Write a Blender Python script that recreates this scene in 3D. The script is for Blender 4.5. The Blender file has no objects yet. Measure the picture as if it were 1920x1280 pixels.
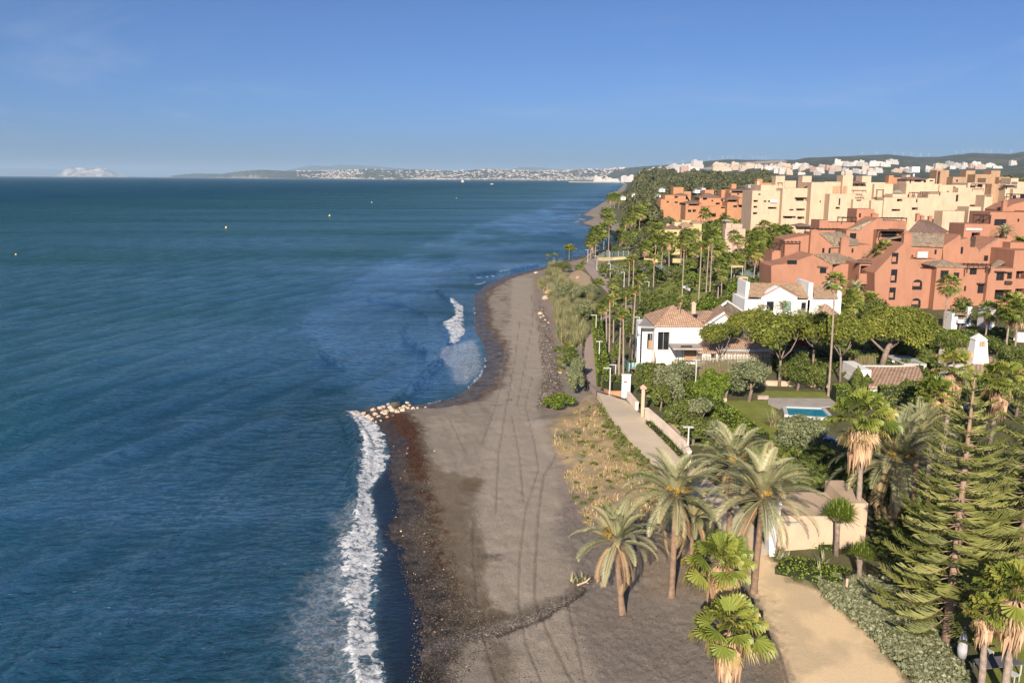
import bpy, math, random
import numpy as np
from mathutils import Matrix, Vector
C = bpy.context.scene.collection
sc = bpy.context.scene
R = math.radians
rnd = random.Random(7)
rng = np.random.default_rng(11)
# ------------------------------------------------------------------ camera
F = 1600.0; CAMH = 30.0; PITCH = math.atan(304.4/F); ROLL = 0.0066
_f = np.array([0, math.cos(PITCH), -math.sin(PITCH)])
_r0 = np.array([1., 0, 0]); _u0 = np.array([0, math.sin(PITCH), math.cos(PITCH)])
_r = math.cos(ROLL)*_r0+math.sin(ROLL)*_u0
_u = -math.sin(ROLL)*_r0+math.cos(ROLL)*_u0
cd = bpy.data.cameras.new('camera'); cam = bpy.data.objects.new('camera', cd); C.objects.link(cam)
cd.sensor_width = 36; cd.lens = 36*F/1920; cd.clip_start = 0.5; cd.clip_end = 200000
M = Matrix([[_r[0], _u[0], -_f[0], 0], [_r[1], _u[1], -_f[1], 0], [_r[2], _u[2], -_f[2], CAMH], [0, 0, 0, 1]])
cam.matrix_world = M
sc.camera = cam
# ------------------------------------------------------------------ world and sun
SUN_ELEV = R(24); SUN_AZ = math.atan2(-.27, -.963)      # direction towards the sun: behind the camera, a little left
world = bpy.data.worlds.new("World"); sc.world = world; world.use_nodes = True
wn = world.node_tree.nodes; wl = world.node_tree.links
bg = wn['Background']; sky = wn.new('ShaderNodeTexSky'); sky.sky_type = 'NISHITA'
sky.sun_disc = False; sky.sun_elevation = SUN_ELEV; sky.sun_rotation = SUN_AZ
sky.altitude = 0; sky.air_density = 0.5; sky.dust_density = 1.55; sky.ozone_density = 7.4
# faint high cirrus, laid out by direction over the whole sky
tc = wn.new('ShaderNodeTexCoord'); mpw = wn.new('ShaderNodeMapping'); mpw.inputs['Rotation'].default_value = (.1, .25, -.5); mpw.inputs['Scale'].default_value = (2.2, 9., 16.); wl.new(tc.outputs['Generated'], mpw.inputs[0])
nw = wn.new('ShaderNodeTexNoise'); nw.inputs['Scale'].default_value = .9; nw.inputs['Detail'].default_value = 7; nw.inputs['Distortion'].default_value = .8; nw.inputs['Roughness'].default_value = .6; wl.new(mpw.outputs[0], nw.inputs['Vector'])
mrw = wn.new('ShaderNodeMapRange'); mrw.inputs[1].default_value = .52; mrw.inputs[2].default_value = .80; mrw.inputs[4].default_value = .20; wl.new(nw.outputs['Fac'], mrw.inputs[0])
mxw = wn.new('ShaderNodeMix'); mxw.data_type = 'RGBA'; wl.new(mrw.outputs[0], mxw.inputs[0]); wl.new(sky.outputs[0], mxw.inputs[6]); mxw.inputs[7].default_value = (5.2, 5.6, 6.2, 1)
wl.new(mxw.outputs[2], bg.inputs['Color']); bg.inputs['Strength'].default_value = 0.070
sd = bpy.data.lights.new('sun', 'SUN'); sd.energy = 5.0; sd.angle = R(0.5); sd.color = (1, .86, .70)
sun = bpy.data.objects.new('sun', sd); C.objects.link(sun)
sv = Vector((math.sin(SUN_AZ)*math.cos(SUN_ELEV), math.cos(SUN_AZ)*math.cos(SUN_ELEV), math.sin(SUN_ELEV)))
sun.rotation_euler = sv.to_track_quat('Z', 'Y').to_euler(); sun.location = (0, -50, 120)
sc.view_settings.view_transform = 'Standard'; sc.view_settings.look = 'None'
sc.view_settings.exposure = 0.8; sc.view_settings.gamma = 1.0
sc.cycles.max_bounces = 5; sc.cycles.diffuse_bounces = 2; sc.cycles.glossy_bounces = 2
sc.cycles.transmission_bounces = 3; sc.cycles.transparent_max_bounces = 8; sc.cycles.volume_bounces = 0
sc.cycles.caustics_reflective = False; sc.cycles.caustics_refractive = False
# ------------------------------------------------------------------ camera geometry helpers (pixels of the 1920x1280 photograph)
def ray(px, py):
    v = _f*F+_r*(px-960)-_u*(py-640)
    return v/np.linalg.norm(v)
def proj(x, y, z):
    z = z-CAMH
    cx = x*_r[0]+y*_r[1]+z*_r[2]; cy = x*_u[0]+y*_u[1]+z*_u[2]; cz = x*_f[0]+y*_f[1]+z*_f[2]
    cz = np.maximum(cz, 1e-3)
    return 960+F*cx/cz, 640-F*cy/cz
def flat(px, py, z=0.):
    d = ray(px, py); t = (z-CAMH)/d[2]
    return np.array([d[0]*t, d[1]*t])
def onY(px, py, Y):                      # point of the ray where it meets the upright plane y = Y
    d = ray(px, py); t = Y/d[1]
    return Vector((d[0]*t, Y, CAMH+d[2]*t))
def azx(px, r):                          # ground point in the direction of a pixel column at distance r
    d = ray(px, 336); a = math.atan2(d[0], d[1])
    return (r*math.sin(a), r*math.cos(a))
# ------------------------------------------------------------------ noise
def _h(ix, iy, s):
    n = (ix.astype(np.int64)*374761393+iy.astype(np.int64)*668265263+s*1442695041) & 0xffffffff
    n = ((n ^ (n >> 13))*1274126177) & 0xffffffff
    return ((n ^ (n >> 16)) & 0xffff)/65535.
def vnoise(x, y, s=0):
    ix = np.floor(x); iy = np.floor(y); fx = x-ix; fy = y-iy
    fx = fx*fx*(3-2*fx); fy = fy*fy*(3-2*fy)
    a = _h(ix, iy, s); b = _h(ix+1, iy, s); c = _h(ix, iy+1, s); d = _h(ix+1, iy+1, s)
    return (a*(1-fx)+b*fx)*(1-fy)+(c*(1-fx)+d*fx)*fy
def fbm(x, y, s=0, o=4):
    t = 0; a = .5; k = 1.
    for i in range(o):
        t = t+a*(vnoise(x*k, y*k, s+i)-.5); a *= .5; k *= 2.03
    return t*2
# ------------------------------------------------------------------ terrain
SHORE_PX = [(765, 1285), (781, 1218), (774, 1156), (760, 1115), (757, 1080), (747, 1032), (716, 1001), (740, 950), (730, 909), (723, 874), (727, 840), (712, 812), (700, 795), (690, 781), (668, 773), (690, 762), (740, 758), (800, 756), (850, 745), (880, 724), (902, 700), (910, 672), (902, 645), (889, 625), (886, 600), (887, 580), (885, 555), (905, 537), (940, 520), (985, 508), (1015, 501), (1050, 490), (1085, 481), (1110, 472), (1150, 466), (1164, 458), (1160, 446), (1148, 436), (1130, 431), (1110, 427), (1088, 421), (1084, 418), (1100, 412), (1108, 408), (1086, 404), (1098, 397), (1115, 390), (1130, 380), (1150, 372), (1140, 366), (1158, 358), (1166, 350), (1170, 346.5)]
sh = [tuple(flat(px, py)) for px, py in SHORE_PX]
x0, y0 = sh[0]
sh = [(x0+2, y0-60), (x0, y0-12)]+sh
sh += [azx(1168, 8000), azx(1164, 12500), azx(1110, 15500), azx(1000, 16000), azx(800, 16500), azx(600, 17500), azx(520, 19000), azx(440, 24000), azx(325, 28000), azx(300, 60000)]
SHN = np.array(sh)
LAND = np.array(sh+[(80000, 60000), (80000, -400), (x0+2, -400)])
def inpoly(x, y, P):
    r = np.zeros(x.shape, bool); n = len(P); j = n-1
    for i in range(n):
        xi, yi = P[i]; xj, yj = P[j]
        if yi != yj:
            c = ((yi > y) != (yj > y)) & (x < (xj-xi)*(y-yi)/(yj-yi)+xi)
            r ^= c
        j = i
    return r
def pdist(x, y, P):
    d = np.full(x.shape, 1e12)
    for i in range(len(P)-1):
        ax, ay = P[i]; bx, by = P[i+1]; dx, dy = bx-ax, by-ay; L = dx*dx+dy*dy
        t = np.clip(((x-ax)*dx+(y-ay)*dy)/L, 0, 1)
        q = (x-ax-t*dx)**2+(y-ay-t*dy)**2
        np.minimum(d, q, out=d)
    return np.sqrt(d)
def sdist(x, y):
    d = pdist(x, y, SHN)
    return np.where(inpoly(x, y, LAND), d, -d)
SKY_PX = [(300, 331.2), (327, 329), (377, 325), (423, 326), (450, 321.7), (493, 318), (573, 321), (640, 320), (671, 319), (697, 316.6), (735, 319), (792, 319), (850, 321), (880, 320), (912, 317), (930, 319), (1000, 321), (1050, 320), (1083, 319), (1138, 317), (1200, 312), (1271, 307.6), (1320, 302), (1356, 299.5), (1424, 301), (1476, 302), (1497, 298), (1560, 295), (1646, 292), (1698, 296.5), (1740, 296), (1800, 289), (1869, 291), (1915, 283.6), (1990, 280), (2300, 276), (3200, 290)]
def terr(x, y):
    x = np.asarray(x, float); y = np.asarray(y, float)
    d = sdist(x, y)
    h = np.interp(d, [-60, -8, 0, 4, 12, 17, 24, 30, 60, 100, 160, 300, 600, 1200, 3000], [-4, -.6, 0, .22, .6, .85, 2.1, 2.7, 3.0, 4.5, 8, 11, 14, 16, 22])
    r = np.hypot(x, y)
    far = np.clip((r-260)/500, 0, 1)*np.clip(d/60, 0, 1)
    h = h+far*(2+3*fbm(x/170., y/170., 5, 3))
    # hills
    az = np.arctan2(x, np.maximum(y, 1)); px = 960+F*np.tan(np.clip(az, -1.2, 1.2))
    rr = np.interp(px, [300, 400, 500, 700, 1000, 1120, 1220, 1300, 1400, 2000], [32000, 27000, 21000, 19500, 18500, 17500, 12000, 9500, 9000, 9000])
    r0 = np.interp(px, [300, 400, 500, 700, 1120, 1200, 1300, 1500, 2000], [28000, 24000, 18500, 17000, 15800, 6000, 3200, 2000, 1700])
    hp = 329.3+.0066*px
    sk = np.interp(px, [p for p, q in SKY_PX], [q for p, q in SKY_PX])
    top = 30+rr*np.sqrt(1+((px-960)/F)**2)**0*(hp-sk)/F/np.cos(PITCH)**0*1.0
    t = np.clip((r*np.cos(az)-r0)/(rr-r0), 0, 1)
    prof = np.interp(t, [0, .1, .35, .6, .8, .93, 1], [0, .03, .17, .42, .68, .92, 1])
    nz = fbm(x/900., y/900., 21, 5)
    env = np.sin(np.pi*t)**.7
    h2 = (top-22)*(prof+.28*nz*env)
    back = np.clip((r*np.cos(az)-rr)/4000, 0, 1)
    h2 = h2*(1-.5*back)
    return np.where(d > 0, h+np.where(d > 0, np.maximum(h2, 0), 0), h)
def gz(x, y):
    return float(terr(np.array([x]), np.array([y]))[0])
_TT = np.exp(np.linspace(math.log(28), math.log(9000), 260))
def at(px, py, dz=0.):                   # where the ray through a pixel meets the land
    d = ray(px, py); hx = math.hypot(d[0], d[1]); t = _TT/hx
    z = terr(d[0]*t, d[1]*t); dif = CAMH+d[2]*t-z; k = np.nonzero(dif < 0)[0]
    if len(k) == 0: k = [len(t)-1]
    k = max(1, k[0]); a, b = t[k-1], t[k]
    w = dif[k-1]/(dif[k-1]-dif[k]) if dif[k] < 0 else 0
    q = a+(b-a)*w
    return Vector((d[0]*q, d[1]*q, gz(d[0]*q, d[1]*q)+dz))
def gp(px, Y):                           # ground point under pixel column px at depth Y
    x = (px-960)/F*Y; return Vector((x, Y, gz(x, Y)))
def hgt(p, py):                           # height above point p of the pixel row py
    return max(.3, onY(float(proj(p.x, p.y, p.z)[0]), py, p.y).z-p.z)
# ------------------------------------------------------------------ materials
def nodes(name):
    m = bpy.data.materials.new(name); m.use_nodes = True
    n = m.node_tree.nodes; b = n['Principled BSDF']; b.inputs['Specular IOR Level'].default_value = .25
    return m, n, m.node_tree.links, b
def _ramp(n, stops):
    r = n.new('ShaderNodeValToRGB'); e = r.color_ramp.elements
    e[0].position, e[0].color = stops[0][0], (*stops[0][1], 1)
    e[1].position, e[1].color = stops[-1][0], (*stops[-1][1], 1)
    for p, c in stops[1:-1]:
        k = e.new(p); k.color = (*c, 1)
    return r
def mat(name, col, rough=.8, vary=.18, scale=1.5, bump=0., bscale=20., spec=.25, metal=0., col2=None):
    m, n, l, b = nodes(name)
    g = n.new('ShaderNodeNewGeometry') ; nz = n.new('ShaderNodeTexNoise'); nz.inputs['Scale'].default_value = scale
    nz.inputs['Detail'].default_value = 6; l.new(g.outputs['Position'], nz.inputs['Vector'])
    c2 = col2 or tuple(min(1, c*(1+vary)) for c in col); c1 = tuple(c*(1-vary) for c in col)
    r = _ramp(n, [(.3, c1), (.7, c2)]); l.new(nz.outputs['Fac'], r.inputs[0]); l.new(r.outputs[0], b.inputs['Base Color'])
    b.inputs['Roughness'].default_value = rough; b.inputs['Specular IOR Level'].default_value = spec; b.inputs['Metallic'].default_value = metal
    if bump:
        n2 = n.new('ShaderNodeTexNoise'); n2.inputs['Scale'].default_value = bscale; n2.inputs['Detail'].default_value = 4
        l.new(g.outputs['Position'], n2.inputs['Vector'])
        bp = n.new('ShaderNodeBump'); bp.inputs['Strength'].default_value = bump; bp.inputs['Distance'].default_value = .05
        l.new(n2.outputs['Fac'], bp.inputs['Height']); l.new(bp.outputs[0], b.inputs['Normal'])
    return m
def leafmat(name, stops, trans=.25, rough=.55, spec=.3):
    """leaf colour runs along the per-leaf 'var' attribute"""
    m, n, l, b = nodes(name); stops = [(p_, tuple(min(.8, k_*(1.2 if trans else 1.)) for k_ in c_)) for p_, c_ in stops]
    a = n.new('ShaderNodeAttribute'); a.attribute_name = 'var'
    oi = n.new('ShaderNodeObjectInfo')
    ad = n.new('ShaderNodeMath'); ad.operation = 'MULTIPLY_ADD'; ad.inputs[1].default_value = .16; ad.inputs[2].default_value = -.08
    l.new(oi.outputs['Random'], ad.inputs[0])
    s = n.new('ShaderNodeMath'); s.operation = 'ADD'; l.new(a.outputs['Fac'], s.inputs[0]); l.new(ad.outputs[0], s.inputs[1])
    r = _ramp(n, stops); l.new(s.outputs[0], r.inputs[0]); l.new(r.outputs[0], b.inputs['Base Color'])
    b.inputs['Roughness'].default_value = rough; b.inputs['Specular IOR Level'].default_value = spec
    if trans:
        t = n.new('ShaderNodeBsdfTranslucent'); l.new(r.outputs[0], t.inputs[0])
        mx = n.new('ShaderNodeMixShader'); mx.inputs[0].default_value = trans
        l.new(b.outputs[0], mx.inputs[1]); l.new(t.outputs[0], mx.inputs[2]); l.new(mx.outputs[0], n['Material Output'].inputs[0])
    return m
# ------------------------------------------------------------------ object helpers
def tag(o, label, cat=None, group=None, kind=None):
    o['label'] = label
    if cat: o['category'] = cat
    if group: o['group'] = group
    if kind: o['kind'] = kind
    return o
def empty(name, loc, rz=0.):
    o = bpy.data.objects.new(name, None); C.objects.link(o); o.location = loc; o.rotation_euler = (0, 0, rz); o.empty_display_size = .3
    return o
def link(name, me, mt=None, parent=None, loc=None, rz=0., scale=None):
    if mt and not me.materials: me.materials.append(mt)
    o = bpy.data.objects.new(name, me); C.objects.link(o)
    if parent: o.parent = parent
    if loc is not None: o.location = loc
    if rz: o.rotation_euler = (0, 0, rz)
    if scale is not None: o.scale = scale
    return o
def npmesh(name, V, Fq, var=None, smooth=False, mt=None):
    V = np.asarray(V, np.float32); Fq = np.asarray(Fq, np.int32); me = bpy.data.meshes.new(name)
    me.vertices.add(len(V)); me.vertices.foreach_set('co', V.ravel())
    k = Fq.shape[1]; me.loops.add(Fq.size); me.loops.foreach_set('vertex_index', Fq.ravel())
    me.polygons.add(len(Fq)); me.polygons.foreach_set('loop_start', np.arange(len(Fq), dtype=np.int32)*k)
    if smooth: me.polygons.foreach_set('use_smooth', np.ones(len(Fq), bool))
    me.update(calc_edges=True)
    if var is not None:
        a = me.attributes.new('var', 'FLOAT', 'POINT'); a.data.foreach_set('value', np.asarray(var, np.float32))
    if mt: me.materials.append(mt)
    return me
class MB:
    """collects boxes, tubes, prisms for one mesh"""
    def __init__(s): s.v = []; s.f = []
    def add(s, vs, fs):
        o = len(s.v); s.v += [tuple(v) for v in vs]; s.f += [tuple(i+o for i in f) for f in fs]; return s
    def box(s, x0, x1, y0, y1, z0, z1):
        return s.add([(x0, y0, z0), (x1, y0, z0), (x1, y1, z0), (x0, y1, z0), (x0, y0, z1), (x1, y0, z1), (x1, y1, z1), (x0, y1, z1)],
                     [(3, 2, 1, 0), (4, 5, 6, 7), (0, 1, 5, 4), (1, 2, 6, 5), (2, 3, 7, 6), (3, 0, 4, 7)])
    def tube(s, pts, rad, n=8, cap=True):
        pts = [Vector(p) for p in pts]; rad = rad if hasattr(rad, '__len__') else [rad]*len(pts); o = len(s.v)
        for i, p in enumerate(pts):
            t = (pts[min(i+1, len(pts)-1)]-pts[max(i-1, 0)]).normalized()
            a = t.cross(Vector((0, 1, 0)) if abs(t.y) < .9 else Vector((1, 0, 0))).normalized(); b = t.cross(a)
            for k in range(n):
                q = 2*math.pi*k/n; s.v.append(tuple(p+(a*math.cos(q)+b*math.sin(q))*rad[i]))
        for i in range(len(pts)-1):
            for k in range(n):
                k2 = (k+1) % n; s.f.append((o+i*n+k, o+i*n+k2, o+(i+1)*n+k2, o+(i+1)*n+k))
        if cap: s.f.append(tuple(o+k for k in range(n))[::-1]); s.f.append(tuple(o+(len(pts)-1)*n+k for k in range(n)))
        return s
    def prism(s, base, z0, z1):
        n = len(base); return s.add([(x, y, z0) for x, y in base]+[(x, y, z1) for x, y in base],
                                    [tuple(range(n))[::-1], tuple(range(n, 2*n))]+[(i, (i+1) % n, n+(i+1) % n, n+i) for i in range(n)])
    def mesh(s, name, smooth=False):
        me = bpy.data.meshes.new(name); me.from_pydata(s.v, [], s.f); me.update()
        if smooth: me.polygons.foreach_set('use_smooth', np.ones(len(s.f), bool))
        return me
    def build(s, name, mt, parent=None, loc=None, smooth=False, **k):
        return link(name, s.mesh(name, smooth), mt, parent, loc, **k)
# ------------------------------------------------------------------ ground sheet
def thetas():
    a = np.arange(-33, 40, .1); return np.radians(np.concatenate([np.arange(-80, -33, 2.), a, np.arange(40, 82, 2.)]))
def radii():
    r = [26.]
    while r[-1] < 300: r.append(r[-1]*1.0042)
    while r[-1] < 12000: r.append(r[-1]*1.011)
    while r[-1] < 62000: r.append(r[-1]*1.03)
    return np.array(r)
TH = thetas(); RA = radii()
def polygrid(keep, TH=TH, RA=RA):
    T, Q = np.meshgrid(TH, RA); x = (Q*np.sin(T)).ravel(); y = (Q*np.cos(T)).ravel()
    d = sdist(x, y); k = keep(d, Q.ravel())
    nt = len(TH); idx = np.arange(len(x)).reshape(T.shape)
    q = np.stack([idx[:-1, :-1], idx[:-1, 1:], idx[1:, 1:], idx[1:, :-1]], -1).reshape(-1, 4)
    q = q[k[q].any(1)]
    u = np.unique(q); mp = np.full(len(x), -1); mp[u] = np.arange(len(u))
    return x[u], y[u], d[u], mp[q][:, ::-1]
def mixc(c, m, k):
    m = m[:, None]; return c*(1-m)+np.array(k)[None]*m
def zone(px, py, P, x, y, amp=6., soft=3, seed=0, sc_=1.2):
    """share of a painted ground zone, its outline roughened by noise"""
    s = np.clip((py-330)/500, .05, 2)
    acc = 0
    for i in range(soft):
        a = px+amp*s*fbm(x*sc_, y*sc_, seed+i*7, 3)*2; b = py+amp*.6*s*fbm(x*sc_+9, y*sc_+4, seed+31+i*7, 3)*2
        acc = acc+inpoly(a, b, P)
    return acc/soft
def stroke(px, py, P, w, x, y, amp=0., seed=3):
    s = np.clip((py-330)/500, .05, 2)
    if amp: px = px+amp*s*fbm(x*.8, y*.8, seed, 3)*2
    d = pdist(px, py, P)
    return np.clip(1.25-d/(w*s), 0, 1)
gx, gy, gd, gq = polygrid(lambda d, r: d > -14)
h = terr(gx, gy)
PX, PY = proj(gx, gy, h)
big = fbm(gx*.18, gy*.18, 1, 4); med = fbm(gx*.9, gy*.9, 2, 4); fin = fbm(gx*4, gy*4, 3, 3)
col = np.zeros((len(gx), 3))+np.array([.262, .226, .184])
strk = fbm(gx*1.1+.25*gy, gy*.10, 6, 4); col *= (1+.18*big+.16*med+.20*strk)[:, None]
near = gd < 2600
# inland soil and planting
inl = np.clip((gd-19-3*med)/2.5, 0, 1)
gard = np.array([.13, .125, .065])
col = mixc(col, inl*.95, gard*1.0)
col = mixc(col, inl*np.clip(.5+2.2*med, 0, 1)*.6, [.085, .10, .038])
# far country
farm = np.clip((np.hypot(gx, gy)-900)/900, 0, 1)*inl
fn = fbm(gx/160, gy/160, 41, 5); fn2 = fbm(gx/45, gy/45, 44, 3)
fcol = mixc(np.zeros((len(gx), 3))+np.array([.050, .060, .038]), np.clip(.35+1.6*fn, 0, 1)*.55, [.125, .12, .08])
fcol = mixc(fcol, np.clip(fn2*2.5-.45, 0, 1)*.4, [.22, .19, .14])
col = col*(1-farm[:, None])+fcol*farm[:, None]
quarry = zone(PX, PY, [(1310, 316), (1340, 311), (1400, 304), (1470, 300), (1478, 303), (1430, 307), (1380, 312), (1330, 319)], gx/300, gy/300, 2)
col = mixc(col, quarry*.8, [.42, .34, .27])
# beach zones
lane = zone(PX, PY, [(960, 520), (1000, 520), (1020, 600), (1020, 680), (1000, 740), (1040, 850), (1060, 960), (1075, 1060), (1090, 1150), (1130, 1290), (930, 1290), (905, 1160), (885, 1050), (900, 960), (905, 860), (925, 760), (935, 690), (955, 600)], gx, gy, 10, 5, 50)
col = mixc(col, lane*.6, [.345, .30, .245])
wetp = zone(PX, PY, [(700, 785), (760, 764), (788, 790), (800, 830), (803, 880), (815, 930), (828, 980), (838, 1030), (855, 1080), (875, 1120), (905, 1165), (945, 1178), (860, 1200), (835, 1290), (700, 1290), (700, 900)], gx, gy, 16, 6, 60, 1.5)
col = mixc(col, wetp*.85, [.105, .085, .068])
wetb = zone(PX, PY, [(795, 850), (830, 880), (868, 893), (905, 898), (900, 925), (884, 950), (884, 1060), (893, 1120), (905, 1160), (850, 1130), (820, 1040), (800, 940)], gx, gy, 12, 5, 70)
col = mixc(col, wetb*.75, [.135, .105, .072])
for P, a, c in [([(884, 960), (900, 1000), (912, 1050), (905, 1100), (930, 1140), (960, 1150), (940, 1170), (900, 1160), (886, 1090)], .7, [.10, .075, .045]),
                ([(905, 1042), (935, 1040), (943, 1044), (925, 1050), (908, 1050)], .85, [.075, .058, .04]),
                ([(905, 1190), (950, 1200), (968, 1230), (955, 1290), (925, 1290), (910, 1240)], .6, [.10, .075, .05]),
                ([(868, 893), (905, 898), (907, 912), (888, 922), (868, 920)], .6, [.11, .08, .045])]:
    col = mixc(col, zone(PX, PY, P, gx, gy, 8, 4, 80)*a, c)
weed = zone(PX, PY, [(702, 786), (752, 770), (784, 800), (782, 822), (800, 860), (800, 900), (775, 905), (755, 850), (730, 838), (712, 812)], gx, gy, 14, 6, 90, 1.6)
col = mixc(col, weed*.85, [.085, .036, .020])
weed2 = stroke(PX, PY, [(735, 905), (790, 925), (815, 960), (822, 1010), (828, 1060), (800, 1080)], 9, gx, gy, 14)*np.clip(.5+med*3, 0, 1)
col = mixc(col, weed2*.8, [.075, .035, .022])
# wet margin and its wavy weed line up the coast
edge = np.clip(1-(gd-.3-1.3*(1+big)-1.3*(PY < 765)-1.4*fbm(gx*.8, gy*.8, 195, 4))/1.2, 0, 1)*(PY > 395)
col = mixc(col, edge*.90, [.070, .058, .048]); col *= (1+edge*1.1*fbm(gx*1.6, gy*1.6, 196, 4))[:, None]
line2 = np.clip(1-np.abs(gd-3.9-1.6*big-.8*med)/1.2, 0, 1)*(PY < 760)*(PY > 470)
col = mixc(col, line2*.85, [.085, .055, .038])
patch = np.clip((fbm(gx*.5, gy*.9, 13, 5)-.12)*6, 0, 1)*(gd > 2)*(gd < 14)*(PX < 960)*(PY < 760)
col = mixc(col, patch*.55, [.12, .095, .075])
dark = zone(PX, PY, [(1040, 975), (1100, 900), (1200, 950), (1290, 1010), (1440, 1100), (1480, 1200), (1505, 1290), (1140, 1290), (1060, 1150), (1095, 1090), (1050, 1040)], gx, gy, 14, 5, 100)
col = mixc(col, dark*.75, [.185, .160, .140])
reddish = zone(PX, PY, [(1030, 760), (1060, 750), (1050, 850), (1065, 900), (1090, 950), (1110, 1000), (1060, 960), (1035, 860)], gx, gy, 12, 5, 110)
col = mixc(col, reddish*.5, [.23, .18, .155])
grass = zone(PX, PY, [(1032, 800), (1060, 765), (1105, 742), (1125, 755), (1150, 790), (1185, 835), (1225, 880), (1250, 930), (1205, 960), (1140, 990), (1100, 950), (1072, 900), (1050, 850), (1035, 830)], gx, gy, 16, 6, 120)
gc = mixc(np.zeros((len(gx), 3))+np.array([.46, .335, .19]), np.clip(.35+2.6*fbm(gx*1.3, gy*1.3, 131, 4), 0, 1)*.45, [.17, .155, .065])
gpat = grass*np.clip(.72+1.1*fbm(gx*.55, gy*.55, 133, 4), .25, .92); col = col*(1-gpat[:, None])+gc*gpat[:, None]
brn = zone(PX, PY, [(1200, 1000), (1280, 1000), (1330, 1080), (1430, 1130), (1470, 1230), (1490, 1290), (1440, 1290), (1400, 1190), (1300, 1120), (1200, 1120)], gx, gy, 16, 5, 140)
col = mixc(col, brn*.6, [.25, .19, .13])
road = zone(PX, PY, [(1400, 1075), (1420, 1035), (1450, 1050), (1475, 1082), (1540, 1112), (1600, 1160), (1650, 1215), (1710, 1300), (1490, 1300), (1460, 1215), (1425, 1130)], gx, gy, 9, 6, 150)
rc = mixc(np.zeros((len(gx), 3))+np.array([.66, .50, .31]), np.clip(fbm(gx*.45, gy*.3, 161, 6)*3.2, 0, 1)*.75, [.46, .365, .24])
col = col*(1-road[:, None])+rc*road[:, None]
lawn = np.maximum.reduce([zone(PX, PY, P, gx, gy, 1.5, 2, 170) for P in (
    [(1330, 752), (1440, 750), (1470, 790), (1480, 830), (1420, 835), (1395, 805)], [(1430, 732), (1560, 735), (1562, 748), (1425, 746)],
    [(1225, 545), (1262, 520), (1330, 512), (1345, 560), (1235, 575)], [(1840, 1190), (1990, 1150), (1990, 1300), (1840, 1300)])])
lc = np.array([.185, .205, .050]); col = col*(1-lawn[:, None])+lc*lawn[:, None]*(1+.25*med[:, None])
straw = zone(PX, PY, [(1058, 522), (1085, 503), (1106, 518), (1114, 545), (1090, 552), (1065, 542)], gx, gy, 6, 4, 190)
col = mixc(col, straw*.85, [.46, .34, .23])
bank = zone(PX, PY, [(1000, 520), (1030, 500), (1050, 560), (1045, 620), (1060, 700), (1060, 745), (1010, 775), (1020, 720), (1015, 640), (1000, 580)], gx, gy, 12, 5, 180)
col = mixc(col, bank*.6, [.215, .185, .165])
col = mixc(col, bank*np.clip(fbm(gx*.8, gy*.8, 183, 4)*4-.5, 0, 1)*.7, [.36, .20, .13])
# channel that drains across the sand
chan = stroke(PX, PY, [(1105, 1092), (1075, 1118), (1030, 1142), (985, 1160), (940, 1178), (890, 1192), (830, 1205), (790, 1225)], 9, gx, gy, 5)
cedge = stroke(PX, PY, [(1105, 1084), (1075, 1108), (1030, 1130), (985, 1146), (935, 1158), (890, 1170)], 7, gx, gy, 8)
col = mixc(col, cedge*.6, [.10, .075, .05]); col = mixc(col, chan*.6, [.21, .19, .175])
cdk = stroke(PX, PY, [(1100, 1102), (1070, 1128), (1030, 1150), (985, 1170), (930, 1190)], 2.2, gx, gy, 5)
col = mixc(col, cdk*.8, [.04, .032, .028])
# tyre tracks and scour lines
tr = 0*gx
for P, w in [([(1003, 830), (1010, 880), (985, 960), (975, 1050), (972, 1120), (985, 1200), (1020, 1290)], 1.4), ([(1045, 850), (1020, 890), (1010, 960), (1005, 1050), (1003, 1120), (1025, 1180), (1080, 1290)], 2.0),
             ([(888, 975), (888, 1060), (896, 1140)], 2.2), ([(905, 1190), (918, 1230), (935, 1290)], 2.0), ([(960, 780), (975, 860), (982, 940)], 1.4),
             ([(945, 700), (930, 760), (905, 830)], 1.6), ([(1010, 640), (1016, 665), (1022, 680)], 2.0), ([(1000, 560), (1008, 600), (1012, 640)], 1.3), ([(845, 790), (860, 820), (875, 850)], 1.2), ([(975, 600), (965, 680), (950, 760), (935, 850), (930, 960)], 1.6), ([(1000, 700), (985, 760), (1005, 840)], 1.3), ([(1120, 1010), (1060, 1110), (1100, 1290)], 1.2), ([(995, 540), (1000, 600), (985, 680), (970, 760)], 1.5)]:
    tr = np.maximum(tr, stroke(PX, PY, P, w*1.15, gx, gy, .35))
col = mixc(col, tr*.5, [.12, .10, .085])  # shadow lying in the ruts painted as darker lines
tl = 0*gx
for P, w in [([(960, 600), (940, 700), (925, 800), (915, 900)], 3), ([(1033, 850), (1012, 900), (998, 980), (990, 1100), (1000, 1190)], 2), ([(940, 880), (945, 1000), (950, 1140)], 2), ([(985, 560), (985, 640), (965, 740)], 4)]:
    tl = np.maximum(tl, stroke(PX, PY, P, w, gx, gy, 4))
col = mixc(col, tl*.4, [.30, .26, .22])
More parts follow.
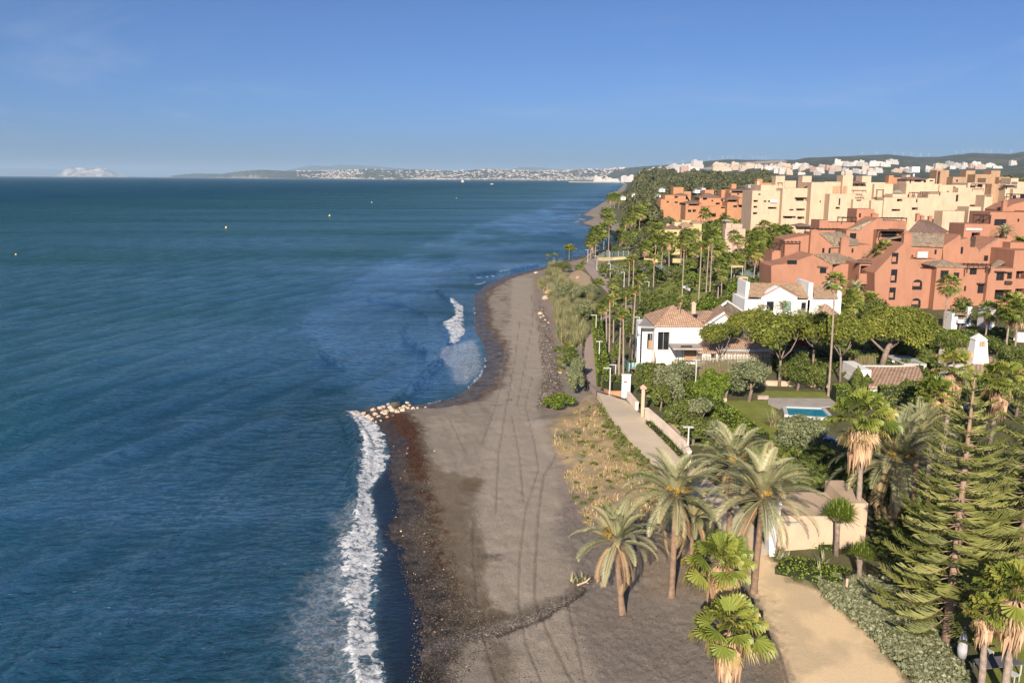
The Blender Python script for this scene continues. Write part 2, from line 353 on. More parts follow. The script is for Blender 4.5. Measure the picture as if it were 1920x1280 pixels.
# relief
flatz = np.maximum(road*.8, lawn)
bump_ = (.10*med*np.clip(gd/6, 0, 1)+.04*fin*np.clip(gd/3, 0, 1))*(near)*(1-.75*inl)
ripple = dark*(.09*np.abs(fbm(gx*2.2, gy*3.2, 201, 3))+.05*fin)
hz = h+bump_*(1-flatz)*.9+ripple-tr*.05-cdk*.12+np.where(wetp > .3, .05*fin, 0)
wet = np.clip(edge+.7*wetp*np.clip(1-(gd-1)/2, 0, 1), 0, 1)
me = npmesh('ground', np.stack([gx, gy, hz], 1), gq, smooth=True)
ca = me.color_attributes.new('col', 'FLOAT_COLOR', 'POINT')
cc = np.ones((len(gx), 4), np.float32); cc[:, :3] = np.clip(col, .01, .9); ca.data.foreach_set('color', cc.ravel())
for nm, vv in (('wet', wet), ('peb', np.clip(wetp+chan+(.4*bank)+.10*dark, 0, 1)), ('soft', np.clip(road*.75+lawn*.6, 0, 1))):
    a = me.attributes.new(nm, 'FLOAT', 'POINT'); a.data.foreach_set('value', vv.astype(np.float32))
m, n, l, b = nodes('ground_sand')
g = n.new('ShaderNodeNewGeometry'); at_ = n.new('ShaderNodeAttribute'); at_.attribute_name = 'col'
def N(kind, **k):
    x = n.new(kind)
    for a_, v_ in k.items(): x.inputs[a_.replace('_', ' ')].default_value = v_
    return x
n1 = N('ShaderNodeTexNoise', Scale=9., Detail=8., Roughness=.7); l.new(g.outputs['Position'], n1.inputs['Vector'])
vo = N('ShaderNodeTexVoronoi', Scale=12.); l.new(g.outputs['Position'], vo.inputs['Vector'])
vo2 = N('ShaderNodeTexVoronoi', Scale=2.6); l.new(g.outputs['Position'], vo2.inputs['Vector'])
mr = n.new('ShaderNodeMapRange'); mr.inputs[1].default_value = .25; mr.inputs[2].default_value = .75; mr.inputs[3].default_value = .68; mr.inputs[4].default_value = 1.32
l.new(n1.outputs['Fac'], mr.inputs[0])
sa = n.new('ShaderNodeAttribute'); sa.attribute_name = 'soft'; mm = n.new('ShaderNodeMix'); l.new(sa.outputs['Fac'], mm.inputs[0]); l.new(mr.outputs[0], mm.inputs[2]); mm.inputs[3].default_value = 1.
mu = n.new('ShaderNodeVectorMath'); mu.operation = 'SCALE'; l.new(at_.outputs['Color'], mu.inputs[0]); l.new(mm.outputs[0], mu.inputs['Scale'])
# pebbles: random cells much lighter or darker
pa = n.new('ShaderNodeAttribute'); pa.attribute_name = 'peb'
sp = n.new('ShaderNodeSeparateColor'); l.new(vo.outputs['Color'], sp.inputs[0])
pr = _ramp(n, [(0, (.5, .48, .46)), (.5, (.85, .83, .8)), (.86, (1.15, 1.12, 1.1)), (1, (2.5, 2.35, 2.2))]); l.new(sp.outputs[0], pr.inputs[0])
pm = n.new('ShaderNodeMix'); pm.data_type = 'RGBA'; pm.blend_type = 'MULTIPLY'; l.new(pa.outputs['Fac'], pm.inputs[0]); l.new(mu.outputs[0], pm.inputs[6]); l.new(pr.outputs[0], pm.inputs[7])
l.new(pm.outputs[2], b.inputs['Base Color'])
wa = n.new('ShaderNodeAttribute'); wa.attribute_name = 'wet'
rm = n.new('ShaderNodeMapRange'); rm.inputs[3].default_value = .95; rm.inputs[4].default_value = .35; l.new(wa.outputs['Fac'], rm.inputs[0]); l.new(rm.outputs[0], b.inputs['Roughness'])
bs = N('ShaderNodeBump', Strength=.9, Distance=.16); l.new(n1.outputs['Fac'], bs.inputs['Height']); iv = n.new('ShaderNodeMapRange'); iv.inputs[3].default_value = .9; iv.inputs[4].default_value = .12; l.new(sa.outputs['Fac'], iv.inputs[0]); l.new(iv.outputs[0], bs.inputs['Strength'])
bs2 = N('ShaderNodeBump', Distance=.10); l.new(pa.outputs['Fac'], bs2.inputs['Strength']); l.new(vo.outputs['Distance'], bs2.inputs['Height']); l.new(bs.outputs[0], bs2.inputs['Normal'])
l.new(bs2.outputs[0], b.inputs['Normal']); b.inputs['Specular IOR Level'].default_value = .12
go = link('ground', me, m); tag(go, 'dark sand beach and land behind it', kind='structure')
# ------------------------------------------------------------------ sea
RS = [26.]
while RS[-1] < 260: RS.append(RS[-1]*1.0050)
while RS[-1] < 3000: RS.append(RS[-1]*1.009)
while RS[-1] < 90000: RS.append(RS[-1]*1.05)
RS = np.array(RS)
THS = np.radians(np.concatenate([np.arange(-86, -40, 1.5), np.arange(-40, 14, .12), np.arange(14, 60, 1.5)]))
x, y, d, q = polygrid(lambda d, r: d < 5, THS, RS)
PX, PY = proj(x, y, 0*x)
def pw(px, py, L, R_):
    """share of a band whose left and right edges are given per row"""
    ys = [a for a, b_ in L]; le = np.interp(py, ys, [b_ for a, b_ in L]); re = np.interp(py, ys, [b_ for a, b_ in R_])
    w = np.maximum(re-le, 1); t = (px-le)/w
    return np.where((py > ys[0]) & (py < ys[-1]), np.clip(np.minimum(t, 1-t)*4+.25, -1, 1), -1), t
f1, t1 = pw(PX, PY, [(771, 645), (777, 648), (790, 662), (805, 675), (828, 682), (852, 677), (881, 673), (919, 671), (953, 671), (995, 655), (1029, 639), (1063, 640), (1098, 637), (1132, 647), (1166, 654), (1201, 640), (1235, 651), (1277, 664), (1400, 680)],
            [(771, 680), (777, 690), (790, 700), (805, 712), (828, 722), (852, 726), (881, 718), (919, 694), (953, 699), (995, 706), (1029, 711), (1063, 702), (1098, 707), (1132, 700), (1166, 699), (1201, 704), (1235, 709), (1277, 719), (1400, 735)])
f2, t2 = pw(PX, PY, [(560, 844), (566, 845), (576, 851), (592, 854), (600, 840), (606, 829), (617, 837), (629, 844), (640, 843), (645, 840)],
            [(560, 850), (566, 858), (576, 870), (592, 869), (600, 868), (606, 868), (617, 873), (629, 868), (640, 860), (645, 850)])
nz = fbm(x*.9, y*.9, 301, 4); nf = fbm(x*3, y*3, 305, 3)
foam = np.maximum(f1*.8+.16+.9*nz+.5*nf, f2*.8+.6*nz+.4*nf)*1.0
foam = np.where((f1 > -1) | (f2 > -1), foam, 0)
sw = zone(PX, PY, [(835, 650), (888, 637), (897, 652), (905, 680), (900, 700), (870, 722), (850, 712), (845, 690), (822, 670)], x, y, 12, 5, 310)
lace = zone(PX, PY, [(545, 1150), (600, 1060), (645, 1010), (665, 1300), (560, 1300), (535, 1200)], x, y, 26, 5, 320)
lace2 = zone(PX, PY, [(620, 960), (675, 940), (660, 1010), (640, 1040)], x, y, 16, 5, 330)
thin = np.clip(sw*.50+lace*.40+lace2*.36+.30*np.clip(1-np.abs(t1-.5)/.95, 0, 1)*(f1 > -1.01)*(PY > 775), 0, 1)
for P, w in [([(936, 509), (948, 506), (959, 504)], 2.3), ([(893, 521), (905, 520), (928, 517)], 1.8), ([(893, 534), (903, 531), (911, 528)], 3.), ([(1078, 417), (1088, 414)], 6), ([(1085, 410), (1097, 412)], 5), ([(996, 497), (1006, 495)], 1.8), ([(1084, 402), (1094, 404)], 4),
             ([(893, 560), (888, 600), (892, 626)], 1.2), ([(700, 765), (745, 757)], 3), ([(852, 747), (800, 758)], 2.2), ([(878, 727), (905, 700), (911, 672)], 3)]:
    foam = np.maximum(foam, stroke(PX, PY, P, w, x, y, 3)*.6)
# swell: long low crests nearly parallel to the beach, bending round the point
warp = 6*fbm(x/60, y/60, 340, 3)
ph = (x*.985-y*.17)+warp
cr = np.sin(2*math.pi*ph/8.5)+.6*np.sin(2*math.pi*(x*.99+y*.1+1.4*warp)/14+1)+.4*np.sin(2*math.pi*(x*.9-y*.43)/6+2)
damp = np.clip(-d/14, .05, 1)*np.clip(1-(np.hypot(x, y)-700)/1500, 0, 1)
z = .17*cr*damp*(.6+fbm(x/40, y/40, 350, 2))
z += .05*fbm(x*.6, y*1.2, 360, 3)*np.clip(-d/3, 0, 1)*(np.hypot(x, y) < 400)
fm = np.clip(foam, 0, 1)
bk = np.clip(1-np.abs(t1-.25)/.6, 0, 1)*(f1 > -1)+np.clip(1-np.abs(t2-.3)/.6, 0, 1)*(f2 > -1)
z += bk*.26+fm*(.08*nz+.10*nf)
# the steep face of the wave that has not broken yet
for P, w, a in [([(648, 778), (658, 800), (668, 840), (664, 900), (664, 960)], 9, .35), ([(738, 752), (768, 730), (800, 700), (820, 680), (842, 655)], 9, .45), ([(755, 620), (768, 640), (795, 655)], 6, .5), ([(645, 690), (600, 660)], 5, .3), ([(820, 545), (845, 565)], 3, .4), ([(930, 508), (880, 515)], 3, .35), ([(1010, 496), (960, 505)], 2.5, .35), ([(690, 560), (760, 570), (800, 590)], 5, .22)]:
    z += a*stroke(PX, PY, P, w, x, y, 3)
z = np.where(d > -1.5, np.minimum(z, .03), z)+.02
me = npmesh('sea', np.stack([x, y, z], 1), q, smooth=True)
for nm, vv in (('foam', np.clip(foam, 0, 1)), ('thin', thin), ('shal', np.clip(1.15+d/34., 0, 1)), ('swash', np.clip((t1-1.02)*6, 0, 1)*(PY > 790)*(PX > 660)*np.clip(1+d/9, 0, 1)), ('calm', np.clip(zone(PX, PY, [(640, 720), (560, 600), (700, 500), (900, 420), (1060, 380), (1180, 400), (1100, 480), (930, 530), (900, 640), (860, 740), (700, 770)], x/3, y/3, 60, 6, 380)+.0, 0, 1)*(.55+fbm(x/14, y/30, 391, 4))), ('mid', np.interp(-d+6*fbm(x/25, y/25, 371, 3), [22, 60, 220, 800], [0, 1, 1, .12])), ('chop', np.clip(np.log(np.maximum(-d, 1)/55)/np.log(12), 0, 1))):
    a = me.attributes.new(nm, 'FLOAT', 'POINT'); a.data.foreach_set('value', vv.astype(np.float32))
m, n, l, b = nodes('sea_water')
g = n.new('ShaderNodeNewGeometry')
def TN(scale, vec, detail=4, sx=1, sy=1, rz=0, dist=0, rough=.5):
    mp = n.new('ShaderNodeMapping'); mp.inputs['Scale'].default_value = (sx, sy, 1); mp.inputs['Rotation'].default_value = (0, 0, rz); l.new(vec, mp.inputs[0])
    t = n.new('ShaderNodeTexNoise'); t.inputs['Scale'].default_value = scale; t.inputs['Detail'].default_value = detail; t.inputs['Distortion'].default_value = dist; t.inputs['Roughness'].default_value = rough
    l.new(mp.outputs[0], t.inputs['Vector']); return t
pos = g.outputs['Position']
def attr(nm):
    a = n.new('ShaderNodeAttribute'); a.attribute_name = nm; return a.outputs['Fac']
def math_(op, a, c=None, e=None):
    q_ = n.new('ShaderNodeMath'); q_.operation = op
    for i, v_ in enumerate((a, c, e)):
        if v_ is None: continue
        if isinstance(v_, (int, float)): q_.inputs[i].default_value = v_
        else: l.new(v_, q_.inputs[i])
    return q_.outputs[0]
w0 = TN(.9, pos, 3, 1.0, 2.2, R(-6), .4); w1 = TN(2.6, pos, 4, .8, 1.5, R(8), .6); w2 = TN(.12, pos, 3, 1.4, .35, R(8), .6); w3 = TN(.02, pos, 4, 1, .5, 0, .6)
hsum = math_('ADD', math_('MULTIPLY', w0.outputs['Fac'], .55), math_('MULTIPLY', w1.outputs['Fac'], .22))
hsum = math_('ADD', hsum, math_('MULTIPLY', w2.outputs['Fac'], 2.4))
bp = n.new('ShaderNodeBump'); l.new(math_('SUBTRACT', 1., math_('MULTIPLY', attr('swash'), .8)), bp.inputs['Strength']); bp.inputs['Distance'].default_value = 1.05; l.new(hsum, bp.inputs['Height'])
deep = _ramp(n, [(.35, (.004, .046, .094)), (.65, (.007, .064, .118))]); l.new(w3.outputs['Fac'], deep.inputs[0])
md = n.new('ShaderNodeMix'); md.data_type = 'RGBA'; l.new(attr('mid'), md.inputs[0]); l.new(deep.outputs[0], md.inputs[6]); md.inputs[7].default_value = (.018, .080, .100, 1)
shc = n.new('ShaderNodeMix'); shc.data_type = 'RGBA'; l.new(math_('MULTIPLY', attr('shal'), .9), shc.inputs[0]); l.new(md.outputs[2], shc.inputs[6]); shc.inputs[7].default_value = (.006, .033, .034, 1)
n.remove(b); df = n.new('ShaderNodeBsdfDiffuse'); sx = n.new('ShaderNodeMix'); sx.data_type = 'RGBA'; l.new(attr('swash'), sx.inputs[0]); l.new(shc.outputs[2], sx.inputs[6]); sx.inputs[7].default_value = (.012, .014, .018, 1); l.new(sx.outputs[2], df.inputs['Color']); gl = n.new('ShaderNodeBsdfGlossy'); gl.inputs['Roughness'].default_value = .12; gl.inputs['Color'].default_value = (.80, .95, 1, 1)
fr = n.new('ShaderNodeFresnel'); fr.inputs['IOR'].default_value = 1.33
for q_ in (df, gl, fr): l.new(bp.outputs[0], q_.inputs['Normal'])
w4 = TN(.035, pos, 5, .55, 1.6, R(-14), 1.4, .6); w5 = TN(.0035, pos, 5, .5, 2.2, R(8), 1.2, .65)
wind = math_('ADD', math_('MULTIPLY', math_('SUBTRACT', w4.outputs['Fac'], .5), 1.5), math_('MULTIPLY', math_('SUBTRACT', w5.outputs['Fac'], .5), 3.4))
base_ = math_('MULTIPLY', math_('MINIMUM', math_('MULTIPLY', fr.outputs[0], .50), .42), math_('SUBTRACT', 1., math_('MULTIPLY', attr('chop'), .84)))
gf = math_('ADD', math_('MULTIPLY', base_, math_('MAXIMUM', math_('ADD', wind, 1.), .35)), math_('MULTIPLY', attr('calm'), math_('ADD', math_('MULTIPLY', fr.outputs[0], .35), .01)))
b = n.new('ShaderNodeMixShader'); l.new(math_('MULTIPLY', gf, math_('SUBTRACT', 1., math_('MULTIPLY', attr('swash'), .72))), b.inputs[0]); l.new(df.outputs[0], b.inputs[1]); l.new(gl.outputs[0], b.inputs[2])
# foam: broken bubbles over the water
fb = n.new('ShaderNodeBsdfPrincipled'); fb.inputs['Roughness'].default_value = .9
fn_ = TN(1.7, pos, 10, 1, 1, 0, .9, .72); fc = _ramp(n, [(.3, (.34, .40, .44)), (.46, (.58, .61, .63)), (.60, (.82, .83, .83))]); l.new(fn_.outputs['Fac'], fc.inputs[0]); l.new(fc.outputs[0], fb.inputs['Base Color'])
fbp = n.new('ShaderNodeBump'); fbp.inputs['Strength'].default_value = .9; fbp.inputs['Distance'].default_value = .25; l.new(fn_.outputs['Fac'], fbp.inputs['Height']); l.new(fbp.outputs[0], fb.inputs['Normal'])
fv = n.new('ShaderNodeMapRange'); fv.inputs[1].default_value = .30; fv.inputs[2].default_value = .62; fv.inputs[4].default_value = .93; l.new(math_('MULTIPLY', math_('MINIMUM', math_('MULTIPLY', attr('foam'), 4.), 1.), math_('ADD', math_('MULTIPLY', attr('foam'), .55), math_('MULTIPLY', math_('SUBTRACT', fn_.outputs['Fac'], .44), 2.6))), fv.inputs[0])
lc_ = n.new('ShaderNodeTexVoronoi'); lc_.feature = 'DISTANCE_TO_EDGE'; lc_.inputs['Scale'].default_value = 1.3
wv = n.new('ShaderNodeVectorMath'); wv.operation = 'ADD'; wsc = n.new('ShaderNodeVectorMath'); wsc.operation = 'SCALE'; wsc.inputs['Scale'].default_value = 1.4; l.new(w1.outputs['Color'], wsc.inputs[0]); l.new(pos, wv.inputs[0]); l.new(wsc.outputs[0], wv.inputs[1]); l.new(wv.outputs[0], lc_.inputs['Vector'])
lf = n.new('ShaderNodeMapRange'); lf.inputs[1].default_value = .16; lf.inputs[2].default_value = .0; l.new(lc_.outputs['Distance'], lf.inputs[0])
thn = math_('MULTIPLY', attr('thin'), math_('ADD', math_('MULTIPLY', lf.outputs[0], math_('MULTIPLY', fn_.outputs['Fac'], .9)), math_('MULTIPLY', attr('thin'), math_('MULTIPLY', fn_.outputs['Fac'], 1.15))))
fac = math_('MINIMUM', math_('MAXIMUM', fv.outputs[0], thn), 1.)
mx = n.new('ShaderNodeMixShader'); l.new(fac, mx.inputs[0]); l.new(b.outputs[0], mx.inputs[1]); l.new(fb.outputs[0], mx.inputs[2]); l.new(mx.outputs[0], n['Material Output'].inputs[0])
so = link('sea', me, m); tag(so, 'blue sea with low swell breaking white on the beach', kind='structure')
# ------------------------------------------------------------------ distant relief
def ridge(name, label, pts, Y, depth, mt, seed, rgh=.25, foot=4):
    """a range whose skyline runs through the pixel points, with real depth"""
    n_ = 260; px = np.linspace(pts[0][0], pts[-1][0], n_); sk = np.interp(px, [p for p, q_ in pts], [q_ for p, q_ in pts])
    sk = sk+fbm(px/6., px*0+seed, seed, 3)*rgh*2
    m_ = 22; V = []
    top = CAMH+Y*(329.3+.0066*px-sk)/F
    for j in range(m_):
        t = j/(m_-1); prof = math.sin(math.pi*t*.5)**1.3 if t <= .7 else math.cos((t-.7)/.3*math.pi/2)*math.sin(math.pi*.35)**1.3
        prof /= math.sin(math.pi*.35)**1.3
        yy = Y-depth*.7+depth*t; xx = (px-960)/F*Y*(1+(t-.7)*depth/Y*.2)
        z_ = (top+foot)*prof*(1+.35*fbm(xx/(depth*.2), xx*0+yy/(depth*.2), seed+3, 4)*math.sin(math.pi*min(1, t/.7)))-foot
        V.append(np.stack([xx, xx*0+yy, z_], 1))
    V = np.concatenate(V); idx = np.arange(n_*m_).reshape(m_, n_)
    Q = np.stack([idx[:-1, :-1], idx[:-1, 1:], idx[1:, 1:], idx[1:, :-1]], -1).reshape(-1, 4)
    o = link(name, npmesh(name, V, Q, smooth=True), mt); tag(o, label, kind='structure'); return o
mh = mat('far_hill', (.10, .115, .09), scale=.0006, vary=.4)
ridge('hills', 'blue mountains far beyond the bay', [(520, 331), (547, 319), (587, 311), (620, 312.5), (646, 310), (704, 312), (741, 316), (800, 318), (846, 321), (880, 334)], 46000, 9000, mh, 5)
ridge('hills', 'low blue summit far behind the bay', [(920, 335), (963, 317), (974, 314), (1018, 315), (1032, 317), (1070, 320), (1090, 336)], 46000, 6000, mh, 8)
ridge('hills', 'faint coast across the strait behind the great rock', [(-200, 320), (-60, 314.5), (20, 316), (110, 318), (160, 326), (175, 331)], 70000, 6000, mh, 12)
mr_ = mat('limestone', (.17, .16, .155), scale=.004, vary=.3, col2=(.62, .58, .54))
ridge('rock', 'pale limestone promontory rising from the sea on the horizon', [(112, 331.3), (124, 329), (132, 326), (141, 315), (147, 313.2), (160, 314.5), (172, 316), (180, 317), (190, 314.5), (204, 313.4), (212, 316.5), (222, 322), (234, 327), (246, 329.5), (262, 331.3)], 38000, 1600, mr_, 15, .5)
# ------------------------------------------------------------------ plants: mesh makers (cached, shared by copies)
class Q:
    """quads with a per-point 'var' value"""
    def __init__(s): s.V = []; s.F = []; s.c = []; s.n = 0
    def quad(s, a, b, c, d, var): s.V += [a, b, c, d]; s.F.append((s.n, s.n+1, s.n+2, s.n+3)); s.c += [var]*4; s.n += 4
    def arr(s, V, var):
        k = len(V)//4; s.V += [tuple(v) for v in V]; s.F += [(s.n+4*i, s.n+4*i+1, s.n+4*i+2, s.n+4*i+3) for i in range(k)]; s.c += list(var); s.n += len(V)
    def mesh(s, name, mt): return npmesh(name, np.array([tuple(v) for v in s.V]), np.array(s.F), s.c, mt=mt)
def V3(*a): return Vector(a)
def polar(az, el): return V3(math.cos(az)*math.cos(el), math.sin(az)*math.cos(el), math.sin(el))
M_fan = leafmat('fan_leaf', [(0, (.055, .090, .017)), (.35, (.115, .155, .026)), (.62, (.195, .230, .044)), (.80, (.26, .24, .055)), (.9, (.36, .26, .12)), (1, (.42, .29, .17))], .3, .45, .4)
M_skirt = leafmat('dry_leaf', [(0, (.20, .12, .07)), (.5, (.36, .23, .14)), (1, (.50, .34, .22))], .2, .8)
M_date = leafmat('date_leaf', [(0, (.115, .13, .055)), (.4, (.235, .240, .125)), (.75, (.36, .345, .195)), (.88, (.33, .27, .13)), (1, (.33, .22, .12))], .2, .5, .35)
M_pine = leafmat('pine_leaf', [(0, (.055, .070, .014)), (.5, (.145, .165, .026)), (1, (.27, .27, .055))], .25, .6)
M_olive = leafmat('olive_leaf', [(0, (.08, .10, .045)), (.5, (.165, .185, .092)), (1, (.26, .265, .15))], .2, .6)
M_leaf = leafmat('broad_leaf', [(0, (.045, .065, .017)), (.5, (.112, .140, .031)), (1, (.225, .24, .062))], .3, .5)
M_hedge = leafmat('hedge_leaf', [(0, (.055, .085, .012)), (.5, (.115, .165, .020)), (1, (.20, .245, .038))], .25, .5)
M_wood = leafmat('wood_leaf', [(0, (.035, .042, .018)), (.5, (.080, .088, .040)), (1, (.15, .145, .075))], .15, .7)
M_straw = leafmat('dry_grass_leaf', [(0, (.20, .17, .07)), (.4, (.40, .30, .15)), (1, (.58, .44, .26))], .2, .8)
M_reed = leafmat('reed_leaf', [(0, (.075, .105, .045)), (.4, (.155, .175, .075)), (.7, (.29, .265, .135)), (1, (.42, .34, .19))], .2, .6)
M_arau = leafmat('araucaria_leaf', [(0, (.060, .075, .018)), (.5, (.150, .162, .040)), (1, (.27, .26, .085))], .2, .6)
M_succ = leafmat('succulent_leaf', [(0, (.085, .095, .045)), (.5, (.19, .20, .115)), (1, (.33, .33, .22))], .1, .5)
M_trunk = mat('palm_bark', (.20, .135, .095), .9, .3, 3., .8, 14.)
M_trunkg = mat('grey_palm_bark', (.27, .215, .175), .9, .25, 4., .8, 14.)
M_bark = mat('pine_bark', (.20, .155, .125), .9, .3, 3., .8, 10.)
M_barkr = mat('araucaria_bark', (.27, .185, .13), .9, .25, 3., .6, 12.)
M_fresh = mat('cut_boot_bark', (.42, .19, .10), .8, .2, 5., .5, 16.)
M_fruit = leafmat('fruit_stalk', [(0, (.22, .13, .03)), (1, (.38, .25, .06))], .2, .6)

def fan_leaf(q, base, d, petiole, size, var, r, droop=.35, nseg=15, spread=2.0, jn=.58):
    d = d.normalized(); side = d.cross(V3(0, 0, 1))
    side = side.normalized() if side.length > 1e-3 else V3(1, 0, 0); nrm = side.cross(d).normalized()
    hub = base+d*petiole+V3(0, 0, -.12*petiole*petiole)
    w = .035; q.quad(base-side*w, base+side*w, hub+side*w*.6, hub-side*w*.6, min(1, var+.22))
    tilt = r.uniform(-.25, .25); d2 = (d+V3(0, 0, -.25)).normalized()
    for k in range(nseg):
        a0 = (k/nseg-.5)*2*spread; a1 = ((k+1)/nseg-.5)*2*spread; am = (a0+a1)/2; L = size*(1-.22*abs(am)/spread)*r.uniform(.93, 1.05)
        up = (.06 if k % 2 else -.06)*size
        def P(a, rr, h): return hub+(d2*math.cos(a)+side*math.sin(a))*rr+nrm*(h+tilt*rr*math.sin(a)-.10*rr*abs(math.sin(a)))
        v = var+r.uniform(-.06, .06)
        m0, m1 = P(a0, L*jn, up*.6), P(a1, L*jn, -up*.6)
        q.quad(hub, m0, P(am, L*(jn+.02), up), m1, v)
        tip = P(am+r.uniform(-.04, .04), L, 0)+V3(0, 0, -droop*size*r.uniform(.5, 1.2))
        aw = (a1-a0)*.30
        q.quad(P(am-aw, L*(jn-.01), up*.5), P(am-aw*.5, L*(jn+.22), 0)+V3(0, 0, -droop*size*.15), tip, P(am+aw, L*(jn-.01), up*.5), v+.05)
def fan_crown(seed, n=34, dry=5, size=1.0, pet=1.25, low=-35):
    r = random.Random(seed); q = Q()
    for i in range(n):
        t = i/n; el = R(82-(82-low)*t**.85+r.uniform(-6, 6)); az = i*2.39996+r.uniform(-.2, .2)
        fan_leaf(q, V3(0, 0, .1+.35*(1-t)), polar(az, el), pet*r.uniform(.8, 1.15)*(.75+.4*t), size*r.uniform(.85, 1.1), r.uniform(.15, .72), r)
    for i in range(dry):
        az = r.uniform(0, 6.28); fan_leaf(q, V3(0, 0, 0), polar(az, R(r.uniform(-55, -25))), pet*.9, size*.85, r.uniform(.75, 1), r, .5)
    return q.mesh('fan_crown', M_fan)
def near_crown(seed, n=24, dry=7):
    r = random.Random(seed); q = Q()
    for i in range(n):
        t = i/n; el = R(80-92*t**1.0+r.uniform(-12, 12)); az = i*2.39996+r.uniform(-.35, .35)
        fan_leaf(q, V3(0, 0, .1+.3*(1-t)), polar(az, el), r.uniform(.9, 1.35)*(.7+.4*t), r.uniform(.95, 1.2), r.uniform(.35, .80), r, .16+.25*t, 20, 1.75, .74)
    for i in range(dry):
        az = r.uniform(0, 6.28); fan_leaf(q, V3(0, 0, 0), polar(az, R(r.uniform(-60, -15))), 1., .9, r.uniform(.82, 1), r, .5, 14, 1.5, .5)
    return q.mesh('fan_crown', M_fan)
def skirt_mesh(seed, length=1.6, rad=.55, n=46):
    r = random.Random(seed); q = Q()
    for i in range(n):
        az = r.uniform(0, 6.28); z0 = -r.uniform(.0, length*.75); o = polar(az, 0)
        rr = rad*r.uniform(.6, 1.15)*(1-.35*abs(z0)/length); s = polar(az+math.pi/2, 0); w = r.uniform(.14, .3); L = r.uniform(.6, 1.1)
        a = o*.16+V3(0, 0, z0); m_ = o*rr+V3(0, 0, z0-.25)
        for k in range(3):
            ss = s*w*(k-1)*.7
            q.quad(a, m_-s*w*.35+ss, m_+ss*1.5+V3(0, 0, -L*r.uniform(.75, 1.1))-o*.1, m_+s*w*.35+ss, r.uniform(0, 1))
    return q.mesh('skirt', M_skirt)
def trunk_mesh(r0, r1, lean=0., mt=None, n=9, flare=1.25, seed=1):
    r = random.Random(seed); m = MB(); pts = []; rr = []
    for i in range(15):
        t = i/14; pts.append((lean*math.sin(t*1.5)*t, lean*.3*t*t, t)); rr.append((r0*(1-t)+r1*t)*(1+(flare-1)*math.exp(-t*18))*r.uniform(.94, 1.06))
    # built one unit tall, scaled along z by each copy
    vs = []; o = 0
    for i, p in enumerate(pts):
        for k in range(n): a = 2*math.pi*k/n; m.v.append((p[0]+rr[i]*math.cos(a), p[1]+rr[i]*math.sin(a), p[2]))
    for i in range(14):
        for k in range(n): k2 = (k+1) % n; m.f.append((i*n+k, i*n+k2, (i+1)*n+k2, (i+1)*n+k))
    me = m.mesh('trunk', True)
    if mt: me.materials.append(mt)
    return me
def date_crown(seed, n=58, L=3.3, low=-35, pairs=40, droopy=.58, dead=4, gap=0):
    r = random.Random(seed); q = Q()
    for i in range(n+dead):
        dd = i >= n; t = i/n; el0 = R(80-(80-low)*t**1.15+r.uniform(-10, 10)) if not dd else R(r.uniform(-70, -35)); az = i*2.39996+r.uniform(-.25, .25)
        ln = L*r.uniform(.80, 1.08)*(.80+.25*min(1, t)); v = r.uniform(.10, .78) if not dd else r.uniform(.9, 1)
        p = V3(0, 0, .2*(1-min(1, t)))+polar(az, 0)*.12; h = polar(az, 0); side = polar(az+math.pi/2, 0); N_ = 12; el = el0; pts = [p]
        twist = r.uniform(-.35, .35)
        for k in range(N_):
            el -= droopy*(1.0+.5*math.cos(el0))*(k/N_)*.26*r.uniform(.8, 1.2); p = p+(h*math.cos(el)+V3(0, 0, 1)*math.sin(el)+side*twist*.12*k/N_)*ln/N_; pts.append(p)
        for k in range(N_):
            w = .045*(1-k/N_)+.012; q.quad(pts[k]-side*w, pts[k]+side*w, pts[k+1]+side*w*.9, pts[k+1]-side*w*.9, min(1, v+.25))
        for k in range(pairs):
            u = .13+.87*k/pairs; f_ = u*N_; j = min(N_-1, int(f_)); c = pts[j].lerp(pts[j+1], f_-j); tg = (pts[j+1]-pts[j]).normalized(); nu = side.cross(tg)
            ll = .58*math.sin(math.pi*min(1, .18+.8*u))**.7*r.uniform(.85, 1.1)*L/3.3
            for s_ in (-1, 1):
                dr = (side*s_*.72+tg*.75+nu*(-.42 if nu.z < 0 else .42)+V3(0, 0, -.12)).normalized(); w = tg*.034
                e = c+dr*ll+V3(0, 0, -.10*ll); md = c+dr*ll*.5
                q.quad(c-w*.6, md-w, e, md+w, max(0, min(1, v+r.uniform(-.10, .10))))
    return q.mesh('date_crown', M_date)
def fruit_mesh(seed, n=9):
    r = random.Random(seed); q = Q()
    for i in range(n):
        az = r.uniform(0, 6.28)
        for k in range(16):
            a2 = az+r.uniform(-.2, .2); s = polar(a2+1.57, 0)*.02; p0 = polar(a2, 0)*.25+V3(0, 0, .25); p1 = p0+polar(a2, R(55))*r.uniform(.5, .8); p2 = p1+polar(a2, R(-25))*r.uniform(.2, .45)
            q.quad(p0-s, p0+s, p1+s*2, p1-s*2, r.random()); q.quad(p1-s*2, p1+s*2, p2+s, p2-s, r.random())
    return q.mesh('fruit_stalk', M_fruit)
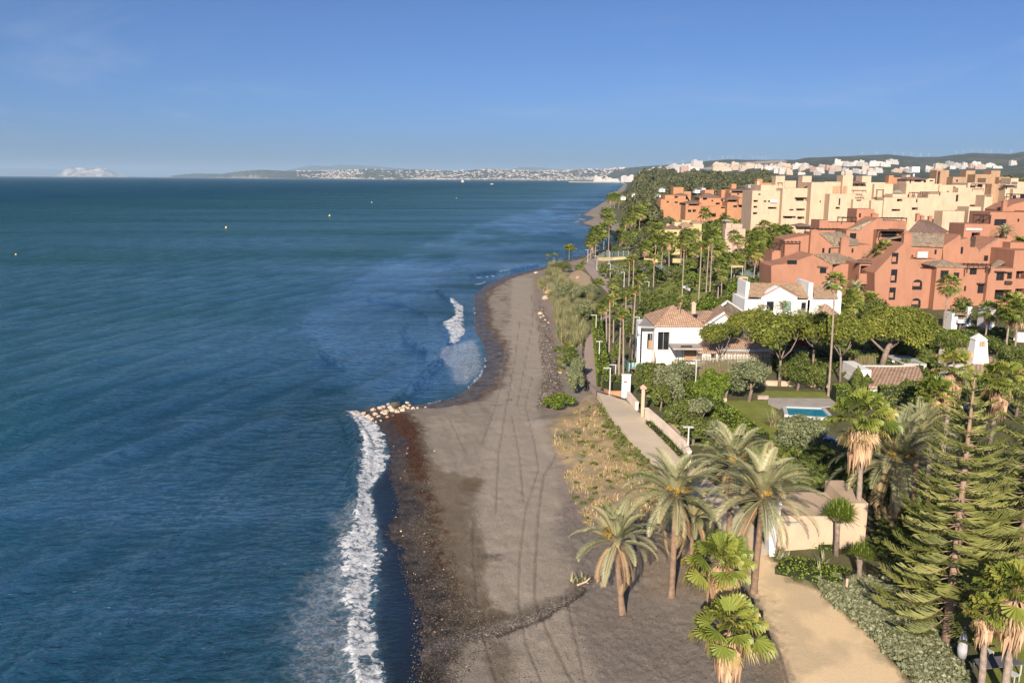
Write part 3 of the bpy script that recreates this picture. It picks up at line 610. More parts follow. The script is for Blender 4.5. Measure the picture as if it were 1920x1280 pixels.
def cloud(cent, rad, n, size, seed, shell=.55, flat=.6, vj=.28, upb=.35, asp=1.7):
    """leaf quads scattered through ellipsoid clumps; cent (k,3), rad (k,3)"""
    g_ = np.random.default_rng(seed); cent = np.asarray(cent, float); rad = np.asarray(rad, float); k = len(cent)
    i = g_.integers(0, k, n) if k > 1 else np.zeros(n, int)
    vol = rad.prod(1)**.66; i = g_.choice(k, n, p=vol/vol.sum())
    d = g_.normal(size=(n, 3)); d /= np.linalg.norm(d, axis=1)[:, None]; rr = (shell+(1-shell)*g_.random(n)**.6)[:, None]*(1+.12*g_.normal(size=(n, 1)))
    p = cent[i]+d*rr*rad[i]
    nn = d+g_.normal(size=(n, 3))*.75; nn[:, 2] += upb; nn /= np.linalg.norm(nn, axis=1)[:, None]
    t = np.cross(nn, g_.normal(size=(n, 3))); t /= np.linalg.norm(t, axis=1)[:, None]; b = np.cross(nn, t)
    s = size*(.6+.8*g_.random(n))[:, None]; a = t*s*asp*.5; b = b*s*.5
    V = np.stack([p-a, p-b, p+a, p+b], 1).reshape(-1, 3)
    cv = g_.random(k)*.35+.25
    var = np.clip(cv[i]+g_.normal(size=n)*vj*.6, 0, 1)
    return V, np.repeat(var, 4)
def cmesh(name, mt, *parts):
    V = np.concatenate([a for a, b in parts]); c = np.concatenate([b for a, b in parts])
    return npmesh(name, V, np.arange(len(V)).reshape(-1, 4), c, mt=mt)
def lumps(seed, n, R_=(1, 1, 1), base=.35, zc=1.0, rr=.42):
    """clump centres over an uneven ellipsoid surface"""
    g_ = np.random.default_rng(seed); d = g_.normal(size=(n, 3)); d /= np.linalg.norm(d, axis=1)[:, None]; d[:, 2] = np.where(d[:, 2] < -.45, -d[:, 2], d[:, 2])
    c = d*np.array(R_)*(.50+.32*g_.random((n, 1))); c[:, 2] += zc
    return c, np.array(R_)[None]*rr*(.65+.6*g_.random((n, 1)))
def round_crown(seed, mt, n=5000, size=.13, R_=(1, 1, .8), zc=.9, nl=26, name='crown'):
    c, r_ = lumps(seed, nl, R_, zc=zc); return cmesh(name, mt, cloud(c, r_, n, size, seed, .5))
def umbrella_crown(seed, n=10000, nl=44):
    """flat-topped pine crown of unit radius about; built 1 m radius, 0.5 high"""
    g_ = np.random.default_rng(seed); a = g_.random(nl)*6.283; r_ = np.sqrt(g_.random(nl))*.86; z = .42*(1-(r_/.95)**2)+g_.normal(size=nl)*.05
    c = np.stack([r_*np.cos(a), r_*np.sin(a), z], 1); rad = np.stack([.17+.1*g_.random(nl)]*2+[.17+.08*g_.random(nl)], 1)
    return cmesh('crown', M_pine, cloud(c, rad, n, .042, seed, .30, upb=.6, asp=2.4)), c
def umbrella_branches(seed, c, fork=.38, h=1.6, tr=.042):
    """trunk and limbs reaching to the clumps; crown centre at z=h, crown radius 1"""
    r = random.Random(seed); m = MB(); f0 = V3(r.uniform(-.05, .05), 0, h*(1-fork)-.1)
    m.tube([(0, 0, 0), (f0.x*.3, 0, f0.z*.5), f0], [tr*1.3, tr, tr*.85], 8)
    prim = []
    for k in range(4):
        a = k*1.57+r.uniform(-.4, .4); e = V3(.42*math.cos(a), .42*math.sin(a), h-.02); md = f0.lerp(e, .55)+V3(.05*math.cos(a), .05*math.sin(a), -.03)
        m.tube([f0, md, e], [tr*.62, tr*.45, tr*.28], 6); prim += [(md, .4), (e, .3), (f0.lerp(md, .6), .45)]
    for q_ in c:
        t_ = V3(q_[0], q_[1], q_[2]+h-.03); b_ = min(prim, key=lambda p: (p[0]-t_).length)
        m.tube([b_[0], b_[0].lerp(t_, .5)+V3(0, 0, -.05), t_], [tr*.25, tr*.17, tr*.08], 4, False)
    return m.mesh('trunk', True)
def araucaria(seed, H=18., tiers=17, rb=4.4):
    r = random.Random(seed); q = Q(); br = MB()
    for k in range(tiers):
        t = (k+.5)/tiers; z = H*(.10+.90*t); L = rb*(1-t)**.68*r.uniform(.86, 1.08)+.30; nb = 6 if k < tiers-3 else 5; off = r.uniform(0, 1)
        for j in range(nb):
            az = off+j*2*math.pi/nb+r.uniform(-.12, .12); h = polar(az, 0); s = polar(az+1.5708, 0); lift = -.06+.30*t+r.uniform(-.05, .05)
            pts = [h*(L*u)+V3(0, 0, z+L*(lift*u-.12*math.sin(u*math.pi*.9)+.13*u*u*u)) for u in (0, .2, .4, .6, .8, 1)]
            br.tube(pts, [.038, .033, .028, .022, .016, .010], 5, False)
            m_ = max(6, int(L*10)); bv = r.uniform(.25, .7)
            for i in range(m_):
                u = .20+.80*i/m_; f_ = u*5; a_ = min(4, int(f_)); c = pts[a_].lerp(pts[a_+1], f_-a_); tg = (pts[a_+1]-pts[a_]).normalized()
                l_ = min(.80, .24*L)*math.sin(math.pi*min(1, .14+.82*u))**.55*r.uniform(.8, 1.15)+.1
                for sg in (-1, 1):
                    if r.random() < .10: continue
                    d = (s*sg*.85+tg*.55+V3(r.uniform(-.1, .1), r.uniform(-.1, .1), r.uniform(.05, .45))).normalized(); e = c+d*l_; w = .040; n1 = d.cross(V3(0, 0, 1)).normalized()*w; n2 = n1.cross(d).normalized()*w
                    v = bv+r.uniform(-.2, .2); A, B, C_ = n1-n2*.6, -n1-n2*.6, n2
                    for X, Y_ in ((A, C_), (C_, B)): q.quad(c+X*.7, c+Y_*.7, e+Y_*.45, e+X*.45, v)
    return q.mesh('crown', M_arau), br
def tuft(seed, n, L, w, mt, el=(25, 88), curve=.5, name='leaves', rad=.1, seg=3):
    """blades from one root: reeds, agaves, yuccas, grasses"""
    r = random.Random(seed); q = Q()
    for i in range(n):
        az = r.uniform(0, 6.28); e = R(r.uniform(*el)); ln = L*r.uniform(.6, 1.1); h = polar(az, 0); s = polar(az+1.57, 0); rr = rad*math.sqrt(r.random()); a2 = r.uniform(0, 6.28)
        p = V3(rr*math.cos(a2), rr*math.sin(a2), 0); v = r.random()
        for k in range(seg):
            e2 = e-curve*(k/seg)*r.uniform(.6, 1.3); p2 = p+(h*math.cos(e2)+V3(0, 0, math.sin(e2)))*ln/seg; w0 = w*(1-k/seg)+.002; w1 = w*(1-(k+1)/seg)+.002
            q.quad(p-s*w0, p+s*w0, p2+s*w1, p2-s*w1, v+r.uniform(-.05, .05)); p = p2
    return q.mesh(name, mt)
# ------------------------------------------------------------------ things
FAN = [fan_crown(i, 30+3*(i % 3), 4+2*(i % 2), 1.0, 1.15+.1*(i % 3)) for i in range(4)]
FANN = [near_crown(80+i, 20+3*i, 5+2*i) for i in range(4)]
FANC = [fan_crown(40+i, 17, 0, 1.0, 1.1, -5) for i in range(2)]           # trimmed crown: few green leaves
SKIRT = [skirt_mesh(i, 1.3+.5*i) for i in range(3)]
TRK = [trunk_mesh(.17, .11, l_, M_trunkg, seed=k) for k, l_ in enumerate((0, .25, -.3))]
BOOT = MB().tube([(0, 0, -1.25), (0, 0, -.9), (0, 0, -.4), (0, 0, 0), (0, 0, .25)], [.13, .17, .24, .27, .16], 10).mesh('boot', True); BOOT.materials.append(M_fresh)
def fan_palm(p, H, s, label, group='fan palms behind the promenade', var=None, skirt=True, trim=False, lean=None, thick=1., sk=1., near=False):
    i = rnd.randrange(1000) if var is None else var
    t = empty('fan_palm', p, rnd.uniform(0, 6.28)); tag(t, label, 'palm tree', group)
    ht = max(.4, H-2.1*s); me = TRK[i % 3]; k = thick*(.8+.2*s)
    tr_ = link('trunk', me, None, t, (0, 0, -.3)); tr_.scale = (k, k, ht+.3)
    # top of the bent trunk
    lx = {0: 0, 1: .25, 2: -.3}[i % 3]; tx = lx*math.sin(1.5)*k; ty = lx*.3*k
    c = link('crown', (FANC if trim else (FANN if near else FAN))[i % (2 if trim else 4)], None, t, (tx, ty, ht)); c.scale = (s, s, s); c.rotation_euler = (rnd.uniform(-.08, .08), rnd.uniform(-.08, .08), 0)
    if trim: b_ = link('boot', BOOT, None, t, (tx, ty, ht)); b_.scale = (s, s, s)
    elif skirt: b_ = link('dry_skirt', SKIRT[i % 3], None, t, (tx, ty, ht)); b_.scale = (s*sk*.95, s*sk*.95, s*sk)
    return t
DATE = {}
def date_palm(p, H, s, label, seed, group='date palms beside the beach', n=58, L=3.3, low=-30, dead=4, pairs=40, fruit=True, lean=0., rt=.22, droopy=.58, rz=0., name='date_palm', mt=None):
    t = empty(name, p, rz); tag(t, label, 'palm tree', group); ht = max(.5, H)
    me = trunk_mesh(rt, rt*.8, 0, mt or M_trunk, 11, 1.35, seed)
    tr_ = link('trunk', me, None, t, (0, 0, -.3)); tr_.scale = (1, 1, ht+.3)
    if lean: tr_.rotation_euler = (0, lean, 0)
    tx = math.sin(lean)*ht
    key = (seed, n, L, low)
    if key not in DATE: DATE[key] = date_crown(seed, n, L, low, pairs, droopy, dead)
    c = link('crown', DATE[key], None, t, (tx, 0, ht)); c.scale = (s, s, s)
    if fruit: f_ = link('fruit_stalks', fruit_mesh(seed), None, t, (tx, 0, ht)); f_.scale = (s, s, s)
    return t
def crown_px(p, pxw):                     # metres covered by pxw pixels at point p
    return pxw*p.y*1.02/F
# ------------------------------------------------------------------ fan palms: base x, base y, crown top y, crown width, words, flags
FP = [
 (1107, 488, 436, 26, 'slender fan palm at the seaward end of the palm row by the promenade', ''),
 (1116, 488, 419, 26, 'tall fan palm second from the sea in the row by the tennis fence', ''),
 (1122, 484, 422, 26, 'tall fan palm just left of the tennis fence corner', ''),
 (1112, 478, 430, 22, 'shorter fan palm tucked behind the seaward palms of the row', ''),
 (1132, 468, 414, 26, 'fan palm standing in front of the small bay behind the tennis fence', ''),
 (1141, 470, 396, 22, 'tallest thin palm rising over the small bay', ''),
 (1162, 464, 424, 26, 'orange tinged fan palm at the landward end of the small bay', ''),
 (1144, 388, 360, 16, 'orange skirted far palm nearest the headland water', ''),
 (1152, 390, 358, 17, 'far palm in the middle of the clump on the headland', ''),
 (1160, 392, 360, 17, 'far palm on the landward side of the headland clump', ''),
 (1136, 424, 386, 20, 'fan palm beside the sandy track to the far headland', ''),
 (1186, 449, 384, 24, 'left fan palm of the four with pale trunks against dark trees', ''),
 (1198, 449, 382, 24, 'second fan palm of the four with pale trunks against dark trees', ''),
 (1205, 432, 378, 22, 'third fan palm of the four with pale trunks against dark trees', ''),
 (1210, 431, 378, 22, 'right fan palm of the four with pale trunks against dark trees', ''),
 (1234, 432, 407, 13, 'dead brown palm with collapsed crown beside dark trees', 'd'),
 (1213, 470, 427, 28, 'bushy fan palm with broad crown left of the yellow villa', ''),
 (1208, 492, 447, 26, 'fan palm just below the bushy one left of the yellow villa', ''),
 (1240, 507, 438, 24, 'fan palm in front of the yellow villa left wall', ''),
 (1254, 511, 430, 28, 'fan palm before the yellow villa with thick grey trunk', ''),
 (1286, 507, 425, 26, 'fan palm in front of the yellow villa middle roof', ''),
 (1297, 510, 451, 26, 'fan palm before the right end of the yellow villa', ''),
 (1278, 578, 452, 26, 'tall pruned palm with orange neck standing on the lawn', 't'),
 (1308, 600, 448, 24, 'tall pruned palm with orange neck right of the lawn', 't'),
 (1331, 548, 422, 30, 'very tall fan palm with thick pale trunk behind the white villa', ''),
 (1324, 548, 436, 24, 'fan palm twinned with the very tall thick trunked one', ''),
 (1319, 455, 386, 22, 'fan palm between the yellow villa and the orange flats', ''),
 (1350, 442, 391, 24, 'fan palm in front of the orange flats, left of the pink hut', ''),
 (1359, 445, 395, 22, 'fan palm touching the pink hut in front of the orange flats', ''),
 (1433, 432, 384, 22, 'fan palm against the left end of the cream flats', ''),
 (1477, 420, 380, 24, 'single fan palm standing clear before the cream flats', ''),
 (1537, 422, 386, 24, 'fan palm before the cream flats left of the terracotta roofs', ''),
 (1409, 462, 402, 34, 'wide fan palm in the palm grove nearest the cream flats corner', ''),
 (1441, 470, 405, 28, 'fan palm at the top of the grove below the cream flats', ''),
 (1452, 478, 416, 28, 'fan palm in the grove with pale trunk among yellowish crowns', ''),
 (1420, 480, 428, 30, 'fan palm in the heart of the grove left of the terracotta flats', ''),
 (1392, 482, 434, 30, 'fan palm with dark green crown at the left of the grove', ''),
 (1434, 494, 434, 30, 'left palm of the three bare trunks beside the terracotta flats', ''),
 (1441, 492, 440, 26, 'middle palm of the three bare trunks beside the terracotta flats', ''),
 (1451, 488, 436, 26, 'right palm of the three bare trunks beside the terracotta flats', ''),
 (1469, 495, 416, 30, 'tall fan palm touching the left edge of the terracotta flats', ''),
 (1475, 492, 428, 24, 'fan palm leaning on the terracotta flats left wall', ''),
 (1413, 528, 447, 36, 'broad fan palm with tall pale trunk above the blue play area', ''),
 (1351, 500, 452, 30, 'yellowish fan palm behind the grey carport roof', ''),
 (1376, 526, 469, 28, 'bright green fan palm in front of the dark grove', ''),
 (1396, 515, 462, 22, 'thin fan palm between the bright palm and the broad one', ''),
 (1352, 566, 503, 20, 'palm with brown skirted crown behind the ridge of the white villa', ''),
 (1346, 560, 478, 24, 'fan palm with dark trunk beside the brown skirted one', ''),
 (1179, 535, 476, 20, 'left pruned palm of the pair with orange necks by the hedge', 't'),
 (1187, 537, 474, 20, 'right pruned palm of the pair with orange necks by the hedge', 't'),
 (1225, 538, 472, 24, 'pruned palm with orange neck beside the tennis court', 't'),
 (1200, 590, 510, 26, 'pruned palm with yellow leaves right of the promenade', 't'),
 (1150, 578, 534, 22, 'young pruned palm rising over the paved promenade', 't'),
 (1149, 556, 519, 22, 'short green palm at the promenade edge behind the young one', ''),
 (1173, 598, 543, 20, 'short pruned palm with orange neck beside the big one', 't'),
 (1184, 675, 532, 26, 'tall pruned palm with thick orange neck left of the white villa', 't'),
 (1128, 618, 566, 20, 'leafy palm leaning over the promenade beside the reeds', ''),
 (1137, 646, 556, 24, 'palm behind the orange trunk over the clipped hedge', ''),
 (1142, 667, 548, 26, 'palm with orange trunk rising from the clipped hedge', 't'),
 (1150, 642, 572, 20, 'white trunked palm behind the clipped hedge', ''),
 (1168, 722, 576, 28, 'right one of two leaning palms at the glass fence', 't'),
 (1160, 712, 580, 24, 'left one of two leaning palms at the glass fence', 't'),
 (1268, 676, 552, 24, 'tall thin palm in front of the white villa wall', 't'),
 (1649, 572, 447, 34, 'tall palm with shaggy crown in front of the terracotta flats', ''),
 (1637, 568, 462, 26, 'half dry palm beside the shaggy one before the terracotta flats', ''),
 (1768, 628, 511, 36, 'palm with pale bulging trunk before the arched terracotta wall', ''),
 (1553, 742, 507, 34, 'very tall thin palm with sparse crown beside the lower lawn', 's'),
 (1847, 640, 559, 40, 'fan palm before the white garden shed right of the terracotta flats', ''),
 (1886, 652, 543, 50, 'big leafy fan palm in front of the right end of the flats', ''),
 (1903, 655, 556, 46, 'fan palm with stout trunk at the right edge below the flats', ''),
 (1909, 540, 438, 44, 'tall fan palm at the right edge before the terracotta balconies', ''),
 (1768, 412, 372, 20, 'fan palm on the cream flats terrace with thin trunk', ''),
 (1752, 418, 388, 22, 'low dark palm beside the cream flats terrace', ''),
 (1832, 392, 351, 17, 'highest palm among the cream flats', ''),
 (1815, 398, 374, 20, 'palm left of the dense pair in the cream flats', ''),
 (1840, 408, 373, 22, 'left palm of the dense pair in front of the cream flats', ''),
 (1855, 408, 373, 22, 'right palm of the dense pair in front of the cream flats', ''),
 (1356, 1330, 1118, 136, 'large fan palm at the bottom of the picture with long straw skirt', 'n'),
 (1345, 1165, 994, 118, 'large bright fan palm just behind the bottom one on the dark sand', 'n'),
 (1882, 1310, 1040, 135, 'big fan palm in the bottom right garden with hanging straw skirt', 'n'),
 (1838, 1300, 1105, 80, 'smaller fan palm left of the big one in the bottom right garden', 'n'),
 (1605, 1016, 722, 112, 'tall fan palm with thick shaggy neck beside the pool', 'n'),
 (1768, 850, 650, 78, 'fan palm with upright leaves below the tapered white chimney', 'n'),
 (1852, 860, 668, 80, 'fan palm right of the tapered white chimney', 'n'),
 (1735, 940, 700, 70, 'fan palm half hidden behind the tall tiered conifer', 'n'),
]
for bx, by, ty, w, lb, fl in FP:
    p = at(bx, by); H = hgt(p, ty); s = max(.35, crown_px(p, w)/(3.6 if 'n' in fl else 3.3))
    if by > 1280: pass
    fan_palm(p, H, s, lb, trim='t' in fl, group='pruned palms with orange necks' if 't' in fl else ('large fan palms in the near gardens' if 'n' in fl else 'fan palms behind the promenade'), thick=1.35 if 'n' in fl else 1., sk=1.5 if 'n' in fl else 1., near='n' in fl)
# filler palms inside the groves, which nothing tells apart
g_ = random.Random(3)
for (x0_, x1_, y0_, y1_, n_, hh) in [(1200, 1320, 470, 500, 10, 11), (1330, 1470, 462, 520, 26, 12), (1160, 1230, 440, 470, 8, 12), (1560, 1640, 585, 610, 4, 6), (1330, 1400, 440, 470, 8, 9)]:
    for i in range(n_):
        p = at(g_.uniform(x0_, x1_), g_.uniform(y0_, y1_)); fan_palm(p, hh*g_.uniform(.75, 1.1), g_.uniform(1.1, 1.5), 'green fan palm packed among others in the palm grove before the flats', 'palms packed in the grove')
# low palms on the beach bank
for bx, by, w, lb in [(1087, 506, 16, 'low palm bush at the sea side of the promenade bend'), (1122, 535, 24, 'low palm bush beside the paved promenade'), (1094, 498, 13, 'tiny palm bush above the dry grass bank'),
                      (1080, 690, 22, 'small palm with short trunk at the foot of the promenade railing'), (1046, 660, 18, 'low bright palm on the beach bank nearest the sand'), (1049, 678, 14, 'tiny palm bush above the pebbles, upper of two'), (1048, 694, 14, 'tiny palm bush above the pebbles, lower of two'), (1062, 655, 20, 'low palm in the reeds above the pebbles'), (1072, 664, 22, 'bright low palm against the promenade railing')]:
    p = at(bx, by); s = crown_px(p, w)/3.4; fan_palm(p, 1.6*s+.5, s, lb, 'low palms on the beach bank', skirt=False)
# feather palms
DP = [(1168, 1149, 1010, 1.0, 'leaning feather palm nearest the sea with drooping dry fronds', 1, 30, 3.6, -12, 5, -.12),
      (1259, 1119, 925, 1.12, 'large feather palm second from the sea with yellow fruit stalks', 2, 42, 3.9, -8, 4, .0),
      (1413, 1111, 930, 1.18, 'large feather palm beside the dirt track', 3, 46, 4.0, -14, 3, .03),
      (1366, 1010, 868, 1.12, 'feather palm behind the one beside the dirt track', 4, 38, 3.8, 0, 3, .0),
      (1296, 1050, 965, .80, 'young feather palm between the two large ones', 5, 30, 3.2, 0, 2, .0),
      (1668, 1000, 862, 1.35, 'wide feather palm with arching fronds over the garden wall', 6, 46, 4.2, -10, 5, .0),
      (1708, 960, 812, 1.15, 'grey green feather palm with upright fronds by the dark hedge', 7, 44, 3.4, 0, 0, .0),
      (1600, 592, 540, 1.0, 'plume palm left of the terracotta balconies', 8, 24, 3.0, 0, 1, .0),
      (1590, 594, 552, .9, 'smaller plume palm in front of the plume palm by the balconies', 8, 24, 3.0, 0, 1, .0),
      (1881, 456, 436, .9, 'feather palm growing between the terracotta roofs at right', 7, 44, 3.4, 0, 0, .0),
      (1640, 500, 462, .9, 'grey feather palm behind the shaggy palm in the terracotta court', 7, 44, 3.4, 0, 0, .0),
      (1722, 470, 447, .9, 'feather palm behind the tiled roof of the terracotta flats', 8, 24, 3.0, 0, 1, .0)]
for bx, by, cy, s, lb, sd_, n_, L_, lo, dead, lean in DP:
    p = at(bx, by)
    if by < 520: p = onY(bx, by, 190); H = 2.
    else: H = hgt(p, cy+6)
    date_palm(p, H, s, lb, sd_, n=n_, L=L_, low=lo, dead=dead, fruit=sd_ in (1, 2, 3, 4, 6), lean=lean, rt=.24 if s > .95 else .18)
for bx, by, cy, lb in [(1425, 620, 582, 'curved plume palm before the left end of the white house'), (1466, 622, 575, 'plume palm with upright spear before the white house gable'), (1540, 618, 582, 'curved plume palm before the right end of the white house'), (1500, 620, 590, 'low plume palm before the small window of the white house')]:
    p = at(bx, by); date_palm(p, hgt(p, cy), .8, lb, 9, 'plume palms before the white house', 16, 3.0, 5, 0, 30, False, rt=.12, droopy=1.5)
# ------------------------------------------------------------------ umbrella pines
UP = []
for i in range(3):
    cm, cc_ = umbrella_crown(60+i); UP.append((cm, umbrella_branches(60+i, cc_)))
    UP[-1][1].materials.append(M_bark)
def umbrella(p, w, ztop, lb, var, thick=1.):
    """crown w metres wide, top at height ztop"""
    t = empty('umbrella_pine', p, rnd.uniform(0, 6.28)); tag(t, lb, 'pine tree', 'umbrella pines between the two white houses')
    s = w/2; k = s; cz = ztop-.64*s*thick
    c = link('crown', UP[var][0], None, t, (0, 0, cz)); c.scale = (s, s, s*1.05*thick)
    b_ = link('trunk', UP[var][1], None, t, (0, 0, -.2)); b_.scale = (s, s, (cz+.2)/1.6)
for bx, by, ty, w, lb, v, th in [(1348, 702, 606, 84, 'leftmost small umbrella pine in front of the brown roof', 0, 1.), (1402, 682, 583, 66, 'twin stemmed umbrella pine, left stem', 1, .9), (1412, 681, 580, 74, 'twin stemmed umbrella pine, right stem', 2, .9),
                               (1461, 724, 586, 100, 'forked umbrella pine in the middle of the row by the lawn', 0, 1.15), (1524, 686, 586, 84, 'umbrella pine left of the very tall thin palm', 1, 1.15), (1575, 716, 590, 78, 'umbrella pine right of the very tall thin palm', 2, 1.2)]:
    p = at(bx, by); umbrella(p, crown_px(p, w*(1.0 if bx < 1360 else 1.3)), hgt(p, ty), lb, v, th)
for i, (bx, by, ty, w, lb) in enumerate([(1822, 770, 700, 60, 'dense shrub under the palm left of the tapered chimney'), (1868, 775, 696, 60, 'dense shrub under the palm right of the tapered chimney'), (1845, 800, 720, 70, 'wide shrub below the tapered chimney'), (1905, 780, 690, 60, 'shrub between the conifers and the tapered chimney'), (1780, 780, 712, 50, 'shrub at the end of the shaded hedge')]):
    shrub_later = (bx, by, ty, w, lb); SHL = globals().setdefault('SHL', []); SHL.append(shrub_later)
p = at(1652, 690); w = crown_px(p, 128); H = hgt(p, 576)
t = empty('pine_tree', p); tag(t, 'big dense rounded pine in front of the terracotta flats', 'pine tree')
c, r_ = lumps(71, 46, (w/2*1.05, w/2*1.05, H*.40), rr=.30); c[:, 0] += w*.2; link('crown', cmesh('crown', M_pine, cloud(c, r_, 30000, .19, 71, .5, upb=.5, asp=2.2)), None, t, (0, 0, H*.56))
MB().tube([(0, 0, -.3), (.5, 0, H*.25), (1.6, 0, H*.6)], [.5, .42, .25], 9).tube([(.5, 0, H*.25), (-2, 0, H*.5)], [.25, .1], 6).tube([(.6, 0, H*.3), (4, .5, H*.55)], [.25, .1], 6).build('trunk', M_bark, t, smooth=True)
# ------------------------------------------------------------------ tiered conifers
def tiered(bx, by, ty, rb, sd_, lb, tiers, dx=0.):
    p = at(bx, by); H = hgt(p, ty); t = empty('tiered_conifer', p); tag(t, lb, 'conifer', 'tall tiered conifers at the right')
    cm, br = araucaria(sd_, H, tiers, rb); c = link('crown', cm, None, t)
    tk = br.tube([(0, 0, -.3), (.05, 0, H*.3), (.0, 0, H*.7), (0, 0, H*.985)], [.30, .24, .14, .03], 10).build('trunk', M_barkr, t, smooth=True)
    t.rotation_euler = (0, dx, 0); return t
tiered(1772, 1212, 690, 4.1, 81, 'tall tiered conifer with straight orange trunk beside the dirt track', 19, .0)
tiered(1900, 1140, 612, 4.2, 82, 'tall tiered conifer at the right edge of the picture', 18, .0)
tiered(2010, 1060, 640, 4.6, 83, 'tiered conifer cut off by the right edge', 17, .0)
# ------------------------------------------------------------------ round trees and shrubs
def shrub(bx, by, ty, w, mt, lb, seed, n=4500, size=.13, cat='shrub', name='shrub', grp=None, trunk=True, depth=None, nl=24, lift=0.):
    p = at(bx, by); W = crown_px(p, w)/2; H = hgt(p, ty); t = empty(name, p); tag(t, lb, cat, grp)
    D = depth or W; R_ = (W, D, H*.5*(1-lift)); c, r_ = lumps(seed, nl, R_, zc=H*(.5+.5*lift), rr=.40)
    link('foliage', cmesh('foliage', mt, cloud(c, r_, n, size, seed, .5)), None, t)
    if trunk:
        m_ = MB(); m_.tube([(0, 0, -.2), (.1*W, 0, H*.3), (0, 0, H*.6)], [.09*W+.05, .06*W+.04, .03], 7)
        for k in range(3): a = k*2.1+seed; m_.tube([(.1*W, 0, H*.3), (.5*W*math.cos(a), .5*W*math.sin(a), H*.65)], [.05*W+.02, .02], 5)
        m_.build('trunk', M_bark, t, smooth=True)
    return t
shrub(1404, 752, 680, 80, M_olive, 'large round grey green olive beside the lawn', 91, 9000, .17, 'olive tree', 'olive_tree', lift=.12)
shrub(1497, 842, 781, 90, M_olive, 'wide low olive shrub in front of the pool', 92, 9000, .15, 'olive tree', 'olive_tree')
shrub(1495, 732, 668, 62, M_leaf, 'brownish round bush between the pine trunk and the thin palm', 93, 6000, .15)
shrub(1536, 730, 686, 32, M_leaf, 'green bush left of the very tall thin palm', 94, 3000, .15)
for i, (bx, by, ty, w, mt, lb) in enumerate([
    (1208, 742, 684, 44, M_leaf, 'green shrub behind the cream wall nearest the white pillar'), (1232, 738, 686, 52, M_olive, 'grey green rounded shrub left of the villa terrace'), (1272, 728, 672, 50, M_olive, 'rounded grey shrub below the villa garden lamp'),
    (1262, 762, 706, 48, M_olive, 'ball shaped grey shrub in the middle of the hedge bed'), (1238, 770, 720, 40, M_leaf, 'green shrub behind the pink topped pillar'), (1312, 800, 745, 62, M_olive, 'ball shaped grey shrub above the street lamp'),
    (1268, 800, 752, 48, M_leaf, 'yellow green shrub behind the low cream wall'), (1298, 836, 778, 60, M_leaf, 'leafy shrub directly behind the lamp post'), (1340, 838, 790, 50, M_olive, 'grey shrub at the end of the bright hedge'),
    (1290, 745, 712, 34, M_leaf, 'dark shrub at the top of the bright hedge'), (1325, 735, 694, 50, M_hedge, 'bright green shrub below the reed fence, left one'), (1360, 745, 700, 60, M_hedge, 'bright green shrub below the reed fence, right one'),
    (1212, 700, 676, 40, M_leaf, 'low shrub at the foot of the villa glass wall'), (1180, 650, 600, 40, M_leaf, 'green shrub behind the glass fence'), (1158, 690, 640, 26, M_leaf, 'dark shrub between hedge and leaning palms'),
    (1338, 760, 728, 40, M_hedge, 'bright low shrub beside the lawn path'), (1170, 612, 590, 24, M_olive, 'grey shrub behind the pruned palms'), (1215, 598, 545, 54, M_leaf, 'tangled shrub behind the villa flat roof'), (1245, 606, 560, 50, M_leaf, 'leafy shrub beside the lawn and the villa roof'),
    (1310, 600, 562, 40, M_leaf, 'green shrub behind the villa chimney'), (1330, 605, 555, 44, M_hedge, 'bright shrub left of the white roof ridge'), (1372, 580, 524, 34, M_hedge, 'bright tree top left of the white house'), (1360, 600, 548, 40, M_leaf, 'dark shrub between the two white houses'),
    (1175, 510, 492, 32, M_leaf, 'dark rounded shrub beside the tennis court corner'), (1157, 522, 498, 30, M_olive, 'grey rounded shrub at the promenade lamps'), (1135, 520, 496, 26, M_leaf, 'green shrub at the promenade lamp posts'), (1260, 525, 496, 60, M_leaf, 'dark bank of shrub behind the lawn'),
    (1298, 535, 510, 34, M_hedge, 'bright shrub at the right end of the lawn'), (1225, 530, 500, 40, M_leaf, 'dark shrub at the left end of the lawn'), (1500, 545, 511, 60, M_leaf, 'shrub in front of the terracotta wall'), (1460, 545, 528, 28, M_hedge, 'small bush behind the white house ridge'),
    (1798, 620, 555, 50, M_leaf, 'dark green round tree before the terracotta flats'), (1640, 600, 560, 50, M_leaf, 'leafy bush below the shaggy palm'), (1615, 605, 572, 44, M_leaf, 'bush beside the plume palms'), (1725, 620, 585, 44, M_leaf, 'dark clipped bush before the lower arch'),
    (1760, 665, 615, 50, M_leaf, 'dark brown bush right of the big pine'), (1790, 650, 622, 60, M_hedge, 'clipped green bush behind the pale trunk palm'), (1805, 668, 632, 70, M_leaf, 'wide bush left of the tapered chimney'), (1868, 670, 635, 40, M_leaf, 'dark bush right of the tapered chimney'),
    (1905, 690, 650, 50, M_leaf, 'leafy bush at the right edge below the stout palm'), (1700, 668, 640, 60, M_leaf, 'bush behind the white pergola'), (1155, 478, 458, 30, M_leaf, 'dark shrub beside the small bay'), (1172, 470, 440, 34, M_leaf, 'dark tree at the inner end of the small bay'),
    (1130, 482, 470, 36, M_hedge, 'low hedge mound along the tennis fence'), (1066, 472, 462, 12, M_leaf, 'small bush under the lone umbrella shaped tree')]):
    shrub(bx, by, ty, w, mt, lb, 100+i, 2200 if by > 640 else 900, .16 if by > 640 else .26, nl=16)
for i, (bx, by, ty, w, lb) in enumerate(SHL): shrub(bx, by, ty, w, M_leaf, lb, 300+i, 2600, .16)
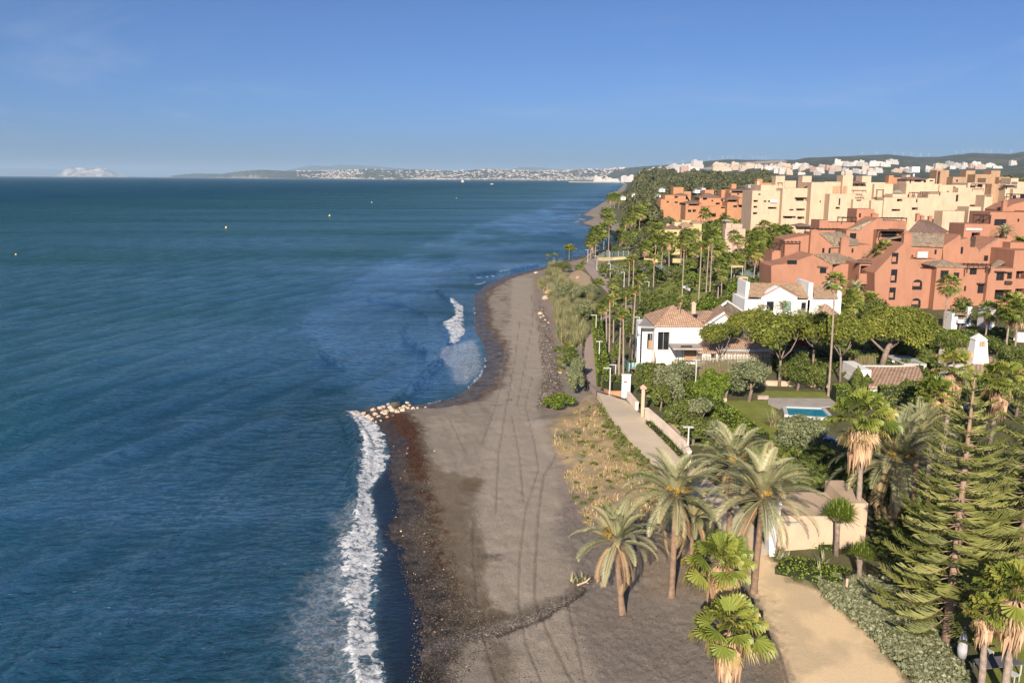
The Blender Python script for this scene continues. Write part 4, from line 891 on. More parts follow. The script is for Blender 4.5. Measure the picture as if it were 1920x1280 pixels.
for i, (bx, by, ty, lb) in enumerate([(1606, 728, 686, 'left slim cypress at the corner of the tiled house'), (1624, 732, 700, 'right slim cypress at the corner of the tiled house'), (1531, 545, 503, 'slim cypress against the terracotta wall'), (1698, 738, 708, 'short cypress before the shaded hedge')]):
    p = at(bx, by); H = hgt(p, ty); t = empty('cypress', p); tag(t, lb, 'cypress', 'slim cypresses')
    zc = np.linspace(.12, .92, 9)*H; c = np.stack([zc*0, zc*0, zc], 1); rr_ = .75*np.sin(np.pi*(.25+.72*np.linspace(0, 1, 9)))[:, None]*np.array([1, 1, 1.1]); rr_[:, 2] = H*.1
    link('foliage', cmesh('foliage', M_leaf, cloud(c, rr_, 3500, .13, 150+i, .7, upb=.8)), None, t); MB().tube([(0, 0, -.2), (0, 0, H*.5)], [.12, .08], 6).build('trunk', M_bark, t)
# lone flat topped tree and stumps on the point
for bx, by, ty, w, lb in [(1067, 487, 463, 21, 'lone little tree with a flat crown on the beach point'), (1026, 489, 482, 7, 'left one of two tiny dark trees on the point'), (1039, 487, 480, 9, 'right one of two tiny dark trees on the point')]:
    p = at(bx, by); t = empty('small_tree', p); tag(t, lb, 'tree', 'small trees on the beach point'); W = crown_px(p, w)/2; H = hgt(p, ty)
    c, r_ = lumps(160, 9, (W, W, H*.28), rr=.5); link('crown', cmesh('crown', M_pine, cloud(c, r_, 700, .3, 160, .4)), None, t, (0, 0, H*.72)); MB().tube([(0, 0, -.2), (0, 0, H*.75)], [.18, .12], 6).build('trunk', M_bark, t)
# ------------------------------------------------------------------ hedges
def hedge(pts, w, hh, mt, lb, seed, dens=60, size=.13, cat='hedge', group=None, loc=True):
    """a clipped hedge along ground points"""
    P_ = [at(a, b) for a, b in pts]; o = P_[0]; g2 = np.random.default_rng(seed); V = []; c_ = []; m_ = MB(); tot = 0
    t = empty('hedge', o); tag(t, lb, cat, group)
    for a, b in zip(P_[:-1], P_[1:]):
        L = (b-a).length; n = int(L*(w+2*hh)*dens*.55); d = (b-a).normalized(); s = V3(-d.y, d.x, 0).normalized()
        u = g2.random(n)*L; v = (g2.random(n)-.5)*w; z = g2.random(n)*hh; f_ = g2.random(n); cut = w/(w+2*hh)
        top = f_ < cut; z = np.where(top, hh+g2.normal(size=n)*.05, z); v = np.where(top, v, np.sign(v)*(w/2+g2.normal(size=n)*.05))
        base = np.array(a-o)[None]; dd = np.array(d); ss = np.array(s)
        bump = .10*fbm(u*1.1+seed, z*1.3, seed, 3)
        p = base+u[:, None]*dd+(v*(1+bump))[:, None]*ss; p[:, 2] += z*(1+bump)
        nn = np.where(top[:, None], np.array([[0, 0, 1.]]), np.sign(v)[:, None]*ss[None])+g2.normal(size=(n, 3))*.6; nn /= np.linalg.norm(nn, axis=1)[:, None]
        tt = np.cross(nn, g2.normal(size=(n, 3))); tt /= np.linalg.norm(tt, axis=1)[:, None]; bb = np.cross(nn, tt); sz = size*(.6+.8*g2.random((n, 1)))
        V.append(np.stack([p-tt*sz, p-bb*sz*.6, p+tt*sz, p+bb*sz*.6], 1).reshape(-1, 3)); c_.append(np.repeat(np.clip(.5+.28*g2.normal(size=n)+bump*1.5, 0, 1), 4))
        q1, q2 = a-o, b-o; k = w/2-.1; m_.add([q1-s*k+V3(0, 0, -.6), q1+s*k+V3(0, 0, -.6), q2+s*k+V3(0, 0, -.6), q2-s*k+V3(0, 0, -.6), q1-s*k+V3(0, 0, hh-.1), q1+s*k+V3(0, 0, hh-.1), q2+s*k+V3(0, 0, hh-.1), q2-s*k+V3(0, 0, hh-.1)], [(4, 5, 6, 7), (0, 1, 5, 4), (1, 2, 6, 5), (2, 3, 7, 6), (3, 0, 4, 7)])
    V = np.concatenate(V); c_ = np.concatenate(c_); link('foliage', npmesh('foliage', V, np.arange(len(V)).reshape(-1, 4), c_, mt=mt), None, t)
    m_.build('stems', M_hcore, t)
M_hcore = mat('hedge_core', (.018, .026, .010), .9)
hedge([(1131, 727), (1129, 700), (1125, 670), (1121, 635), (1119, 610)], 1.7, 2.0, M_hedge, 'clipped green hedge along the right side of the promenade', 1, 50)
hedge([(1150, 738), (1152, 722)], 3.2, 1.6, M_leaf, 'dark hedge above the orange garden wall', 2)
hedge([(1284, 736), (1330, 770), (1380, 808), (1425, 842)], 2.0, 1.7, M_hedge, 'bright green hedge running diagonally beside the lawn', 3, 60)
hedge([(1562, 752), (1590, 752)], 1.8, 2.0, M_hedge, 'bright clipped hedge block beside the very tall thin palm', 4, 60)
hedge([(1645, 762), (1700, 764), (1740, 766)], 1.6, 2.6, M_leaf, 'dark hedge in the shade below the tiled roof', 5)
hedge([(1215, 795), (1250, 828), (1282, 862)], .7, .5, M_leaf, 'thin strip of green along the foot of the low cream wall', 6, 60, .09)
hedge([(1710, 640), (1770, 640), (1830, 640)], 2.0, 1.8, M_leaf, 'long hedge behind the big pine and the pale trunk palm', 7, 20, .25)
hedge([(1085, 500), (1110, 478)], .8, .3, M_leaf, 'low strip of plants at the beach point', 8, 20, .2)
hedge([(1130, 478), (1165, 474), (1180, 472)], 2, 1.4, M_hedge, 'hedge behind the tennis court fence', 9, 20, .25)
hedge([(1470, 1010), (1500, 1014), (1560, 1022)], 2.2, .45, M_hedge, 'bed of bright green creeping plants below the cream wall', 10, 70, .10, 'plant bed')
hedge([(1462, 1062), (1520, 1072), (1590, 1092)], 2.6, .5, M_hedge, 'bed of low green and reddish plants along the dirt track', 11, 70, .10, 'plant bed')
hedge([(1700, 735), (1735, 735)], 1.2, 1.5, M_leaf, 'hedge beside the tiled house', 12)
# ------------------------------------------------------------------ reeds, grasses, succulents
RE = [tuft(i, 190, 3.0, .045, M_reed, (48, 88), .45, 'blades', .9) for i in range(3)]
GR = [tuft(10+i, 60, .5, .02, M_reed, (20, 80), .8, 'blades', .35) for i in range(3)]
def clump(name, me, p, s, lb, cat, grp, sz=None):
    t = empty(name, p, rnd.uniform(0, 6.28)); tag(t, lb, cat, grp); o = link('blades', me, None, t); o.scale = (s, s, sz or s); return t
rg = random.Random(5)
RB = [(1012, 530), (1045, 520), (1060, 545), (1040, 560), (1062, 580), (1045, 595), (1075, 600), (1100, 590), (1070, 625), (1092, 630), (1055, 640), (1100, 560), (1088, 548)]
poly_reed = [(1008, 535), (1035, 495), (1062, 498), (1080, 530), (1105, 545), (1120, 570), (1112, 605), (1098, 640), (1070, 655), (1052, 640), (1045, 600), (1040, 575), (1015, 548)]
k = 0
while k < 150:
    a, b = rg.uniform(1000, 1125), 495+165*rg.random()**1.3
    if not inpoly(np.array([a]), np.array([b]), poly_reed)[0]: continue
    if 1060 < a < 1100 and 505 < b < 535: continue
    p = at(a, b); clump('reed_clump', RE[k % 3], p, rg.uniform(.55, .95), 'clump of tall reeds on the bank between beach and promenade', 'reeds', 'reeds on the beach bank', rg.uniform(.5, .95)); k += 1
# leafy creeper mass nearest the dry grass, and bushes along the railing
for i, (bx, by, ty, w, mt, lb) in enumerate([(1045, 768, 738, 60, M_hedge, 'bright green creeping bush spilling onto the sand'), (1078, 742, 690, 34, M_olive, 'grey green bush along the promenade railing, nearest one'), (1082, 715, 672, 34, M_olive, 'grey green bush along the promenade railing, middle one'),
                                            (1070, 690, 650, 30, M_leaf, 'dark bush above the pebble slope'), (1060, 560, 530, 34, M_olive, 'silvery bush among the reeds'), (1095, 606, 560, 34, M_reed, 'straw coloured bush at the top of the reed bank'), (1108, 556, 532, 24, M_olive, 'grey bush at the promenade edge above the reeds'), (1056, 512, 492, 38, M_leaf, 'dark green bush at the seaward top of the reed bank'), (1086, 560, 536, 40, M_olive, 'blue green bush above the reed slope')]):
    shrub(bx, by, ty, w, mt, lb, 170+i, 3500, .14, trunk=False, nl=18)
# dry grass tufts: uncounted
def scatter(name, mesh_list, poly, n, smin, smax, lb, mt, seed):
    g3 = random.Random(seed); V = []; F_ = []; c_ = []; o = 0; k = 0; o0 = None
    src = [(np.array([v.co[:] for v in me_.vertices]), np.array([p.vertices[:] for p in me_.polygons]), np.array([a.value for a in me_.attributes['var'].data])) for me_ in mesh_list]
    xs = [a for a, b in poly]; ys = [b for a, b in poly]
    while k < n:
        a, b = g3.uniform(min(xs), max(xs)), g3.uniform(min(ys), max(ys))
        if not inpoly(np.array([a]), np.array([b]), poly)[0]: continue
        x_, y_ = flat(a, b, 2.3)
        if mt is M_straw and float(fbm(np.array([x_*.45]), np.array([y_*.45]), 77, 3)[0]) < g3.uniform(-.35, .15): continue
        z_ = gz(x_, y_)-.03; v, f, cc_ = src[k % len(src)]; s = g3.uniform(smin, smax); an = g3.uniform(0, 6.28); ca_, sa = math.cos(an), math.sin(an)
        vv = v*s; vv = np.stack([vv[:, 0]*ca_-vv[:, 1]*sa+x_, vv[:, 0]*sa+vv[:, 1]*ca_+y_, vv[:, 2]+z_], 1)
        V.append(vv); F_.append(f+o); o += len(v); sh_ = g3.uniform(-.2, .2); c_.append(np.clip(cc_+sh_, 0, 1)); k += 1
    me = npmesh(name, np.concatenate(V), np.concatenate(F_), np.concatenate(c_), mt=mt)
    return tag(link(name, me), lb, kind='stuff')
GR2 = [tuft(30+i, 26, .45, .03, M_reed, (15, 75), .9, 'blades', .3, 2) for i in range(3)]
GS = [tuft(40+i, 30, .32, .035, M_succ, (15, 80), .5, 'blades', .25, 2) for i in range(3)]
LS = [round_crown(70+i, M_succ, 70, .10, (.4, .4, .2), .15, 6) for i in range(3)]
LF = [round_crown(50+i, M_leaf, 60, .16, (.4, .4, .25), .2, 5) for i in range(3)]
scatter('dry_grass', GR2, [(1035, 800), (1062, 768), (1105, 745), (1125, 755), (1150, 790), (1185, 835), (1225, 880), (1250, 930), (1205, 960), (1140, 985), (1100, 950), (1072, 900), (1050, 850)], 520, .45, 1.3, 'dry yellow grass between the sand and the concrete path', M_straw, 1)
scatter('scrub', LF, [(1040, 800), (1105, 750), (1150, 790), (1225, 880), (1250, 930), (1205, 960), (1100, 950), (1060, 870)], 70, .3, .9, 'low green scrub dotted through the dry grass', M_leaf, 12)
scatter('verge_plants', LF, [(1120, 755), (1128, 752), (1150, 788), (1180, 825), (1215, 862), (1240, 890), (1225, 905), (1190, 880), (1155, 840), (1130, 800)], 130, .35, .9, 'low green verge plants on the left edge of the concrete path', M_leaf, 2)
scatter('ground_cover', LS, [(1545, 1100), (1600, 1092), (1680, 1110), (1770, 1200), (1800, 1290), (1720, 1290), (1655, 1215), (1605, 1165), (1545, 1118)], 1700, .6, 1.7, 'grey green succulent ground cover on the right of the dirt track', M_succ, 3)
scatter('garden_plants', LF, [(1230, 690), (1290, 700), (1420, 840), (1460, 850), (1560, 860), (1700, 900), (1900, 960), (1900, 1180), (1740, 1140), (1650, 1050), (1640, 940), (1400, 900), (1290, 830), (1215, 745)], 1100, .8, 2.4, 'mixed low green planting in the near gardens', M_leaf, 4)
scatter('garden_plants', LF, [(1400, 640), (1900, 640), (1900, 760), (1740, 760), (1560, 715), (1400, 700)], 500, 1., 2.6, 'mixed low green planting in front of the pine trees', M_leaf, 5)
scatter('garden_plants', LF, [(1120, 500), (1330, 490), (1480, 500), (1480, 560), (1390, 600), (1240, 600), (1150, 610), (1150, 560)], 500, 1.2, 3.0, 'mixed low green planting behind the palms', M_leaf, 6)
AG = tuft(60, 34, .9, .07, M_succ, (10, 85), .1, 'leaves', .06)
for i, (bx, by, lb) in enumerate([(1460, 1048, 'blue grey agave at the bend of the dirt track, left one'), (1476, 1050, 'blue grey agave beside the one at the bend of the track'), (1542, 1058, 'large blue grey agave under the cream wall'), (1535, 1078, 'agave in the low bed by the dirt track'), (1588, 1108, 'agave beside the short garden post'), (1668, 1070, 'agave under the tiered conifer'), (1700, 1180, 'agave in the grey ground cover')]):
    clump('agave', AG, at(bx, by), 1.2, lb, 'agave', 'agaves by the dirt track')
PG = tuft(61, 160, 1.9, .02, M_reed, (35, 88), .9, 'blades', .25, 5)
clump('feather_grass', PG, at(1450, 800), 1.35, 'clump of pale feather grass at the corner of the pool', 'ornamental grass', 'feather grass')
# dragon trees: forked trunk under a dense head of blades
HD = tuft(62, 90, .95, .05, M_hedge, (-15, 88), .3, 'leaves', .12)
for bx, by, ty, w, lb, sd_ in [(1568, 1041, 928, 64, 'dragon tree in front of the cream wall', 1), (1611, 1090, 1012, 48, 'smaller dragon tree beside the tiered conifer', 2), (1700, 1130, 1080, 50, 'stubby dragon tree half hidden by the tiered conifer', 3)]:
    p = at(bx, by); H = hgt(p, ty); W = crown_px(p, w)/2; t = empty('dragon_tree', p); tag(t, lb, 'dragon tree', 'dragon trees'); r = random.Random(sd_); m_ = MB(); f0 = V3(-.1, 0, H*.55); m_.tube([(0, 0, -.2), (-.05, 0, H*.3), f0], [.24, .17, .2], 9)
    for k in range(12):
        a = k*2.4; q_ = math.sqrt((k+.5)/12); e = V3(math.cos(a)*W*.72*q_, math.sin(a)*W*.72*q_, H*(.80-.16*q_*q_)); m_.tube([f0, f0.lerp(e, .6)+V3(0, 0, -.05), e], [.10, .07, .05], 6)
        h_ = link('leaf_head', HD, None, t, e); s = max(.7, W*.85); h_.scale = (s, s, s)
    m_.build('trunk', M_bark, t, smooth=True)
# ------------------------------------------------------------------ woods
WD = [round_crown(200+i, M_wood, 1500, .62, (3.1, 3.1, 2.7), 3.3+.4*i, 16) for i in range(3)]
WD2 = [round_crown(210+i, M_leaf, 1500, .55, (3.0, 3.0, 2.4), 2.9, 16) for i in range(2)]
WT = MB().tube([(0, 0, -1), (.1, 0, 2), (0, 0, 4)], [.3, .22, .1], 6).mesh('trunk'); WT.materials.append(M_bark)
WL = []
def wood(a, Y, s, kind, lb, grp): WL.append((a, float(Y), s, kind, lb, grp))
g4 = random.Random(9)
for i in range(170):
    b_ = 350+22*g4.random(); a_ = g4.uniform(1190+max(0, 358-b_)*2.2, 1435); Y = min(at(a_, b_).y, 2600); wood(a_, Y, max(1.3, 2.3*Y/900)*g4.uniform(.8, 1.2), 1, 'dark olive pine in the wood beyond the orange flats', 'trees of the dark wood')
for i in range(60):
    Y = g4.uniform(300, 560); wood(g4.uniform(1165+max(0, 430-Y)*.35, 1245), Y, .8+.5*g4.random(), i % 3 == 0, 'leafy tree in the belt left of the orange flats', 'trees left of the orange flats')
for i in range(70):
    Y = g4.uniform(340, 400); wood(g4.uniform(1235, 1415), Y, 1.15+.4*g4.random(), 0, 'leafy tree in front of the orange flats', 'trees before the orange flats')
for i in range(46):
    Y = g4.uniform(430, 1100); wood(g4.uniform(1176, 1248), Y, 1.1+.5*g4.random()+Y/1600, 1, 'tree of the coastal wood left of the orange flats', 'trees of the coastal wood')
for i in range(26):
    Y = g4.uniform(420, 620); wood(g4.uniform(1440, 1640), Y, 1.6+.4*g4.random(), 1, 'dark tree showing over the cream flats roofs', 'trees behind the cream flats')
for i in range(34):
    Y = g4.uniform(600, 900); wood(g4.uniform(1745, 1990), Y, 2.3+.6*g4.random(), 1, 'dark tree between the tan towers and the hills', 'trees behind the tan towers')
for i in range(34):
    Y = g4.uniform(240, 330); wood(g4.uniform(1180, 1450), Y, .55+.3*g4.random(), 0, 'bushy tree among the palm trunks', 'bushy trees among the palms')

def plant_woods():
    WL.sort(key=lambda w: -w[2]/w[1]); V = []; c_ = []; g_ = np.random.default_rng(8)
    for i, (a, Y, s, kind, lb, grp) in enumerate(WL):
        p = gp(a, Y); me_ = (WD if kind else WD2)[rnd.randrange(3 if kind else 2)]; sx, sy, sz = s*rnd.uniform(.85, 1.15), s*rnd.uniform(.85, 1.15), s*rnd.uniform(.9, 1.25); an = rnd.uniform(0, 6.28)
        if i < 275:
            t = empty('tree', p, an); tag(t, lb, 'tree', grp); c = link('crown', me_, None, t); c.scale = (sx, sy, sz); tr_ = link('trunk', WT, None, t); tr_.scale = (s, s, s)
        else:                                # the smallest ones of the far wood run together
            v = np.array([q_.co[:] for q_ in me_.vertices]).reshape(-1, 4, 3)[::2]; u = np.array([q_.value for q_ in me_.attributes['var'].data])[::8]; v = (v-v.mean(1, keepdims=True))*1.35+v.mean(1, keepdims=True); V.append((v*np.array([sx, sy, sz])+np.array(p)).reshape(-1, 3)); c_.append(np.repeat(u, 4))
    V = np.concatenate(V); me = npmesh('woodland', V, np.arange(len(V)).reshape(-1, 4), np.concatenate(c_), mt=M_wood); tag(link('woodland', me), 'far dark wood seen as one mass beyond the orange flats', kind='stuff')
plant_woods()
# ------------------------------------------------------------------ building materials
def tilemat(name, c0, c1, c2, sc_=2.6, ang=0.):
    m, n, l, b = nodes(name); g = n.new('ShaderNodeNewGeometry'); mp = n.new('ShaderNodeMapping'); mp.inputs['Rotation'].default_value = (0, 0, ang); l.new(g.outputs['Position'], mp.inputs[0])
    w = n.new('ShaderNodeTexWave'); w.inputs['Scale'].default_value = sc_*.32; w.inputs['Distortion'].default_value = .6; w.inputs['Detail'].default_value = 2; w.inputs['Detail Scale'].default_value = 3; w.bands_direction = 'X'; l.new(mp.outputs[0], w.inputs['Vector'])
    nz = n.new('ShaderNodeTexNoise'); nz.inputs['Scale'].default_value = 1.5; nz.inputs['Detail'].default_value = 8; nz.inputs['Roughness'].default_value = .85; l.new(g.outputs['Position'], nz.inputs['Vector'])
    r = _ramp(n, [(.38, c0), (.5, c1), (.62, c2)]); l.new(nz.outputs['Fac'], r.inputs[0])
    mx = n.new('ShaderNodeMix'); mx.data_type = 'RGBA'; mx.blend_type = 'MULTIPLY'; mx.inputs[0].default_value = .45; r2 = _ramp(n, [(.1, (.35, .3, .28)), (.6, (1, 1, 1))]); l.new(w.outputs['Fac'], r2.inputs[0]); l.new(r.outputs[0], mx.inputs[6]); l.new(r2.outputs[0], mx.inputs[7]); l.new(mx.outputs[2], b.inputs['Base Color'])
    bp = n.new('ShaderNodeBump'); bp.inputs['Strength'].default_value = .8; bp.inputs['Distance'].default_value = .08; l.new(w.outputs['Fac'], bp.inputs['Height']); l.new(bp.outputs[0], b.inputs['Normal']); b.inputs['Roughness'].default_value = .9
    return m
def plaster(name, col, vary=.10):
    m, n, l, b = nodes(name); g = n.new('ShaderNodeNewGeometry'); mp = n.new('ShaderNodeMapping'); mp.inputs['Scale'].default_value = (1, 1, .35); l.new(g.outputs['Position'], mp.inputs[0])
    nz = n.new('ShaderNodeTexNoise'); nz.inputs['Scale'].default_value = .6; nz.inputs['Detail'].default_value = 8; nz.inputs['Roughness'].default_value = .65; l.new(mp.outputs[0], nz.inputs['Vector'])
    r = _ramp(n, [(.3, tuple(c*(1-vary*1.6) for c in col)), (.5, col), (.72, tuple(min(1, c*(1+vary)) for c in col))]); l.new(nz.outputs['Fac'], r.inputs[0]); l.new(r.outputs[0], b.inputs['Base Color']); b.inputs['Roughness'].default_value = .92; b.inputs['Specular IOR Level'].default_value = .15
    return m
W_salmon = plaster('terracotta_plaster', (.325, .163, .106)); W_cream = plaster('cream_plaster', (.47, .345, .245)); W_orange = plaster('orange_plaster', (.37, .190, .105)); W_white = plaster('white_plaster', (.68, .66, .64), .05)
W_tan = plaster('tan_plaster', (.33, .215, .135)); W_yellow = plaster('yellow_plaster', (.46, .37, .20)); W_pink = plaster('pink_cream_plaster', (.44, .32, .25)); W_pale = plaster('garden_wall', (.47, .36, .26))
T_old = tilemat('weathered_tiles', (.13, .10, .07), (.30, .235, .165), (.50, .41, .30)); T_brown = tilemat('brown_tiles', (.30, .185, .12), (.43, .28, .19), (.56, .38, .27), 3.); T_straw = tilemat('ochre_tiles', (.24, .155, .10), (.38, .26, .165), (.50, .37, .25), 3.)
T_villa = tilemat('mottled_tiles', (.26, .17, .12), (.46, .31, .22), (.60, .42, .30), 2.2, .5); T_dark = tilemat('dusky_tiles', (.13, .09, .075), (.22, .145, .115), (.30, .20, .16), 3.)
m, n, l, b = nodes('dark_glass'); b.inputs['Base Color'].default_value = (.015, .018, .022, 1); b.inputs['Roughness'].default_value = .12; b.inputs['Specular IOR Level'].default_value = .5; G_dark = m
D_wood = mat('dark_timber', (.055, .035, .028), .8, .3); D_shut = mat('red_shutter', (.22, .045, .025), .7); D_grey = mat('grey_slab', (.34, .31, .28), .8, .12, 1.); D_metal = mat('white_metal', (.46, .46, .45), .5, .05); D_roofg = mat('grey_roof', (.30, .285, .27), .8, .12, .8); D_green = mat('green_shutter', (.20, .32, .25), .6)
class Bld:
    def __init__(s, name, cx, Y, label, cat, wall, group=None, base=None):
        s.o = Vector(((cx-960)/F*Y, Y, 0)); s.o.z = gz(s.o.x, s.o.y) if base is None else base; s.root = empty(name, s.o); tag(s.root, label, cat, group); s.W = []; s.wm = wall
    def P(s, px, py, Y): return onY(px, py, Y)-s.o
    def piece(s): s.W.append(MB()); return s.W[-1]
    def block(s, x0, x1, yt, Y, dep, holes=(), yb=None, mb=None, win='window', shut=None):
        """box whose front fills the pixel rectangle at depth Y; holes are (x0, x1, ytop, ybottom, kind)"""
        m_ = mb or s.piece(); a = s.P(x0, yt, Y); b_ = s.P(x1, yt, Y); zt = (a.z+b_.z)/2; zb = (-1.5 if yb is None else s.P((x0+x1)/2, yb, Y).z)
        X0, X1 = a.x, b_.x; y = Y-s.o.y
        # front wall as a grid that leaves the openings out
        hs = []
        for h_ in holes:
            p, q_ = s.P(h_[0], h_[2], Y), s.P(h_[1], h_[3], Y); k_ = h_[4] if len(h_) > 4 else 'w'
            hx0, hx1, hz0, hz1 = max(X0+.12, p.x), min(X1-.12, q_.x), max(zb+.1, q_.z), min(zt-.15, p.z)
            if hx1-hx0 > .15 and hz1-hz0 > .15: hs.append((hx0, hx1, hz0, hz1, k_))
        xs = sorted({X0, X1, *[v for h_ in hs for v in h_[:2]]}); zs = sorted({zb, zt, *[v for h_ in hs for v in h_[2:4]]})
        for i in range(len(xs)-1):
            for j in range(len(zs)-1):
                cx, cz = (xs[i]+xs[i+1])/2, (zs[j]+zs[j+1])/2
                if any(h_[0] < cx < h_[1] and h_[2] < cz < h_[3] for h_ in hs): continue
                m_.add([(xs[i], y, zs[j]), (xs[i+1], y, zs[j]), (xs[i+1], y, zs[j+1]), (xs[i], y, zs[j+1])], [(0, 1, 2, 3)])
        y2 = y+dep
        m_.add([(X0, y, zb), (X1, y, zb), (X1, y2, zb), (X0, y2, zb), (X0, y, zt), (X1, y, zt), (X1, y2, zt), (X0, y2, zt)], [(4, 5, 6, 7), (1, 2, 6, 5), (2, 3, 7, 6), (3, 0, 4, 7)])
        for hx0, hx1, hz0, hz1, k_ in hs:
            d = {'w': .28, 'r': 1.7, 's': .25, 'g': .3, 'l': .5}[k_]; yy = y+d
            m_.add([(hx0, y, hz0), (hx1, y, hz0), (hx1, y, hz1), (hx0, y, hz1), (hx0, yy, hz0), (hx1, yy, hz0), (hx1, yy, hz1), (hx0, yy, hz1)], [(0, 1, 5, 4), (1, 2, 6, 5), (2, 3, 7, 6), (3, 0, 4, 7)])
            if k_ == 'r':        # balcony: inner wall with a dark door behind
                m_.add([(hx0, yy, hz0), (hx1, yy, hz0), (hx1, yy, hz1), (hx0, yy, hz1)], [(0, 1, 2, 3)])
                w_ = (hx1-hx0); wn_ = MB().box(hx0+w_*.22, hx1-w_*.18, yy-.06, yy-.01, hz0+.03, hz1-(hz1-hz0)*.14); wn_.build('balcony_door', G_dark, s.root)
                if hz1-hz0 > 1.6:
                    MB().box(hx0+.02, hx1-.02, y+.05, y+.12, hz0+.80, hz0+.88).box(hx0+.02, hx1-.02, y+.05, y+.10, hz0+.4, hz0+.46).build('railing', D_wood, s.root)
            else:
                mt = {'w': G_dark, 's': D_shut, 'g': D_green, 'l': G_dark}[k_]; wn_ = MB().box(hx0-.02, hx1+.02, yy-.04, yy+.02, hz0-.02, hz1+.02); wo = wn_.build('window', mt, s.root)
                f_ = .07; cx = (hx0+hx1)/2; fr = MB().box(hx0, hx0+f_, yy-.10, yy-.045, hz0, hz1).box(hx1-f_, hx1, yy-.10, yy-.045, hz0, hz1).box(hx0+f_, hx1-f_, yy-.10, yy-.045, hz1-f_, hz1).box(hx0+f_, hx1-f_, yy-.10, yy-.045, hz0, hz0+f_)
                if hx1-hx0 > .9: fr.box(cx-.03, cx+.03, yy-.10, yy-.045, hz0+f_, hz1-f_)
                fr.build('frame', D_wood if s.wm is not W_white else D_grey, wo)
    def poly(s, pts, Y, dep, mb=None):
        """front outline (pixels) pushed back by dep"""
        m_ = mb or s.piece(); A = [s.P(a, b_, Y) for a, b_ in pts]; n_ = len(A)
        B = [Vector((p.x, p.y+dep, p.z)) for p in A]; m_.add(A+B, [tuple(range(n_)), tuple(range(2*n_-1, n_-1, -1))]+[((i+1) % n_, i, n_+i, n_+(i+1) % n_) for i in range(n_)])
    def slab(s, pts, mt, name='roof', th=.18, over=None):
        """sheet through (px, py, Y) points with thickness"""
        A = [s.P(*p) for p in pts]; nn = (A[1]-A[0]).cross(A[2]-A[0]).normalized(); nn = nn if nn.z > 0 else -nn
        B = [p-nn*th for p in A]; n_ = len(A); m_ = MB(); m_.add(A+B, [tuple(range(n_)), tuple(range(2*n_-1, n_-1, -1))]+[((i+1) % n_, i, n_+i, n_+(i+1) % n_) for i in range(n_)]); return m_.build(name, mt, s.root)
    def box(s, x0, x1, yt, yb, Y, dep, mt, name):
        a, b_ = s.P(x0, yt, Y), s.P(x1, yb, Y); return MB().box(a.x, b_.x, a.y, a.y+dep, b_.z, a.z).build(name, mt, s.root)
    def hip(s, x0, x1, ye, yr, Y, dep, mt, inset=.32, over=.35, gable=False):
        """hipped roof over the block x0..x1, eaves at row ye, ridge at row yr (seen at mid depth)"""
        a, b_ = s.P(x0, ye, Y), s.P(x1, ye, Y); X0, X1 = a.x-over, b_.x+over; z = (a.z+b_.z)/2; y0_, y1_ = a.y-over, a.y+dep+over; ym = (y0_+y1_)/2
        zr = s.P((x0+x1)/2, yr, Y+dep/2).z; zr = max(zr, z+.5); w = X1-X0; i_ = 0 if gable else min(w*.45, (y1_-y0_)/2); m_ = MB()
        m_.add([(X0, y0_, z), (X1, y0_, z), (X1, y1_, z), (X0, y1_, z), (X0+i_, ym, zr), (X1-i_, ym, zr), (X0, y0_, z-.15), (X1, y0_, z-.15), (X1, y1_, z-.15), (X0, y1_, z-.15)],
               [(0, 1, 5, 4), (1, 2, 5), (2, 3, 4, 5), (3, 0, 4), (0, 6, 7, 1), (1, 7, 8, 2), (2, 8, 9, 3), (3, 9, 6, 0), (9, 8, 7, 6)]); return m_.build('roof', mt, s.root)
    def pergola(s, x0, x1, yt, yb, Y, dep, mt=None):
        mt = mt or D_wood; a, b_ = s.P(x0, yt, Y), s.P(x1, yb, Y); m_ = MB(); zt = a.z; n_ = max(3, int((b_.x-a.x)/.9))
        m_.box(a.x, b_.x, a.y, a.y+.14, zt-.2, zt).box(a.x, b_.x, a.y+dep-.14, a.y+dep, zt-.2, zt)
        for i in range(n_+1): x_ = a.x+(b_.x-a.x-.1)*i/n_; m_.box(x_, x_+.1, a.y-.2, a.y+dep+.1, zt+.002, zt+.10)
        for x_ in (a.x, b_.x-.16):
            for yy in (a.y+.005, a.y+dep-.165): m_.box(x_, x_+.16, yy, yy+.16, b_.z, zt-.2)
        return m_.build('pergola', mt, s.root)
    def chimney(s, x0, x1, yt, yb, Y, dep=.9, mt=None):
        a, b_ = s.P(x0, yt, Y), s.P(x1, yb, Y); m_ = MB(); m_.box(a.x, b_.x, a.y, a.y+dep, b_.z, a.z-.3).box(a.x-.08, b_.x+.08, a.y-.08, a.y+dep+.08, a.z-.3, a.z-.14); w = (b_.x-a.x)
        m_.add([(a.x, a.y, a.z-.14), (b_.x, a.y, a.z-.14), (b_.x, a.y+dep, a.z-.14), (a.x, a.y+dep, a.z-.14), ((a.x+b_.x)/2, a.y+dep/2, a.z+.15)], [(0, 1, 4), (1, 2, 4), (2, 3, 4), (3, 0, 4)]); return m_.build('chimney', mt or s.wm, s.root)
    def done(s, rz=0.):
        bb = [(np.min(w_.v, 0)-.05, np.max(w_.v, 0)+.05) for w_ in s.W]; g_ = list(range(len(s.W)))   # wings that touch form one wall mesh
        for i in range(len(bb)):
            for j in range(i):
                if (bb[i][0] < bb[j][1]).all() and (bb[j][0] < bb[i][1]).all(): a_, b_ = g_[i], g_[j]; g_ = [b_ if x_ == a_ else x_ for x_ in g_]
        for k in sorted(set(g_)):
            m_ = MB()
            for i, w_ in enumerate(s.W):
                if g_[i] == k: m_.add(w_.v, w_.f)
            m_.build('wall', s.wm, s.root)
        s.root.rotation_euler = (0, 0, rz); return s.root
